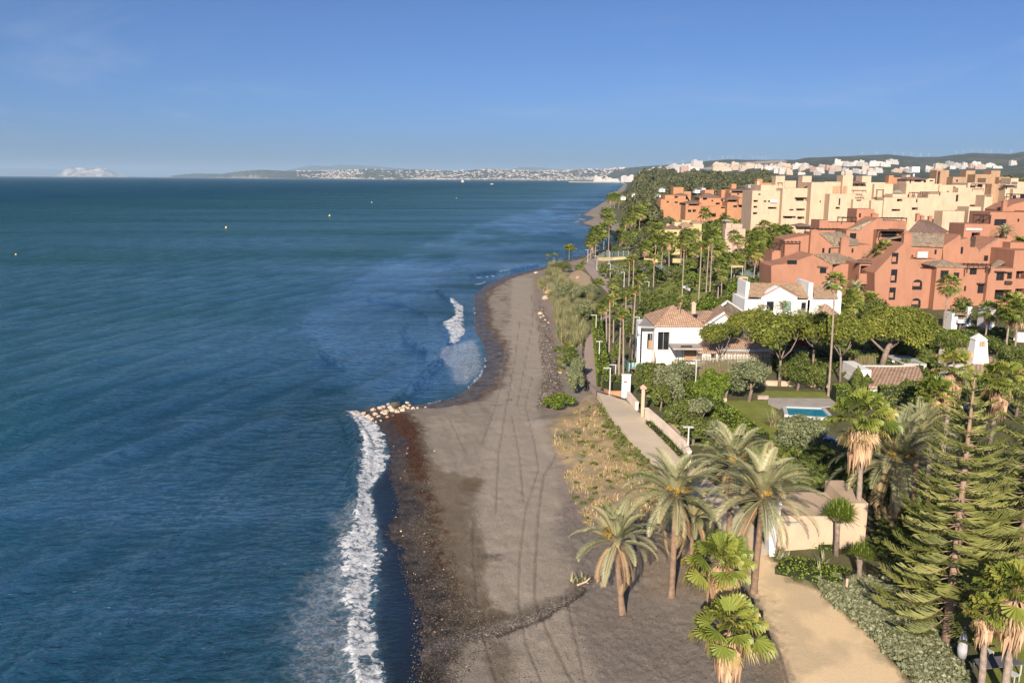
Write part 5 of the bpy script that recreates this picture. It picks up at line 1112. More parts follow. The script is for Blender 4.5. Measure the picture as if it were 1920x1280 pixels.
# ------------------------------------------------------------------ terracotta flats
Y0 = 172
B = Bld('apartment_building', 1500, 190, 'terracotta flats, left wing with stepped gables and small tiled roofs', 'apartment building', W_salmon, 'terracotta flats')
B.poly([(1446, 600), (1446, 499), (1455, 496), (1466, 496), (1480, 493), (1527, 477), (1561, 496), (1561, 600)], 184, 9)
B.slab([(1527, 476.5, 183.7), (1562, 495, 183.7), (1614, 492, 191), (1576, 473, 193)], T_old)
B.block(1563, 1614, 495, 186, 8, [(1591, 1594, 501, 509), (1575, 1580, 520, 532)])
B.poly([(1471, 500), (1471, 449), (1497, 444), (1521, 440), (1521, 505)], 194, 8); B.block(1448, 1473, 470, 197, 6)
B.pergola(1471, 1500, 453, 470, 193, 3.5)
B.chimney(1521, 1532, 431, 500, 192.5)
B.poly([(1532, 500), (1532, 438), (1536, 437), (1566, 462), (1580, 462), (1580, 500)], 193.5, 9)
B.slab([(1536, 436.5, 193.2), (1566, 461.5, 193.2), (1612, 457, 199), (1578, 434, 201)], T_old); B.slab([(1555, 463.5, 193), (1578, 462, 193), (1578, 459.5, 194.5), (1555, 461, 194.5)], T_old)
B.chimney(1578, 1589, 445, 492, 191.5)
B.block(1589, 1634, 459, 194, 8, [(1597, 1600, 466, 474)]); B.slab([(1588, 459.5, 193.6), (1612, 457.5, 193.6), (1608, 448, 199), (1589, 446, 199)], T_old)
for a in ((1542, 465, 1545.5, 474), (1554, 466, 1557, 475)): B.box(a[0], a[2], a[1], a[3], 193.46, .3, G_dark, 'window')
B.pergola(1450, 1470, 457, 470, 196, 3)
B.pergola(1520, 1580, 430, 440, 200, 4); B.block(1520, 1585, 440, 203, 5, [(1538, 1556, 428+14, 452, 'r')]); B.block(1537, 1554, 413, 207, 6); B.block(1554, 1606, 417, 208, 6); B.pergola(1579, 1606, 408, 418, 207, 3)
B.slab([(1532, 499, 183.5), (1552, 501, 183.5), (1556, 497, 185.5), (1536, 494, 185.5)], T_dark); B.box(1538, 1549, 501, 512, 183.9, .3, G_dark, 'window'); B.box(1477, 1494, 488, 495, 185-1.2, .3, G_dark, 'window')
B.done()
B = Bld('apartment_building', 1625, 188, 'terracotta flats, middle upper gable with red shuttered balconies below', 'apartment building', W_salmon, 'terracotta flats')
B.poly([(1587, 500), (1587, 431), (1611, 431), (1648, 408), (1665, 420), (1672, 470), (1640, 500)], 201, 9)
B.slab([(1588, 431, 200.7), (1611, 431.5, 200.7), (1648, 408.5, 202), (1630, 407, 209)], T_old); B.box(1594, 1605, 437, 447, 200.9, .3, G_dark, 'window')
B.block(1607, 1640, 392, 209, 6, [(1611, 1614, 400, 408)]); B.block(1648, 1700, 414, 206, 7); B.chimney(1636, 1645, 400, 432, 205, .9)
B.block(1645, 1702, 431, 199, 7, [(1650, 1694, 433, 446, 'r')]); B.pergola(1650, 1694, 431, 446, 197.4, 1.5)
B.pergola(1657, 1700, 409, 420, 206, 3); B.slab([(1648, 452, 196), (1693, 443, 196), (1696, 440, 199), (1652, 448, 199)], T_old)
B.block(1612, 1642, 495, 180, 9, [(1614, 1637, 498, 514, 'r'), (1613, 1637, 534, 549, 'r'), (1614, 1634, 566, 578, 'r')])
B.box(1611, 1637, 513, 533, 179, 1.1, W_salmon, 'balcony'); B.box(1622, 1630, 536, 547, 181.4, .1, D_shut, 'shutter')
B.slab([(1604, 491, 179.4), (1642, 492, 179.4), (1642, 487, 182), (1608, 486, 183)], T_dark)
B.done()
B = Bld('apartment_building', 1700, 176, 'terracotta flats, front block with two arched balconies one above the other', 'apartment building', W_salmon, 'terracotta flats')
def arch(B, x0, x1, yt, yb, Y):
    """arched opening drawn as a flat dark sheet with inner wall and railing"""
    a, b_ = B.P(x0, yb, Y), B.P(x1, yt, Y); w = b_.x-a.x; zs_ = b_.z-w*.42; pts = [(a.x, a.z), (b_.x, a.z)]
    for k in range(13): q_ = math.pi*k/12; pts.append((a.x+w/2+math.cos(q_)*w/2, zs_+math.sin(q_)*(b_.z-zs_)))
    n_ = len(pts); m_ = MB(); m_.add([(x_, a.y-.003, z_) for x_, z_ in pts], [tuple(range(n_))]); m_.build('arch_shade_sheet', G_dark, B.root)  # dark sheet paints the niche's shade on the uncut wall face
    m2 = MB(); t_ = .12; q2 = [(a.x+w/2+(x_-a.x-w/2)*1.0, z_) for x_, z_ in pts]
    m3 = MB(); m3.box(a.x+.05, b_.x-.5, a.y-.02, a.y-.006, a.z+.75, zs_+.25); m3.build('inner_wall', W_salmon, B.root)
    MB().box(a.x-.05, b_.x+.05, a.y-.10, a.y-.03, a.z+.62, a.z+.72).box(a.x-.05, b_.x+.05, a.y-.10, a.y-.03, a.z, a.z+.1).build('railing', D_wood, B.root)
B.poly([(1640, 610), (1640, 512), (1668, 482), (1696, 455), (1697, 484), (1712, 492), (1728, 504), (1757, 505), (1765, 506), (1752, 610)], 175, 9)
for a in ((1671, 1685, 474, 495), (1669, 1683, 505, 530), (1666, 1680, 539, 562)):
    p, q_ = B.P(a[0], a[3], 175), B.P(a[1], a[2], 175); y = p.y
    MB().box(p.x, q_.x, y-.004, y+.01, p.z, q_.z).build('recess_shade_sheet', G_dark, B.root); MB().box(p.x+.1, q_.x-.45, y-.03, y-.008, p.z+.5, p.z+1.5).build('parapet', W_salmon, B.root); MB().box(p.x, q_.x, y-.10, y-.035, p.z+.35, p.z+.48).build('railing', D_wood, B.root)  # flat dark sheet stands in for the shaded recess behind each railing
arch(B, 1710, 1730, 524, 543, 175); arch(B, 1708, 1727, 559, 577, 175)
B.chimney(1696, 1706, 436, 490, 177, 1.2)
B.block(1706, 1768, 459, 184, 8, [(1752.5, 1756, 468, 477), (1709, 1712, 478, 482)]); B.slab([(1705, 459.5, 183.5), (1769, 463, 183.5), (1780, 440, 190), (1709, 436, 190)], T_old); B.poly([(1768, 500), (1768, 462), (1801, 440), (1801, 500)], 184, 8)
B.block(1700, 1757, 486, 179, 5); B.box(1719, 1741, 469, 484, 178.9, .12, W_salmon, 'panel_frame'); B.box(1721, 1739, 472, 483.5, 178.7, .12, D_metal, 'white_panel')
B.block(1757, 1807, 498, 173, 8, [(1764, 1778, 507, 520), (1788, 1798, 511, 522)]); B.hip(1756, 1808, 499, 487, 173, 7, T_old)
B.box(1715, 1757, 503, 505, 176, 2, D_wood, 'beam')
B.done()
B = Bld('apartment_building', 1840, 178, 'terracotta flats, right wing with dark pergola and many square windows', 'apartment building', W_salmon, 'terracotta flats')
B.block(1803, 1865, 500, 176, 8, [(1819, 1831, 502, 515), (1834, 1847, 533, 550), (1808, 1811, 536, 546)]); B.pergola(1814, 1857, 496, 512, 174, 1.8)
B.poly([(1800, 520), (1800, 450), (1816, 446), (1836, 470), (1838, 468), (1872, 446), (1896, 450), (1896, 520)], 187, 9)
B.slab([(1836, 470, 186.7), (1872, 446, 186.7), (1866, 443, 194), (1836, 450, 194)], T_old); B.box(1846, 1852, 479, 489, 186.9, .3, G_dark, 'window'); B.box(1876, 1891, 474, 487, 186.9, .3, G_dark, 'window'); B.box(1870, 1873, 476, 485, 186.9, .3, G_dark, 'window')
B.box(1802, 1805, 463, 476, 186.95, .3, G_dark, 'window'); B.box(1821, 1828, 443, 463, 186.95, .2, D_wood, 'window')
B.block(1854, 1904, 503, 175, 8, [(1869, 1882, 511, 526), (1889, 1897, 512, 523), (1866, 1895, 543, 562, 'r')]); B.slab([(1854, 503.5, 174.7), (1858, 505, 174.7), (1892, 490, 182), (1870, 487, 183)], T_old)
B.box(1867, 1886, 508.6, 510.2, 174.4, .6, D_wood, 'awning'); B.box(1887, 1899, 510, 511.5, 174.4, .6, D_wood, 'awning'); B.box(1886, 1898, 527, 533, 174.5, .5, D_wood, 'planter'); B.box(1834, 1851, 531, 533, 175.4, .6, D_wood, 'awning')
B.block(1903, 1990, 470, 178, 9, [(1906, 1922, 508, 523, 'r'), (1904, 1920, 541, 552, 'r'), (1930, 1950, 508, 524, 'r'), (1930, 1950, 541, 554, 'r')]); B.block(1895, 1935, 455, 184, 8)
B.done()
B = Bld('apartment_building', 1870, 200, 'terracotta flats, upper right wing behind the right one with black pergola', 'apartment building', W_salmon, 'terracotta flats')
B.block(1809, 1858, 420, 196, 7, [(1822, 1837, 436, 444, 'r')]); B.box(1812, 1841, 428, 432, 195.7, .2, W_white, 'awning'); B.block(1857, 1930, 398, 197, 9, [(1865, 1886, 411, 423), (1908, 1911, 410, 416)]); B.pergola(1838, 1857, 404, 421, 196.5, 3)
B.poly([(1881, 402), (1881, 393), (1900, 383), (1935, 374), (1990, 372), (1990, 402)], 204, 8); B.block(1925, 1990, 396, 199, 8); B.chimney(1882, 1887, 376, 398, 203); B.chimney(1878, 1888, 434, 448, 192)
B.slab([(1700, 436, 192), (1722, 413, 199), (1762, 436, 192)], T_dark); B.slab([(1722, 412.5, 199.5), (1765, 437, 192), (1780, 434, 195), (1740, 412, 204)], T_dark)
for x_, y_ in ((1722, 400), (1730, 404), (1745, 405)): B.chimney(x_-2.5, x_+2.5, y_, 416, 203, .8)
B.done()
# ------------------------------------------------------------------ cream flats (several buildings)
def wins(*r): return [(*q_[:4], q_[4] if len(q_) > 4 else 'w') for q_ in r]
B = Bld('apartment_building', 1450, 325, 'cream flats at the left end, stepped with long dark balconies', 'apartment building', W_cream, 'cream flats')
B.block(1411, 1470, 358, 325, 14, wins((1413, 1421, 375, 379, 'r'), (1413, 1420, 386, 390, 'r'), (1412, 1420, 398, 402, 'r'), (1432, 1437, 376, 379), (1440, 1445, 376, 379), (1440, 1456, 388, 392, 'r'), (1422, 1426, 363, 366)))
B.block(1427, 1470, 347, 330, 14); B.block(1468, 1524, 353, 322, 14, wins((1490, 1514, 370, 377, 'r'), (1493, 1509, 391, 395, 'r'), (1468, 1492, 405, 410, 'r'), (1495, 1508, 406, 411, 'r'), (1480, 1488, 392, 395)))
B.block(1455, 1472, 330, 334, 5); B.block(1472, 1493, 339, 338, 6); B.block(1505, 1522, 330, 332, 5); B.slab([(1505, 349, 321.5), (1524, 346, 321.5), (1524, 345, 324), (1505, 348, 324)], W_tan, 'ledge')
B.pergola(1460, 1468, 343, 348, 329, 2); B.box(1445, 1458, 375, 380, 324.2, .4, W_white, 'awning'); B.block(1420, 1424, 340, 336, 3)
B.done()
B = Bld('apartment_building', 1590, 320, 'cream flats in the middle below the square tower with tall blank walls', 'apartment building', W_cream, 'cream flats')
B.block(1522, 1549, 342, 318, 14, wins((1537, 1539, 376, 380))); B.block(1546, 1584, 341, 322, 14, wins((1556, 1563, 365, 375), (1563, 1573, 349, 350))); B.block(1556, 1604, 364, 313, 9, wins((1567, 1575, 388, 392, 'r'), (1573, 1575, 372, 385)))
B.block(1581, 1600, 329, 320, 6); B.box(1562, 1574, 349, 362, 321.8, .3, W_tan, 'louvre_panel'); B.box(1581, 1588, 349, 362, 319.8, .3, W_tan, 'louvre_panel'); B.block(1599, 1660, 342, 324, 14, wins((1604, 1609, 346, 349), (1615, 1618.5, 346, 349), (1646, 1653, 348, 353)))
B.block(1617, 1634, 330, 330, 6); B.block(1600, 1641, 374, 311, 9, wins((1601, 1607, 391, 396), (1622, 1633, 391, 394, 'r'), (1606, 1615, 373.5, 377, 'r'))); B.block(1634, 1662, 376, 309, 9); B.pergola(1600, 1624, 357, 362, 318, 3); B.pergola(1645, 1656, 356, 376, 312, 1); B.hip(1597, 1624, 343, 339, 322, 6, T_dark)
B.block(1640, 1675, 345, 322, 12, wins((1656, 1658, 366, 371)))
B.done()
B = Bld('apartment_building', 1710, 318, 'cream flats with hip roofed turret beside the white lamp mast', 'apartment building', W_cream, 'cream flats')
B.block(1700, 1741, 336, 322, 8, wins((1706, 1708, 337, 344), (1715, 1727, 336, 341.5), (1732, 1736, 339, 342.5))); B.hip(1702, 1736, 336, 331, 321, 8, T_dark); B.block(1700, 1707, 328, 331, 4); B.block(1700, 1766, 345, 319, 12); B.block(1741, 1753, 335, 330, 6, wins((1743, 1750, 338, 340.5)))
B.block(1674, 1722, 364, 315, 12, wins((1675, 1677, 379, 389), (1702, 1704, 364, 371))); B.block(1658, 1743, 371, 308, 10, wins((1672, 1688, 392, 396, 'r'), (1682, 1692, 373, 378, 'r'), (1710, 1721, 389, 394, 'r'), (1718, 1720, 361+12, 380))); B.hip(1676, 1700, 361, 356, 322, 6, D_roofg); B.pergola(1711, 1721, 361, 372, 311, 3)
B.block(1741, 1800, 361, 311, 12, wins((1793, 1796, 365, 378), (1792, 1794, 394, 400))); B.block(1762, 1812, 347, 318, 12, wins((1787, 1792, 350, 353), (1775, 1779, 358, 360), (1811, 1813, 345, 352))); B.pergola(1730, 1763, 360, 366, 310, 2); B.block(1768, 1809, 396, 298, 6)
B.done()
B = Bld('apartment_building', 1850, 315, 'cream flats at the right with small terraces and dark canopies', 'apartment building', W_cream, 'cream flats')
B.block(1815, 1848, 343, 320, 12, wins((1819, 1829, 349, 352), (1833, 1841, 346, 351), (1846, 1850, 362, 368))); B.pergola(1829, 1850, 345, 351, 316, 3); B.block(1817, 1840, 388, 300, 8); B.block(1797, 1822, 352, 314, 9); B.block(1886, 1902, 347, 312, 9, wins((1885.6, 1888, 349, 355))); B.block(1900, 1960, 354, 310, 10, wins((1898, 1904, 366, 380), (1913, 1925, 365, 373))); B.block(1896, 1910, 334, 326, 7); B.block(1908, 1960, 341, 322, 8, wins((1893, 1897, 340, 345)))
B.pergola(1896, 1940, 364, 380, 307, 3); B.block(1885, 1910, 382, 306, 4); B.box(1886, 1908, 346, 347.4, 310, 3, D_grey, 'canopy'); B.block(1847, 1862, 366, 306, 6, wins((1848, 1859, 366.5, 369)))
B.done()
B = Bld('tower_block', 1815, 345, 'cluster of tan blocks with plain square towers behind the cream flats', 'apartment building', W_tan)
for a in ((1757, 1780, 319, 352, 6), (1812, 1829, 320, 356, 5), (1829, 1859, 327, 350, 7), (1859, 1876, 320, 352, 6), (1787, 1813, 332, 347, 8), (1874, 1894, 332, 349, 8), (1849, 1864, 334, 338, 6), (1860, 1887, 345, 316, 6)): B.block(a[0], a[1], a[2], a[3], a[4], wins((1793, 1796, 337, 341)) if a[0] == 1787 else ((wins((1874, 1876.5, 338, 343))) if a[0] == 1874 else ()))
B.box(1759, 1761, 321, 345, 351.8, .3, D_wood, 'slot'); B.done()
# ------------------------------------------------------------------ orange flats
B = Bld('apartment_building', 1262, 440, 'orange flats at the left end rising in steps to a small tower', 'apartment building', W_orange, 'orange flats')
B.block(1239, 1290, 374, 440, 12, wins((1250, 1254, 367+10, 380), (1265, 1271, 378, 381, 'r'), (1274, 1280, 376+4, 384, 'r'))); B.block(1247, 1286, 366, 444, 10, wins((1265, 1271, 368, 371.5, 'r'))); B.block(1263, 1282, 351, 450, 8); B.block(1268, 1296, 359, 452, 8); B.hip(1266, 1292, 366, 362, 444, 8, T_dark); B.done()
B = Bld('apartment_building', 1335, 420, 'orange flats in the middle with tiled hips and a small square turret', 'apartment building', W_orange, 'orange flats')
B.block(1286, 1315, 381, 405, 12, wins((1290, 1296, 393, 398), (1299, 1305, 393, 398, 'r'), (1291, 1311, 382.5, 386, 'r'))); B.hip(1285, 1315, 381, 376, 405, 10, T_dark); B.block(1312, 1356, 370, 415, 12, wins((1334, 1337, 375, 378), (1318, 1326, 371, 375, 'r'), (1342, 1350, 380, 384, 'r'))); B.hip(1310, 1352, 370, 362, 415, 10, T_dark); B.block(1322, 1339, 356, 430, 8); B.block(1353, 1371, 356, 428, 8, wins((1366, 1369, 362, 364)))
B.block(1310, 1375, 387, 408, 8, wins((1318, 1332, 388, 391, 'r'), (1352, 1366, 386.5+1.5, 391, 'r'))); B.poly([(1326, 400), (1326, 392), (1334, 386), (1342, 391), (1342, 400)], 404, 6); B.done()
B = Bld('apartment_building', 1390, 415, 'orange flats at the right end touching the cream flats with slim tower', 'apartment building', W_orange, 'orange flats')
B.block(1371, 1413, 362, 412, 12, wins((1382, 1386, 362.8, 365.5), (1393, 1398, 362.8, 366), (1404, 1410, 376, 380, 'r'), (1404, 1409, 365, 367))); B.block(1364, 1408, 379, 404, 10, wins((1375, 1382, 385, 389), (1386, 1393, 385, 389), (1400, 1402, 386, 389))); B.hip(1362, 1398, 374, 366, 405, 10, T_dark); B.poly([(1385, 384), (1385, 374), (1392, 370), (1402, 375), (1402, 384)], 402, 5); B.block(1372, 1381, 345, 424, 4); B.block(1368, 1414, 357, 420, 8); B.slab([(1371, 358, 411.5), (1413, 356.5, 411.5), (1418, 353, 418), (1372, 354, 420)], T_dark); B.block(1420, 1430, 336, 430, 5); B.block(1429, 1449, 343, 432, 6); B.box(1403, 1421, 346, 353, 424, 6, D_roofg, 'flat_roof'); B.done()
# distant orange hut left of the lamp mast
B = Bld('apartment_building', 1680, 420, 'orange stepped flats showing between the cream flats and the lamp mast', 'apartment building', W_orange)
B.block(1660, 1698, 343, 420, 8, wins((1676, 1680, 345, 348), (1689, 1694, 345, 349, 'r'))); B.block(1667, 1676, 329, 424, 4); B.block(1675, 1690, 333, 426, 6); B.done()
# ------------------------------------------------------------------ yellow villa and small houses behind the palms
B = Bld('villa', 1265, 318, 'long yellow villa with brown hip roofs behind the palm row', 'villa', W_yellow)
B.block(1246, 1279, 429, 316, 9, wins((1263, 1269, 435, 440))); B.hip(1246, 1279, 429, 421, 316, 9, T_dark); B.block(1232, 1247, 431, 317, 8); B.block(1225, 1233, 440, 316, 6); B.block(1215, 1226, 448, 315, 6, wins((1217, 1221, 457, 462))); B.block(1278, 1316, 440, 314, 10, wins((1302, 1309, 444, 455, 'r'), (1284, 1289, 448, 460))); B.slab([(1274, 434, 313.5), (1312, 441, 313.5), (1319, 436, 321), (1284, 424, 322)], T_brown)
B.chimney(1250, 1256, 420, 430, 320, 1.5); B.hip(1278, 1300, 424, 416, 324, 8, T_brown); B.block(1279, 1300, 424, 324, 8); B.hip(1298, 1318, 418, 412, 332, 8, T_brown); B.block(1299, 1316, 418, 332, 8); B.block(1265, 1278, 417, 330, 6); B.block(1279, 1296, 413, 336, 6); B.box(1286, 1292, 434, 462, 313.6, .3, D_metal, 'corner_pier'); B.done()
B = Bld('hut', 1378, 290, 'small pink hut with grey roof among the palms', 'hut', W_pink); B.block(1362, 1374, 418, 290, 5); B.block(1373, 1392, 420, 289, 4); B.hip(1361, 1372, 414, 411, 290, 5, D_roofg); B.block(1360, 1398, 429, 286, 2); B.done()
B = Bld('house', 1550, 290, 'low cream house with brown tiled roof behind the terracotta flats', 'house', W_cream); B.block(1485, 1560, 424, 288, 9); B.hip(1496, 1520, 424, 418, 286, 7, T_dark); B.done()
for i, (x0_, x1_, yt, Y, lb) in enumerate([(1165, 1173, 369, 640, 'white hut near the headland clump of palms'), (1186, 1194, 364, 700, 'white hut right of the one by the headland palms'), (1232, 1239, 366, 600, 'small white house at the left of the orange flats'), (1237, 1247, 354, 700, 'white house with peaked top above the left orange flats'), (1303, 1312, 356, 560, 'white hut between the left and middle orange flats'), (1316, 1323, 353, 600, 'white hut touching the middle orange flats'), (1234, 1240, 390, 480, 'white hut hidden in trees below the orange flats')]):
    B = Bld('house', (x0_+x1_)/2, Y, lb, 'house', W_white, 'small white houses in the trees'); B.block(x0_, x1_, yt, Y, 7, yb=yt+6, holes=wins(((x0_+x1_)/2-1, (x0_+x1_)/2+1, yt+3, yt+5))); B.hip(x0_, x1_, yt, yt-2.5, Y, 7, D_roofg); B.done()
# ------------------------------------------------------------------ white villa by the promenade
B = Bld('villa', 1260, 127, 'white villa with hipped brown roof and tall glass window beside the promenade', 'villa', W_white)
B.block(1228, 1319, 612, 126, 11, [(1234, 1255, 622, 657, 'l')])
B.hip(1231, 1320, 610.5, 572, 126, 10, T_brown)
B.block(1204, 1229, 612, 128, 7, [(1214, 1226, 625, 655, 'l')]); B.slab([(1196, 611, 126), (1230, 612, 126), (1236, 596, 136), (1210, 594, 136)], D_roofg, 'flat_roof', .3)
B.box(1196, 1198.5, 612, 694, 125.8, .3, W_white, 'column'); B.box(1200, 1216, 626, 655, 128.5, .1, G_dark, 'glass_door')
B.box(1216, 1226, 638, 655, 127.7, .1, W_tan, 'blind')
B.chimney(1298, 1304, 567, 588, 131, .9, W_cream)
B.hip(1304, 1372, 601, 582, 134, 9, T_brown, gable=False); B.block(1306, 1370, 602, 134.5, 8)
# ridge wing with white verge
B.poly([(1318, 640), (1318, 615), (1358, 588), (1372, 600), (1372, 640)], 131, .5); B.slab([(1318, 612, 130.5), (1358, 586, 130.5), (1350, 570, 141), (1312, 598, 141)], T_brown); B.slab([(1358, 586, 130.5), (1378, 604, 130.5), (1392, 590, 141), (1350, 570, 141)], T_brown)
B.slab([(1316, 613, 130.3), (1358, 585.5, 130.3), (1358, 583.5, 130.9), (1316, 611, 130.9)], W_white, 'verge', .25); B.slab([(1330, 588, 140), (1364, 564, 140), (1364, 562, 140.8), (1330, 586, 140.8)], W_white, 'verge', .25); B.slab([(1364, 564, 140), (1398, 586, 140), (1398, 584, 140.8), (1364, 562, 140.8)], W_white, 'verge', .25)
B.slab([(1364, 563.5, 140.5), (1398, 586, 140.5), (1378, 604, 131), (1358, 588, 131)], T_old)
B.slab([(1334, 601, 132.5), (1354, 588, 132.5), (1353, 584.5, 135), (1332, 597, 135)], G_dark, 'solar_panel', .06)
# lower wing
B.block(1317, 1445, 662, 121, 8, [(1333, 1343, 656, 672)], yb=None); B.hip(1313, 1447, 660, 632, 121, 9, T_brown); B.slab([(1318, 637, 128.5), (1340, 625, 128.5), (1340, 619, 131), (1318, 630, 131)], G_dark, 'solar_panel', .06)
B.box(1346, 1446, 654, 660, 120.2, .5, D_roofg, 'eaves'); B.box(1262, 1318, 653, 656, 121.5, 4, D_grey, 'terrace_roof'); B.box(1284, 1317, 655, 676, 125.2, .2, W_tan, 'terrace_wall')
p = B.P(1266, 655, 122); MB().tube([(p.x+.2, p.y, 0), (p.x+.2, p.y, p.z)], .05, 6).tube([(p.x+1.1, p.y, 0), (p.x+1.1, p.y, p.z)], .05, 6).build('post', D_wood, B.root)
for k in range(6): q_ = B.P(1277+k*3.6, 649, 122.2); MB().box(q_.x, q_.x+.22, q_.y, q_.y+.22, q_.z-.35, q_.z+.1).build('planter', D_wood, B.root)
B.done(0.)
# the white house behind the pines
B = Bld('house', 1488, 156, 'wide white house with ochre tiled roof and central gable behind the pines', 'house', W_white)
B.block(1397, 1519, 562, 156, 9, [(1437, 1451, 567, 583, 'w'), (1469, 1483, 566, 584, 'g'), (1503, 1511, 567, 582, 'w')]); B.slab([(1403, 555, 155.6), (1517, 558, 155.6), (1517, 531, 160.6), (1406, 530, 160.6)], T_straw, 'roof', .2)
B.poly([(1428, 615), (1428, 557), (1462, 538), (1495, 556), (1495, 615)], 155.2, 3); B.slab([(1425, 556.5, 154.9), (1462.5, 536.5, 154.9), (1462.5, 535.5, 158), (1425, 551.5, 158)], T_brown, 'roof', .12); B.slab([(1462.5, 536.5, 154.9), (1498, 556.5, 154.9), (1498, 551.5, 158), (1462.5, 535.5, 158)], T_brown, 'roof', .12)
for a, k_ in (((1438, 1450, 565, 583), G_dark), ((1470, 1483, 565, 583), D_green), ((1503, 1510, 567, 582), G_dark)): B.box(a[0], a[1], a[2], a[3], 155.13 if a[0] < 1500 else 155.9, .05, k_, 'shutter')
B.block(1399, 1406, 529, 158, 6); B.block(1517, 1525, 530, 156, 7); B.block(1524, 1578, 559, 157, 8); B.slab([(1525, 558, 156.5), (1572, 558, 156.5), (1573, 536, 161.5), (1526, 535, 161.5)], T_straw, 'roof', .2); B.block(1572, 1579, 535, 156.8, 7)
B.slab([(1547, 568, 150), (1589, 600, 150), (1578, 603, 146), (1534, 586, 146)], T_villa, 'porch_roof', .15); B.done()
# terrace edge wall and pool pavilion of the same garden
B = Bld('house', 1680, 118, 'low tiled house in palm shade with white corner at right of the garden', 'house', W_white)
a = B
B.block(1633, 1740, 724, 108, 9); B.slab([(1629, 724, 107.4), (1742, 726, 107.4), (1722, 686, 118), (1609, 688, 118)], T_villa, 'roof', .25); B.block(1612, 1634, 694, 112, 6); B.box(1608, 1717, 685.5, 687.5, 117.9, .5, W_white, 'ridge'); B.done()
B = Bld('pergola', 1694, 128, 'white slatted pergola between the big pine and the tiled house', 'pergola', D_metal)
m_ = MB(); p0, p1 = B.P(1660, 668, 128), B.P(1732, 684, 122)
for k in range(12): x_ = p0.x+(p1.x-p0.x)*k/11; m_.box(x_, x_+.28, p1.y-.3, p0.y+.3, p0.z+.01, p0.z+.2)
m_.build('slats', D_metal, B.root)
m2 = MB()
for yy in (p0.y, (p0.y+p1.y)/2, p1.y): m2.box(p0.x-.2, p1.x+.4, yy, yy+.3, p0.z-.3, p0.z)
for x_ in (p0.x, p1.x):
    for yy in (p0.y+.05, p1.y+.05): m2.box(x_, x_+.2, yy, yy+.2, -.5, p0.z-.3)
m2.build('frame', W_white, B.root); B.done()
B = Bld('house', 1838, 108, 'small house with tiled roof and tall tapered white chimney at the right', 'house', W_white)
B.slab([(1788, 668, 110), (1824, 667, 110), (1818, 650, 118), (1792, 652, 118)], T_villa, 'roof', .2); B.slab([(1812, 700, 98), (1870, 706, 98), (1862, 668, 109), (1828, 668, 109)], T_villa, 'roof', .2); B.block(1822, 1862, 706, 99, 7); B.block(1796, 1818, 669, 111, 5); B.slab([(1862, 668, 109), (1880, 684, 104), (1876, 700, 99), (1868, 700, 98.2)], T_old, 'roof', .2)
a, b_ = B.P(1825, 672, 104), B.P(1856, 672, 104); c_, d_ = B.P(1832.5, 638, 104), B.P(1853.5, 638, 104); w = 1.9
m_ = MB(); m_.add([(a.x, a.y, a.z-1), (b_.x, a.y, a.z-1), (b_.x, a.y+w, a.z-1), (a.x, a.y+w, a.z-1), (c_.x, a.y+.3, c_.z), (d_.x, a.y+.3, c_.z), (d_.x, a.y+w-.3, c_.z), (c_.x, a.y+w-.3, c_.z)], [(0, 1, 5, 4), (1, 2, 6, 5), (2, 3, 7, 6), (3, 0, 4, 7)])
e_ = B.P(1843, 627, 104); m_.add([(c_.x-.1, a.y+.2, c_.z), (d_.x+.1, a.y+.2, c_.z), (d_.x+.1, a.y+w-.2, c_.z), (c_.x-.1, a.y+w-.2, c_.z), (e_.x, a.y+w/2, e_.z)], [(0, 1, 4), (1, 2, 4), (2, 3, 4), (3, 0, 4), (3, 2, 1, 0)])
ch = m_.build('chimney', W_white, B.root); q_ = B.P(1838.5, 643, 104); MB().box(q_.x, q_.x+.75, a.y+.22, a.y+.5, q_.z-.55, q_.z+.15).build('vent', T_brown, ch); B.done()
B = Bld('garden_house', 1810, 150, 'small white garden shed with tiled roof right of the terracotta flats', 'shed', W_white)
B.block(1786, 1797, 588, 150, 3); B.block(1816, 1824, 575, 149, 3); B.box(1797, 1816, 600, 606, 149, 2, W_white, 'bench_wall'); B.slab([(1792, 588, 148.8), (1820, 590, 148.8), (1822, 583, 153), (1796, 581, 153)], T_villa, 'roof', .15); B.box(1798, 1815, 592, 604, 150.2, .3, D_green, 'door'); B.block(1858, 1868, 580, 150, 4); B.done()
# cream house at the dirt track
B = Bld('house', 1530, 60.5, 'low cream walled house with grey flat roofs beside the dirt track', 'house', W_pale)
B.block(1460, 1593, 967, 60.5, 5); B.block(1592, 1628, 943, 60.9, 5); B.slab([(1461, 979, 60.3), (1496, 979, 60.3), (1496, 945, 63.5), (1463, 944, 63.5)], D_roofg, 'roof', .12); B.slab([(1548, 968, 63.5), (1592, 968, 63.5), (1592, 921, 68.5), (1546, 920, 68.5)], D_roofg, 'roof', .15)
B.slab([(1500, 962, 62.5), (1560, 962, 62.5), (1555, 934, 67.5), (1500, 932, 67.5)], D_roofg, 'roof', .12)
a, b_ = B.P(1438, 941, 59.8), B.P(1461, 1012, 59.8); m_ = MB(); m_.add([(a.x+.5, a.y, -.5), (b_.x-.3, a.y, -.5), (b_.x-.3, a.y+1.2, -.5), (a.x+.5, a.y+1.2, -.5), (a.x, a.y-.1, a.z), (b_.x, a.y-.1, a.z), (b_.x, a.y+1.3, a.z), (a.x, a.y+1.3, a.z)], [(3, 2, 1, 0), (4, 5, 6, 7), (0, 1, 5, 4), (1, 2, 6, 5), (2, 3, 7, 6), (3, 0, 4, 7)]); m_.build('gate_pier', W_white, B.root)
B.box(1446, 1449.5, 921, 940, 60.2, .25, W_white, 'flue'); B.done()
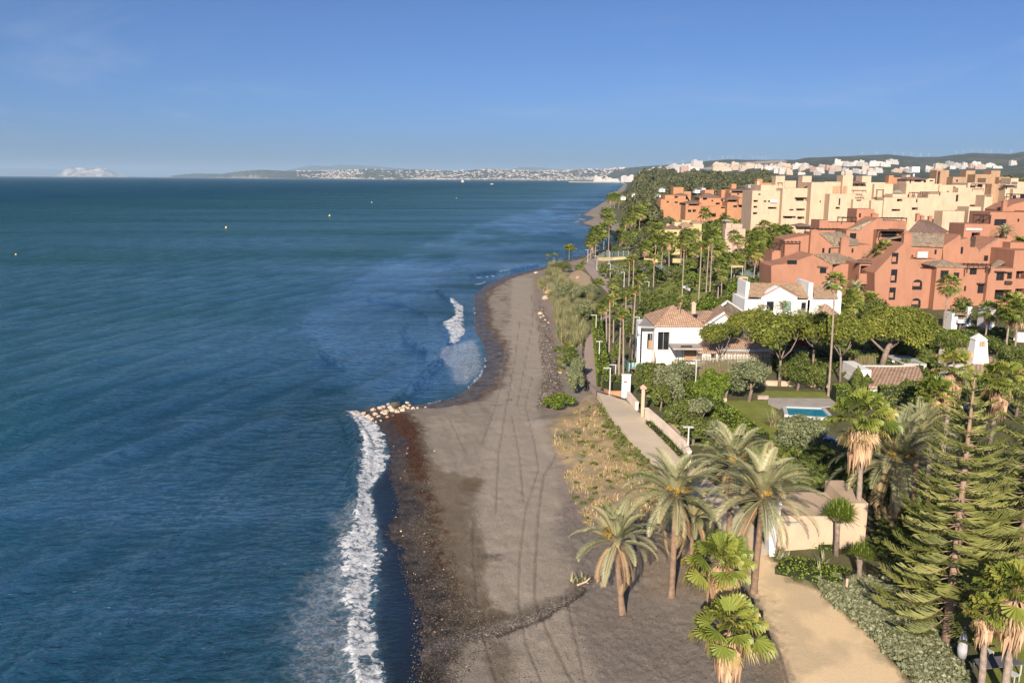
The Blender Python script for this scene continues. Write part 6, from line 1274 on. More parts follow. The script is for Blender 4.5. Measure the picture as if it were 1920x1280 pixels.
# ------------------------------------------------------------------ far town
HM = []
for i in range(4):
    m_ = MB(); r = random.Random(i); m_.box(-4, 4, 0, 7, -3, 5+i); m_.box(-1.5+i*.7, 4.6, -1.2, 5, -3, 2.8+i*.5); m_.box(-3, -.5, 1.5, 5, 5+i, 6.2+i)
    for a in (-2.6, -.2, 2.2):
        for z_ in ((1, 3.2) if i % 2 else (3.4,)): m_.box(a, a+1, -.02-.0*i, .3, z_, z_+1.3)
    HM.append(m_.mesh('house_%d' % i))
wh = [plaster('town_white', (.44, .42, .40)), plaster('town_cream', (.42, .35, .27)), plaster('town_pink', (.38, .26, .21)), plaster('town_grey', (.28, .27, .27))]
HV = []
for me_ in HM:
    for w_ in wh: q_ = me_.copy(); q_.materials.clear(); q_.materials.append(w_); HV.append(q_)
def town(px, Y, s, lb, grp, w=None):
    p = gp(px, Y); k = rnd.choice([0, 0, 0, 1, 1, 2, 3]) if w is None else w; o = link('town_house', HV[rnd.randrange(4)*4+k], None, None, p, rnd.uniform(-.5, .5)); o.scale = (s*rnd.uniform(.8, 2.2), s, s*rnd.uniform(.8, 1.4)); tag(o, lb, 'house', grp)
def rowY(px, py):                        # depth at which the land under a column shows at row py
    p = at(px, py); return p.y
g5 = random.Random(21)
for n_, (x0_, x1_), (r0, r1), s_, w_, lb in [(42, (1410, 1560), (314, 322), 2.0, None, 'white town house on the slope beyond the cream flats'), (34, (1440, 1640), (320, 329), 2.0, None, 'pale house in the lower town beyond the cream flats'), (30, (1330, 1400), (315, 323), 2.4, 1, 'cream town house on the slope beyond the dark wood'),
                                    (16, (1550, 1660), (308, 313), 2.6, 0, 'white block high on the ridge road'), (26, (1740, 1990), (311, 319), 2.2, None, 'low warehouse below the right hand hills'), (12, (1200, 1300), (322, 327), 3.2, None, 'white house near the coast beyond the wood'), (12, (1660, 1760), (318, 326), 2.0, None, 'pale house in the valley behind the lamp mast'), (26, (1100, 1300), (315, 324), 3.0, 0, 'white house scattered on the coastal hill')]:
    for i in range(n_):
        a = g5.uniform(x0_, x1_); b_ = r0+(r1-r0)*g5.random(); p = at(a, b_); s = s_*p.y/3600
        town(a, min(p.y, 8800), max(.9, s), lb, lb.replace(' house', ' houses').replace('block', 'blocks').replace('warehouse', 'warehouses'), w_)
# the towns round the bay, uncounted
V = []; Fq = []; k = 0
for i in range(1900):
    a = g5.choice([g5.uniform(560, 1170), g5.gauss(820, 45), g5.gauss(960, 60), g5.gauss(1080, 40), g5.gauss(640, 25)])
    if not 500 < a < 1175: continue
    Yb = np.interp(a, [500, 600, 700, 1000, 1120, 1175], [19600, 18000, 17000, 16300, 15800, 14500]); Y = Yb+(g5.random()**1.5)*2400; x_ = (a-960)/F*Y; 
    if sdist(np.array([x_]), np.array([Y]))[0] < 30: continue
    z_ = gz(x_, Y); w = g5.uniform(8, 34); hh = g5.uniform(6, 18); d = 30
    V += [(x_-w, Y, z_-10), (x_+w, Y, z_-10), (x_+w, Y+d, z_-10), (x_-w, Y+d, z_-10), (x_-w, Y, z_+hh), (x_+w, Y, z_+hh), (x_+w, Y+d, z_+hh), (x_-w, Y+d, z_+hh)]
    Fq += [(k+4, k+5, k+6, k+7), (k, k+1, k+5, k+4), (k+1, k+2, k+6, k+5), (k+3, k, k+4, k+7)]; k += 8
me = npmesh('far_town', V, Fq, np.repeat(np.random.default_rng(2).random(len(V)//8), 8), mt=leafmat('bay_white', [(0, (.12, .11, .10)), (.4, (.28, .24, .21)), (.8, (.42, .38, .34)), (1, (.5, .46, .42))], 0, .9)); tag(link('far_town', me), 'white towns strung along the far shore of the bay', kind='stuff')
# ------------------------------------------------------------------ paths
P_conc = mat('path_concrete', (.54, .45, .335), .9, .07, .5, .3, 30.); P_pave = mat('paving_pinkish', (.34, .265, .23), .9, .10, 1.2, .3, 20.)
def strip(name, pts, mt, lb, dz=.05, sub=6, kind='structure'):
    """path sheet between left and right edge pixels, laid on the ground"""
    m_ = MB(); L = [];
    for i in range(len(pts)-1):
        for k in range(sub):
            t = k/sub; L.append([pts[i][j]*(1-t)+pts[i+1][j]*t for j in range(4)])
    L.append(list(pts[-1])); A = [at(a, b_) for a, b_, c, d in L]; B_ = [at(c, d) for a, b_, c, d in L]; n_ = 5; V = []
    for a, b_ in zip(A, B_):
        for j in range(n_):
            q_ = a.lerp(b_, j/(n_-1)); V.append((q_.x, q_.y, max(a.z, b_.z, gz(q_.x, q_.y))+dz))
    for a, b_ in zip(A, B_): V += [(a.x, a.y, a.z-.5), (b_.x, b_.y, b_.z-.5)]
    N_ = len(A); f_ = []
    for i in range(N_-1):
        for j in range(n_-1): f_.append((i*n_+j, i*n_+j+1, (i+1)*n_+j+1, (i+1)*n_+j))
        o = N_*n_; f_ += [(i*n_, (i+1)*n_, o+2*(i+1), o+2*i), ((i+1)*n_-1, o+2*i+1, o+2*(i+1)+1, (i+2)*n_-1)]
    m_.add(V, f_); return tag(m_.build(name, mt), lb, kind=kind)
strip('path', [(1119, 746, 1173, 752), (1147, 788, 1206, 782), (1176, 822, 1236, 818), (1211, 858, 1268, 850), (1262, 910, 1318, 892), (1330, 970, 1385, 950), (1378, 1020, 1426, 1005), (1400, 1060, 1440, 1042)], P_conc, 'pale concrete path running down from the villa to the dirt track', .10)
strip('promenade', [(1118, 744.5, 1172, 749), (1103, 727, 1130, 728), (1096, 700, 1124, 700), (1095, 665, 1122, 660), (1099, 640, 1119, 635), (1108, 622, 1119, 618), (1115, 610, 1128, 604), (1145, 590, 1186, 588), (1150, 570, 1185, 566), (1138, 548, 1165, 546), (1112, 522, 1140, 518), (1096, 505, 1122, 503), (1094, 492, 1113, 491), (1101, 480, 1118, 477), (1112, 470, 1126, 467)], P_pave, 'pinkish paved promenade above the beach', .12)
strip('terrace', [(1440, 748, 1565, 748), (1440, 757, 1570, 762), (1462, 768, 1478, 768.5)], D_grey, 'grey stone terrace round the swimming pool', .10)
strip('garden_path', [(1276, 716, 1292, 712), (1292, 727, 1316, 726), (1318, 742, 1334, 742)], P_conc, 'garden path in front of the white villa', .08)
strip('terrace', [(1196, 690, 1290, 690), (1180, 702, 1270, 702)], P_pave, 'paved terrace at the foot of the white villa', .10)
strip('court', [(1150, 497, 1235, 495), (1120, 511, 1330, 507)], mat('court_grey', (.24, .27, .26), .9, .08), 'grey green tennis court behind the palm row', .08)
strip('play_area', [(1385, 515, 1450, 515), (1380, 526, 1452, 526)], mat('blue_play', (.05, .14, .26), .8), 'blue play area floor behind the white house', .1)
# ------------------------------------------------------------------ walls
def wall(name, pts, h_, th, mt, lb, cat='wall', coping=None, grp=None):
    A = [at(a, b_) for a, b_ in pts]; o = A[0]; t = empty(name, o); tag(t, lb, cat, grp); m_ = MB(); m2 = MB(); hs = h_ if hasattr(h_, '__len__') else [h_]*len(A)
    for i in range(len(A)-1):
        a, b_ = A[i]-o, A[i+1]-o; d = (b_-a); d.z = 0; d.normalize(); s = V3(-d.y, d.x, 0)*th/2
        for mm, z0, z1, w in ((m_, -.8, 0, 1.), (m2, .004, .09, 1.35)):
            e0 = hs[i] if mm is m2 else 0
            lo0, lo1 = (a.z-.8, b_.z-.8) if mm is m_ else (a.z+hs[i]+.003, b_.z+hs[i+1]+.003); hi0, hi1 = (a.z+hs[i], b_.z+hs[i+1]) if mm is m_ else (a.z+hs[i]+.09, b_.z+hs[i+1]+.09); S = s*w
            mm.add([(a.x-S.x, a.y-S.y, lo0), (a.x+S.x, a.y+S.y, lo0), (b_.x+S.x, b_.y+S.y, lo1), (b_.x-S.x, b_.y-S.y, lo1), (a.x-S.x, a.y-S.y, hi0), (a.x+S.x, a.y+S.y, hi0), (b_.x+S.x, b_.y+S.y, hi1), (b_.x-S.x, b_.y-S.y, hi1)], [(3, 2, 1, 0), (4, 5, 6, 7), (0, 1, 5, 4), (1, 2, 6, 5), (2, 3, 7, 6), (3, 0, 4, 7)])
    m_.build('masonry', mt, t); m2.build('coping', coping or mt, t); return t
W_sill = plaster('pale_wall', (.74, .61, .49))
W_brick = mat('orange_brick', (.44, .22, .12), .9, .15, 3.)
wall('garden_wall', [(1211, 783), (1240, 809), (1280, 848), (1292, 868)], 1.15, .35, W_sill, 'low cream wall sloping down beside the concrete path')
wall('garden_wall', [(1177, 748), (1194, 769)], .95, .35, W_sill, 'short piece of cream wall next to the white pillar')
wall('garden_wall', [(1128, 725), (1131, 738), (1142, 744), (1166, 744)], .75, .3, W_brick, 'low orange wall under the clipped hedge at the promenade end')
wall('garden_wall', [(1250, 795), (1290, 838)], .5, .25, W_pale, 'rough stone edging inside the hedge bed')
wall('garden_wall', [(1428, 722), (1556, 726)], .6, .4, W_pale, 'long low cream wall under the umbrella pines')
wall('garden_wall', [(1316, 752), (1362, 752)], .35, .4, W_pale, 'white edging at the far side of the lower lawn'); wall('garden_wall', [(1420, 748), (1440, 748)], .4, .4, P_pave, 'pinkish edging between the olive and the terrace')
wall('tennis_wall', [(1122, 488), (1150, 488), (1190, 486)], 1.0, .4, W_yellow, 'low yellow wall at the seaward side of the tennis court'); wall('tennis_wall', [(1208, 492), (1260, 492), (1322, 495)], 1.3, .4, W_yellow, 'long yellow wall behind the tennis court')
wall('garden_wall', [(1900, 640), (1990, 645)], 1.5, .4, W_white, 'white wall at the right edge behind the stout palm')
wall('garden_wall', [(1448, 518), (1440, 540)], 2.0, .4, W_salmon, 'terracotta garden wall at the left foot of the flats')
wall('garden_kerb', [(1425, 1150), (1440, 1185), (1462, 1225), (1478, 1285)], .06, .10, M_bark, 'dark timber kerb on the left of the dirt track', 'kerb')
# white pillar with a small red sign, pillar with pink cap
p = at(1173, 745); h_ = hgt(p, 703); t = empty('gate_pillar', p); tag(t, 'tall white pillar with small red plate where the two paths meet', 'pillar'); MB().box(-.55, .55, -.2, .35, -.5, h_).build('shaft', W_white, t); MB().box(-.62, .62, -.27, .42, h_+.003, h_+.1).build('cap', W_white, t); MB().box(-.35, .1, -.215, -.203, h_-.95, h_-.75).build('red_plate', mat('red_plate', (.6, .05, .04), .5), t)
p = at(1204, 782); h_ = hgt(p, 728); t = empty('gate_pillar', p); tag(t, 'narrow white pillar with pink tiled cap beside the concrete path', 'pillar'); MB().box(-.18, .18, -.18, .18, -.5, h_).build('shaft', W_pale, t); MB().box(-.36, .36, -.36, .36, h_+.003, h_+.15).add([(-.36, -.36, h_+.153), (.36, -.36, h_+.153), (.36, .36, h_+.153), (-.36, .36, h_+.153), (0, 0, h_+.5)], [(0, 1, 4), (1, 2, 4), (2, 3, 4), (3, 0, 4)]).build('cap', mat('pink_tile', (.55, .30, .22), .8), t)
# swimming pool
A = [at(*q_) for q_ in ((1474, 767), (1540, 769), (1556, 786), (1478, 782))]; o = A[0]; t = empty('swimming_pool', o); tag(t, 'blue swimming pool with white rim behind the olive shrub', 'swimming pool')
m, n, l, b = nodes('pool_water'); b.inputs['Base Color'].default_value = (.015, .20, .30, 1); b.inputs['Roughness'].default_value = .05
m_ = MB(); zz = max(a.z for a in A)-o.z+.16; m_.add([(a.x-o.x, a.y-o.y, zz) for a in A]+[(a.x-o.x, a.y-o.y, zz-.6) for a in A], [(3, 2, 1, 0), (0, 1, 5, 4), (1, 2, 6, 5), (2, 3, 7, 6), (3, 0, 4, 7)]); m_.build('water', m, t)
m_ = MB()
for i in range(4):
    a, b_ = A[i]-o, A[(i+1) % 4]-o; d = (b_-a); d.z = 0; d.normalize(); s = V3(d.y, -d.x, 0)*.0; n2 = V3(-d.y, d.x, 0)*.45
    m_.add([(a.x, a.y, zz-.4), (b_.x, b_.y, zz-.4), (b_.x+n2.x, b_.y+n2.y, zz-.4), (a.x+n2.x, a.y+n2.y, zz-.4), (a.x, a.y, zz+.12+.004*i), (b_.x, b_.y, zz+.12+.004*i), (b_.x+n2.x, b_.y+n2.y, zz+.12+.004*i), (a.x+n2.x, a.y+n2.y, zz+.12+.004*i)], [(4, 5, 6, 7), (0, 1, 5, 4), (1, 2, 6, 5), (2, 3, 7, 6), (3, 0, 4, 7)])
m_.build('rim', D_metal, t)
# reed screen fence
def fence(pts, h_, mt, lb, name='reed_fence', seed=1, step=.22, ragged=.18):
    A = [at(a, b_) for a, b_ in pts]; o = A[0]; t = empty(name, o); tag(t, lb, 'fence'); r = random.Random(seed); m_ = MB(); m2 = MB()
    for a, b_ in zip(A[:-1], A[1:]):
        L = (b_-a).length; d = (b_-a)/L; k = 0.
        while k < L:
            p = a+d*k-o; z1 = p.z+h_+r.uniform(-ragged, ragged); s = d*step*.46; y_ = r.uniform(-.04, .04); m_.add([(p.x-s.x, p.y-s.y+y_, p.z-.3), (p.x+s.x, p.y+s.y+y_, p.z-.3), (p.x+s.x, p.y+s.y+y_+.05, p.z-.3), (p.x-s.x, p.y-s.y+y_+.05, p.z-.3), (p.x-s.x*.6, p.y-s.y*.6+y_, z1), (p.x+s.x*.6, p.y+s.y*.6+y_, z1), (p.x+s.x*.6, p.y+s.y*.6+y_+.05, z1), (p.x-s.x*.6, p.y-s.y*.6+y_+.05, z1)], [(4, 5, 6, 7), (0, 1, 5, 4), (1, 2, 6, 5), (2, 3, 7, 6), (3, 0, 4, 7)]); k += step
        for z_ in (h_*.3, h_*.75): p, q_ = a-o, b_-o; m2.tube([(p.x, p.y+.12, p.z+z_), (q_.x, q_.y+.12, q_.z+z_)], .05, 5)
    m_.build('panel', mt, t); m2.build('rail', D_wood, t); return t
M_reedf = mat('reed_screen', (.24, .17, .105), .9, .4, 1.2, col2=(.16, .16, .07))
fence([(1306, 706), (1380, 704), (1446, 700)], 3.0, M_reedf, 'tall brown reed screen between the white villa and its garden'); fence([(1590, 700), (1640, 700)], 2.6, M_reedf, 'brown reed screen behind the two slim cypresses', seed=3)
# tennis fence: posts, rails and dark mesh screen
def mesh_fence(pts, h_, lb, mt):
    A = [at(a, b_) for a, b_ in pts]; o = A[0]; t = empty('court_fence', o); tag(t, lb, 'fence'); m_ = MB(); n_ = 0
    for a, b_ in zip(A[:-1], A[1:]):
        p, q_ = a-o, b_-o; m_.add([(p.x, p.y, p.z), (q_.x, q_.y, q_.z), (q_.x, q_.y, q_.z+h_), (p.x, p.y, p.z+h_), (p.x, p.y+.04, p.z), (q_.x, q_.y+.04, q_.z), (q_.x, q_.y+.04, q_.z+h_), (p.x, p.y+.04, p.z+h_)], [(0, 1, 2, 3), (7, 6, 5, 4), (3, 2, 6, 7)]); k = max(2, int((b_-a).length/3.5))
        for i in range(k+1): e = p.lerp(q_, i/k); MB().tube([(e.x, e.y-.06, e.z-.3), (e.x, e.y-.06, e.z+h_+.1)], .06, 6).build('post', D_metal, t)
    m_.build('screen', mt, t)
M_scr = mat('green_screen', (.10, .13, .115), .9, .15)
mesh_fence([(1123, 485), (1150, 484.5), (1178, 483)], 2.6, 'grey green court fence above the yellow wall nearest the sea', M_scr); mesh_fence([(1302, 502), (1311, 494)], 4.5, 'tall green fence panel at the right end of the court', mat('teal_screen', (.12, .24, .22), .8)); mesh_fence([(1385, 522), (1452, 521)], 2.2, 'green mesh fence round the blue play area', M_scr)
# glass fence on the villa terrace
m, n, l, b = nodes('pale_glass'); b.inputs['Base Color'].default_value = (.45, .66, .66, 1); b.inputs['Roughness'].default_value = .08; tr_ = n.new('ShaderNodeBsdfTransparent'); tr_.inputs[0].default_value = (.75, .92, .9, 1); mx = n.new('ShaderNodeMixShader'); mx.inputs[0].default_value = .45; l.new(tr_.outputs[0], mx.inputs[1]); l.new(b.outputs[0], mx.inputs[2]); l.new(mx.outputs[0], n['Material Output'].inputs[0]); M_glass = m
A = [at(1165, 678), at(1178, 697), at(1224, 697)]; o = A[0]; t = empty('glass_fence', o); tag(t, 'pale glass fence round the white villa terrace', 'fence')
for a, b_ in zip(A[:-1], A[1:]):
    p, q_ = a-o, b_-o; k = 4
    for i in range(k):
        e, f_ = p.lerp(q_, i/k+.01), p.lerp(q_, (i+1)/k-.01); MB().add([(e.x, e.y, e.z), (f_.x, f_.y, f_.z), (f_.x, f_.y, f_.z+1.4), (e.x, e.y, e.z+1.4), (e.x, e.y+.03, e.z), (f_.x, f_.y+.03, f_.z), (f_.x, f_.y+.03, f_.z+1.4), (e.x, e.y+.03, e.z+1.4)], [(0, 1, 2, 3), (7, 6, 5, 4), (3, 2, 6, 7)]).build('pane', M_glass, t)
# promenade railing
A = [at(*q_) for q_ in ((1101, 734), (1096, 712), (1092, 690), (1092, 665), (1095, 642))]; o = A[0]; t = empty('railing', o); tag(t, 'dark timber railing on the seaward edge of the promenade', 'railing'); m_ = MB()
for a, b_ in zip(A[:-1], A[1:]):
    for z_ in (.55, 1.0): m_.tube([a-o+V3(0, 0, z_), b_-o+V3(0, 0, z_)], .05, 6)
    for k in range(3): e = (a-o).lerp(b_-o, k/3); m_.tube([e-V3(0, 0, .3), e+V3(0, 0, 1.05)], .06, 6)
m_.build('rails', D_wood, t)
# ------------------------------------------------------------------ street lamps
LM = {}
def lamp(bx, by, ty, lb, arm=-.9, dbl=False):
    p = at(bx, by); h_ = hgt(p, ty); t = empty('street_lamp', p); tag(t, lb, 'street lamp', 'white street lamps along the promenade')
    if 'p' not in LM: LM['p'] = MB().tube([(0, 0, 0), (0, 0, 1)], [.10, .07], 10).mesh('pole', True); LM['p'].materials.append(D_metal); LM['h'] = MB().box(-.95, .1, -.14, .14, 0, .10).mesh('lamp_head'); LM['h'].materials.append(D_metal); LM['b'] = MB().tube([(0, 0, -.1), (0, 0, .35)], [.17, .14], 10).mesh('base'); LM['b'].materials.append(D_metal); LM['h2'] = MB().box(-.6, .45, -.16, .16, 0, .10).mesh('lamp_head'); LM['h2'].materials.append(D_metal)
    a = link('pole', LM['p'], None, t); a.scale = (1, 1, h_-.05); b_ = link('lamp_head', LM['h2' if dbl else 'h'], None, t, (0, 0, h_-.1)); link('base', LM['b'], None, t)
for bx, by, ty, lb, d_ in [(1289, 856, 799, 'street lamp standing before the shrubs near the feather palms', True), (1143, 745, 689, 'street lamp at the lower end of the clipped hedge', False), (1154, 706, 683, 'short street lamp inside the clipped hedge', False), (1123, 689, 639, 'street lamp on the promenade beside the hedge, middle one', True), (1117, 635, 590, 'street lamp on the promenade where it meets the reeds', False),
                           (1215, 581, 528, 'street lamp behind the pruned palm right of the promenade', False), (1170, 538, 510, 'street lamp at the bend beside the orange necked pair', False), (1144, 522, 494, 'street lamp left of the grey rounded shrub', False), (1119, 507, 480, 'street lamp on the seaward side of the paved bend', False), (1102, 492, 468, 'street lamp nearest the sea at the promenade tip', False), (1142, 494, 470, 'thin lamp behind the seaward tennis wall', False), (1304, 720, 674, 'garden lamp with flat head below the villa terrace', True), (1197, 1290/2+3, 594, 'thin lamp behind the glass fence', False)]:
    lamp(bx, by, ty, lb, dbl=d_)
# the tall mast with a square white tank head, far
p = gp(1697, 480); h_ = hgt(p, 315); t = empty('water_mast', p); tag(t, 'slim mast with a white box head rising behind the cream flats', 'mast'); MB().tube([(0, 0, -2), (0, 0, h_-1)], [.9, .5], 8).build('pole', D_metal, t); MB().box(-2.1, 2.1, -2, 2, h_-2.4, h_+.6).build('box_head', W_white, t)
# dark tall court floodlights
for bx, by, ty, lb in [(1134, 486, 468, 'dark floodlight post left at the tennis court'), (1146, 486, 460, 'dark floodlight post right at the tennis court')]:
    p = at(bx, by); h_ = hgt(p, ty-6); t = empty('floodlight', p); tag(t, lb, 'floodlight', 'dark floodlights at the tennis court'); MB().tube([(0, 0, -.3), (0, 0, h_)], [.16, .12], 8).build('post', D_wood, t); MB().box(-.5, .5, -.2, .2, h_-.3, h_+.15).build('lamp', D_wood, t)
# garden post lamp by the track
p = at(1586, 1108); t = empty('post_light', p); tag(t, 'short cream post with dark top beside the dirt track', 'garden light'); MB().box(-.07, .07, -.07, .07, -.2, 1.0).build('post', W_pale, t); MB().box(-.13, .13, -.13, .13, 1.003, 1.2).build('lamp', D_wood, t)
# parasols and furniture
def parasol(p, h_, mt, lb):
    t = empty('closed_parasol', p); tag(t, lb, 'parasol', 'closed parasols'); MB().tube([(0, 0, 0), (0, 0, h_)], .04, 6).build('pole', D_wood, t); MB().tube([(0, 0, h_*.25), (0, 0, h_*.45), (0, 0, h_*.7), (0, 0, h_)], [.24, .30, .22, .03], 9).build('canopy', mt, t, smooth=True)
parasol(at(1224, 690), 2.9, mat('pink_cloth', (.62, .42, .36), .8), 'closed pinkish parasol in front of the white villa'); parasol(at(1706, 830), 3.0, mat('grey_cloth', (.34, .36, .44), .8), 'closed grey parasol beside the grey green feather palm'); parasol(at(1801, 1250), 2.6, mat('white_cloth', (.34, .34, .36), .8), 'closed white parasol behind the tiered conifer')
def lounger(p, rz, mt, lb):
    t = empty('sun_lounger', p, rz); tag(t, lb, 'sun lounger', 'sun loungers'); MB().box(-.33, .33, -.6, .9, .28, .40).build('cushion', mt, t); MB().add([(-.33, .9, .3), (.33, .9, .3), (.33, 1.4, .75), (-.33, 1.4, .75), (-.33, .9, .42), (.33, .9, .42), (.33, 1.36, .86), (-.33, 1.36, .86)], [(3, 2, 1, 0), (4, 5, 6, 7), (0, 1, 5, 4), (1, 2, 6, 5), (2, 3, 7, 6), (3, 0, 4, 7)]).build('backrest', mt, t)
    f_ = MB()
    for x_ in (-.3, .26):
        for y_ in (-.5, .8): f_.box(x_, x_+.05, y_, y_+.05, 0, .277)
    f_.build('frame', D_metal, t)
M_blue = mat('blue_cushion', (.04, .09, .24), .8); M_dk = mat('dark_cushion', (.10, .08, .08), .8)
for bx, by, mt, lb in [(1645, 830, M_blue, 'blue lounger showing through the arching fronds, upper one'), (1616, 858, M_blue, 'blue lounger showing through the arching fronds, lower one'), (1557, 828, M_blue, 'blue lounger beside the shaggy neck palm'), (1740, 800, M_blue, 'blue lounger behind the tiered conifer'), (1208, 694, M_dk, 'dark lounger on the white villa terrace, left'), (1234, 694, M_dk, 'dark lounger on the white villa terrace, right')]: lounger(at(bx, by), .4, mt, lb)
p = at(1868, 1262); t = empty('garden_table', p, .2); tag(t, 'dark slatted garden table under the big fan palm', 'table'); m_ = MB()
for k in range(9): m_.box(-1.3+k*.29, -1.3+k*.29+.26, -.5, .5, .70, .74)
m_.build('table_top', mat('slate', (.12, .12, .14), .7), t)
for x_ in (-1.2, 1.15):
    for y_ in (-.45, .4): MB().box(x_, x_+.06, y_, y_+.06, 0, .697).build('leg', D_metal, t)
for bx, by, lb in [(1898, 1276, 'grey metal garden chair right of the slatted table'), (1850, 1232, 'grey metal garden chair behind the slatted table')]:
    p = at(bx, by); t = empty('garden_chair', p, .5); tag(t, lb, 'chair', 'metal garden chairs'); MB().box(-.25, .25, -.25, .25, .42, .46).build('seat', D_metal, t); MB().box(-.25, .25, .22, .26, .463, .9).build('backrest', D_metal, t)
    for x_ in (-.25, .21):
        for y_ in (-.25, .21): MB().box(x_, x_+.04, y_, y_+.04, 0, .417).build('leg', D_metal, t)
# white curled seat on the lawn, red umbrella-like slide behind pines
p = at(1287, 548); t = empty('lawn_seat', p, .3); tag(t, 'white rounded garden seat alone on the upper lawn', 'seat'); MB().tube([(-1, 0, .5), (-.6, .1, 1.1), (0, .1, 1.2), (.7, 0, .7), (1.0, 0, .2)], [.35, .5, .5, .5, .25], 8).build('shell', W_white, t, smooth=True); MB().box(-.8, .8, -.3, .5, -.05, .2).build('base', D_metal, t)
p = at(1500, 668); t = empty('awning', p); tag(t, 'dark red awning behind the pine trunks', 'awning'); m_ = MB(); m_.add([(-1.9, 0, 2.2), (1.4, 0, 1.6), (1.4, .8, 2.6), (-1.9, .8, 3.0), (-1.9, 0, 2.12), (1.4, 0, 1.52), (1.4, .8, 2.52), (-1.9, .8, 2.92)], [(0, 1, 2, 3), (7, 6, 5, 4), (0, 4, 5, 1), (1, 5, 6, 2), (2, 6, 7, 3), (3, 7, 4, 0)]); m_.build('cloth', mat('dark_red', (.11, .01, .012), .8), t); MB().tube([(-1.85, .05, 0), (-1.85, .05, 2.1)], .05, 6).tube([(1.35, .05, 0), (1.35, .05, 1.5)], .05, 6).build('pole', D_wood, t)
# car port roofs in the grove, driftwood with a tuft on the sand
for bx, Y, w, z_, lb in [(1382, 225, 3.2, 7.5, 'pale flat canopy in the palm grove, higher one'), (1395, 205, 2.2, 6.8, 'pale flat canopy in the palm grove, lower one'), (1463, 235, 1.8, 8.2, 'pale canopy edge left of the terracotta flats')]:
    p = gp(bx, Y); t = empty('canopy', p); tag(t, lb, 'canopy', 'pale canopies in the grove'); MB().box(-w/2, w/2, 0, 3, z_-p.z, z_-p.z+.35).build('roof', W_yellow, t)
    for x_ in (-w/2+.1, w/2-.2): MB().box(x_, x_+.1, .1, .2, 0, z_-p.z-.003).build('post', D_metal, t)
p = at(1094, 1096); t = empty('driftwood', p, .4); t.scale = (.6, .6, .6); tag(t, 'pale driftwood log lying on the dark sand by the channel', 'driftwood'); MB().tube([(-.9, 0, .1), (-.3, .1, .2), (.3, .05, .3), (.8, .2, .5), (1.0, .1, .75)], [.10, .13, .12, .10, .05], 7).tube([(.3, .05, .3), (.5, -.4, .3)], [.07, .03], 6).build('log', M_barkr if False else mat('driftwood_pale', (.5, .36, .26), .9), t, smooth=True)
clump('grass_tuft', GR[0], at(1084, 1090), 1.6, 'small green tuft beside the pale driftwood', 'plant', 'tufts on the sand'); clump('grass_tuft', GR[1], at(1054, 822), 2.6, 'grey spiky tuft at the left of the dry grass', 'plant', 'tufts on the sand')
# ------------------------------------------------------------------ rocks
RK = []
for i in range(6):
    bm_ = MB(); r = random.Random(i); n1, n2 = 10, 7; V = []
    for j in range(n2+1):
        for k in range(n1): a = 2*math.pi*k/n1; e = math.pi*(j/n2-.5); q_ = 1+.28*(r.random()-.5)*2; V.append((math.cos(a)*math.cos(e)*q_, math.sin(a)*math.cos(e)*q_*.85, math.sin(e)*q_*.7+.15))
    f_ = [(j*n1+k, j*n1+(k+1) % n1, (j+1)*n1+(k+1) % n1, (j+1)*n1+k) for j in range(n2) for k in range(n1)]; bm_.add(V, f_); RK.append(bm_.mesh('boulder'))
M_rock = [mat('pale_rock', (.46, .36, .27), .9, .25, 2., .7, 6.), mat('dark_rock', (.10, .08, .065), .8, .3, 2., .7, 6.), mat('orange_rock', (.50, .27, .16), .9, .25, 2., .7, 6.)]
RKM = [[(lambda q_: (q_.materials.append(m_), q_)[1])(k.copy()) for m_ in M_rock] for k in RK]
def rock(bx, by, w, mi, lb, grp, cat='boulder'):
    p = Vector((*flat(bx, by, .2), 0)); p.z = max(gz(p.x, p.y), -.35); s = crown_px(p, w)/2; o = link('boulder', RKM[rnd.randrange(6)][mi], None, None, p, rnd.uniform(0, 6)); o.scale = (s, s*rnd.uniform(.8, 1.1), s*rnd.uniform(.7, 1)); o.rotation_euler = (rnd.uniform(-.3, .3), rnd.uniform(-.3, .3), rnd.uniform(0, 6)); tag(o, lb, cat, grp)
for bx, by, w, mi in [(704, 775, 13, 0), (700, 767, 12, 0), (712, 764, 10, 0), (722, 773, 17, 0), (719, 762, 12, 0), (732, 764, 13, 0), (742, 760, 20, 1), (736, 770, 12, 0), (745, 772, 13, 0), (755, 770, 12, 0), (757, 762, 12, 0), (765, 765, 10, 0), (690, 779, 12, 0), (682, 773, 10, 0), (674, 776, 10, 0), (664, 774, 10, 0), (657, 776, 8, 0), (710, 779, 9, 0), (697, 783, 8, 0), (774, 766, 9, 0), (783, 765, 7, 0), (768, 758, 6, 0), (728, 756, 8, 0), (748, 752, 6, 1), (764, 753, 9, 0), (705, 789, 6, 0), (692, 786, 5, 2), (714, 787, 5, 0), (726, 781, 7, 2), (737, 779, 6, 1), (750, 765, 7, 0), (798, 763, 5, 0)]:
    rock(bx, by, w, mi, 'dark boulder in the small rock groin' if mi == 1 else 'pale boulder piled in the small rock groin', 'boulders of the rock groin')
for bx, by, w, mi, lb in [(542, 773, 9, 1, 'dark rock alone in the water left of the rock groin'), (596, 773, 8, 1, 'dark rock in the water between the groin and the lone rock'), (619, 773, 12, 1, 'dark rock in the water nearest the groin tip'), (604, 786, 5, 1, 'small dark rock awash below the groin tip')]: rock(bx, by, w, mi, lb, 'rocks awash off the groin')
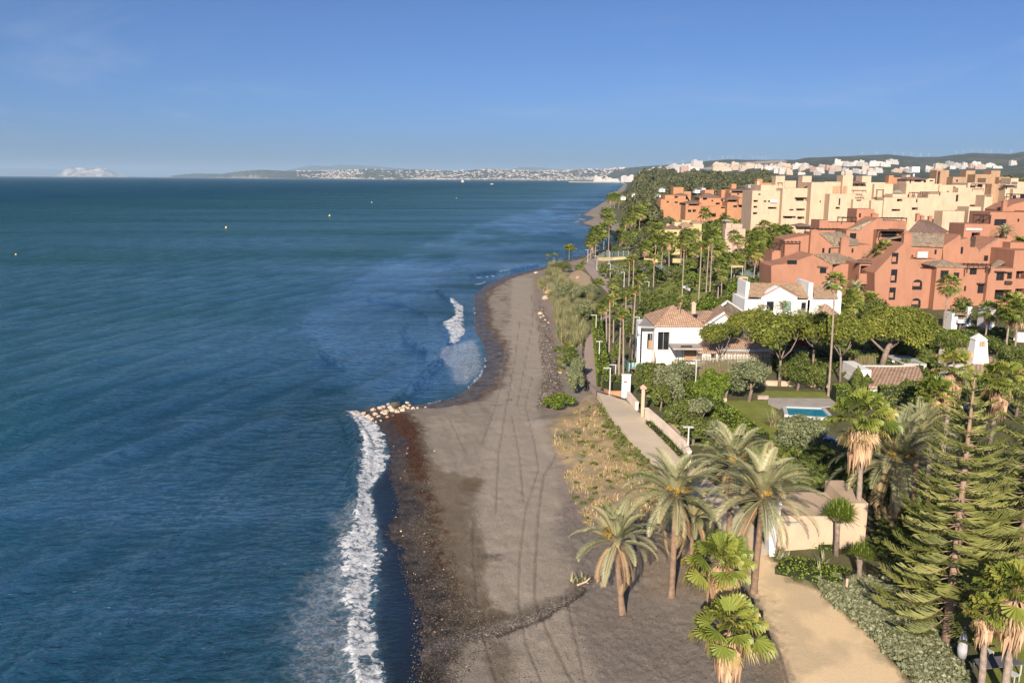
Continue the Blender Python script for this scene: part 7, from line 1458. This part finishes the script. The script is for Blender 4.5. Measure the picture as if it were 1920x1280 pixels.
for bx, by, w, mi, lb in [(1005, 513, 8, 0, 'pale boulder on the bank at the seaward end of the reeds'), (1013, 593, 10, 0, 'squared white boulder on the upper beach, largest'), (1019, 598, 6, 0, 'white boulder just below the largest one'), (1022, 605, 6, 0, 'white boulder third from the largest one'), (1028, 611, 6, 0, 'white boulder lowest of the short line'), (1014, 600, 5, 0, 'small white stone touching the line of boulders'), (1030, 558, 16, 2, 'orange clay boulder at the edge of the reeds'), (1024, 553, 12, 0, 'pale rock slab under the reeds'), (1022, 566, 14, 0, 'flat pale rock below the orange clay boulder'),
                          (1060, 682, 9, 2, 'orange rock among the bank palms'), (1050, 704, 8, 2, 'orange rock below the bank palms'), (1064, 706, 8, 0, 'pale rock below the railing'), (1083, 535, 10, 2, 'orange earth rock in the reed slope'), (866, 643, 6, 0, 'small white rock at the edge of the upper surf'), (1096, 1095, 7, 0, 'pale stone beside the driftwood')]: rock(bx, by, w, mi, lb, 'rocks on the upper beach')
g6 = random.Random(4)
for i in range(90):                      # cobbles on the wet shore
    u = g6.random(); by = 820+430*u; bx = np.interp(by, [820, 880, 950, 1000, 1100, 1200, 1260], [735, 750, 775, 770, 790, 830, 850])+g6.gauss(0, 34)
    rock(float(bx), by, g6.choice([2, 2.5, 3, 3.5, 4.5, 6])*.8, g6.choice([0, 0, 1, 1, 2]), 'small cobble lying on the dark wet shore', 'cobbles on the wet shore', 'cobble')
# pebble drift: uncounted
def pebbles(poly, n, s0, s1, lb, mt, seed):
    g3 = random.Random(seed); xs = [a for a, b_ in poly]; ys = [b_ for a, b_ in poly]; a = np.array([[g3.uniform(min(xs), max(xs)), g3.uniform(min(ys), max(ys))] for i in range(n*3)]); a = a[inpoly(a[:, 0], a[:, 1], poly)][:n]; P_ = np.array([flat(q_[0], q_[1], .6) for q_ in a]); z_ = terr(P_[:, 0], P_[:, 1]); g_ = np.random.default_rng(seed); n = len(a); s = (s0+(s1-s0)*g_.random(n)**3)
    oc = np.array([[1, 0, 0], [0, 1, 0], [-1, 0, 0], [0, -1, 0], [0, 0, .7], [.6, .6, .45], [-.6, .6, .45], [-.6, -.6, .45], [.6, -.6, .45]]); V = P_[:, None, :]*1.; o9 = oc[None]*s[:, None, None]*(1+.25*g_.normal(size=(n, 9, 1))); V = np.concatenate([V+o9[:, :, :2], z_[:, None, None]+.02+o9[:, :, 2:]], 2).reshape(-1, 3)
    fq = np.array([(0, 5, 4, 8), (1, 6, 4, 5), (2, 7, 4, 6), (3, 8, 4, 7), (0, 1, 5, 5), (1, 2, 6, 6), (2, 3, 7, 7), (3, 0, 8, 8)]); F4 = (fq[None, :4]+9*np.arange(n)[:, None, None]).reshape(-1, 4); me = npmesh('pebbles', V, F4, np.repeat(g_.random(n), 9), mt=mt); tag(link('pebbles', me), lb, kind='stuff')
M_peb = leafmat('pebble', [(0, (.04, .035, .03)), (.6, (.12, .10, .085)), (.9, (.27, .235, .20)), (1, (.50, .45, .38))], 0, .7)
pebbles([(735, 830), (800, 860), (840, 1000), (880, 1110), (960, 1150), (1090, 1090), (1105, 1100), (1000, 1175), (900, 1215), (850, 1290), (760, 1290), (770, 1150), (740, 1000)], 6000, .02, .06, 'pebbles strewn on the wet shore and the channel', M_peb, 1)
pebbles([(1010, 560), (1030, 600), (1050, 700), (1060, 745), (1005, 770), (1018, 700), (1010, 640)], 3500, .05, .18, 'pebbles at the foot of the reed bank', M_peb, 2)
pebbles([(1050, 980), (1200, 960), (1400, 1100), (1480, 1290), (1120, 1290), (1060, 1150)], 1500, .02, .07, 'scattered stones on the dark sand under the palms', M_peb, 3)
pebbles([(940, 520), (1005, 520), (1040, 800), (1080, 1000), (1130, 1285), (900, 1285), (870, 1000), (900, 800), (930, 650)], 3000, .015, .05, 'small stones and bits strewn over the raked sand', M_peb, 5)
# ------------------------------------------------------------------ on the water
M_buoy = mat('yellow_buoy', (.75, .55, .10), .4, .05)
for bx, by, lb in [(30, 478, 'yellow buoy nearest the left edge of the picture'), (424, 427, 'yellow buoy second from the left'), (618, 405, 'yellow buoy left of the middle of the sea'), (697, 380, 'yellow buoy farther out above the middle one'), (856, 372, 'small yellow buoy below the sailing boat')]:
    q_ = flat(bx, by); t = empty('buoy', (q_[0], q_[1], 0)); tag(t, lb, 'buoy', 'yellow marker buoys'); s = 2.0*q_[1]/F; s = min(s, .8); MB().tube([(0, 0, -.5*s), (0, 0, 0), (0, 0, .7*s), (0, 0, 1.1*s)], [.6*s, 1.*s, .85*s, .2*s], 10).build('float', M_buoy, t, smooth=True); MB().tube([(0, 0, 1.*s), (0, 0, 1.9*s)], .1*s, 6).build('marker', M_buoy, t)
for bx, by, hpx, lb, sail in [(867, 342, 5, 'white sailing boat off the bay town', True), (671, 336, 2.5, 'tiny white boat far out left of the sailing boat', False), (922, 346, 2.0, 'tiny white motor boat right of the sailing boat', False)]:
    q_ = flat(bx, by); H = hpx*q_[1]/F; t = empty('boat', (q_[0], q_[1], 0), .3); tag(t, lb, 'boat', 'boats in the bay'); L = H*.55 if sail else H*1.6
    m_ = MB(); m_.add([(-L, -L*.22, 0), (L*.7, -L*.22, 0), (L*1.15, 0, 0), (L*.7, L*.22, 0), (-L, L*.22, 0), (-L, -L*.28, L*.28), (L*.7, -L*.28, L*.3), (L*1.3, 0, L*.36), (L*.7, L*.28, L*.3), (-L, L*.28, L*.28)], [(4, 3, 2, 1, 0), (5, 6, 7, 8, 9), (0, 1, 6, 5), (1, 2, 7, 6), (2, 3, 8, 7), (3, 4, 9, 8), (4, 0, 5, 9)]); m_.build('hull', D_metal, t)
    if sail: MB().add([(0, -.05, L*.4), (-L*.8, -.05, L*.45), (0, -.05, H), (0, .05, L*.4), (-L*.8, .05, L*.45), (0, .05, H)], [(0, 2, 1), (3, 4, 5), (1, 2, 5, 4)]).add([(L*.15, -.05, L*.4), (L*1.1, -.05, L*.42), (L*.12, -.05, H*.9), (L*.15, .05, L*.4), (L*1.1, .05, L*.42), (L*.12, .05, H*.9)], [(0, 1, 2), (5, 4, 3), (1, 4, 5, 2)]).build('sail', W_white, t); MB().tube([(.05*L, 0, L*.3), (.05*L, 0, H*1.03)], L*.04, 5).build('mast', D_metal, t)
    else: MB().box(-L*.3, L*.3, -L*.15, L*.15, L*.3, L*.6).build('cabin', W_white, t)
# breakwater
a, b_ = Vector((*azx(1068, 8700), 0)), Vector((*azx(1172, 8400), 0)); m_ = MB(); d = (b_-a).normalized(); s = V3(-d.y, d.x, 0); q1, q2 = V3(0, 0, 0), b_-a
m_.add([q1-s*25-V3(0, 0, 3), q2-s*25-V3(0, 0, 3), q2+s*25-V3(0, 0, 3), q1+s*25-V3(0, 0, 3), q1-s*10+V3(0, 0, 9), q2-s*10+V3(0, 0, 9), q2+s*10+V3(0, 0, 9), q1+s*10+V3(0, 0, 9)], [(4, 5, 6, 7), (0, 1, 5, 4), (1, 2, 6, 5), (2, 3, 7, 6), (3, 0, 4, 7)]); t = empty('breakwater', a); tag(t, 'long low breakwater reaching into the bay at the far harbour', 'breakwater'); m_.build('mole', mat('mole_stone', (.30, .27, .24), .9), t); MB().box(d.x*700, d.x*700+60, d.y*700, d.y*700+25, 9.01, 24).build('harbour_building', W_white, t)
# ------------------------------------------------------------------ wind turbines on the ridge
TP = MB().tube([(0, 0, -3), (0, 0, 1)], [.03, .018], 8).mesh('tower'); TP.materials.append(D_metal)
TB = MB(); 
for k in range(3): a = k*2.0944; TB.add([(-.035*math.cos(a), 0, .035*math.sin(a)), (.035*math.cos(a), 0, -.035*math.sin(a)), (.7*math.sin(a)+.01, 0, .7*math.cos(a)), (-.035*math.cos(a), .02, .035*math.sin(a)), (.035*math.cos(a), .02, -.035*math.sin(a)), (.7*math.sin(a), .02, .7*math.cos(a))], [(0, 1, 2), (5, 4, 3), (0, 2, 5, 3), (2, 1, 4, 5)])
TB = TB.mesh('rotor'); TB.materials.append(D_metal)
for i, px in enumerate([1248, 1271, 1293, 1320, 1344, 1353, 1362, 1375, 1399, 1409, 1416, 1423, 1571, 1599, 1625, 1658, 1674, 1690, 1706, 1721, 1771, 1784, 1799, 1814, 1826, 1834, 1849, 1871]):
    Y = np.interp(px, [1220, 1300, 1400, 2000], [12000, 9500, 9000, 9000])+40; p = gp(px, float(Y)); s = 30*Y/9000; t = empty('wind_turbine', p); tag(t, 'tiny white wind turbine in the row along the ridge skyline', 'wind turbine', 'wind turbines on the ridge'); a = link('tower', TP, None, t); a.scale = (s, s, s); b_ = link('rotor', TB, None, t, (0, -1.5, s)); b_.scale = (s*.95,)*3; b_.rotation_euler = (0, i*.7, 0)
# ------------------------------------------------------------------ haze
hb = MB().box(-76000, 76000, -600, 92000, -6, 950)
o = hb.build('haze', None); m, n, l, b = nodes('haze_air'); n.remove(b)
v = n.new('ShaderNodeVolumePrincipled'); v.inputs['Color'].default_value = (.50, .72, .95, 1); v.inputs['Density'].default_value = .000025; v.inputs['Anisotropy'].default_value = 0.
l.new(v.outputs[0], n['Material Output'].inputs['Volume']); o.data.materials.append(m); tag(o, 'thin blue sea haze over the bay', kind='stuff')
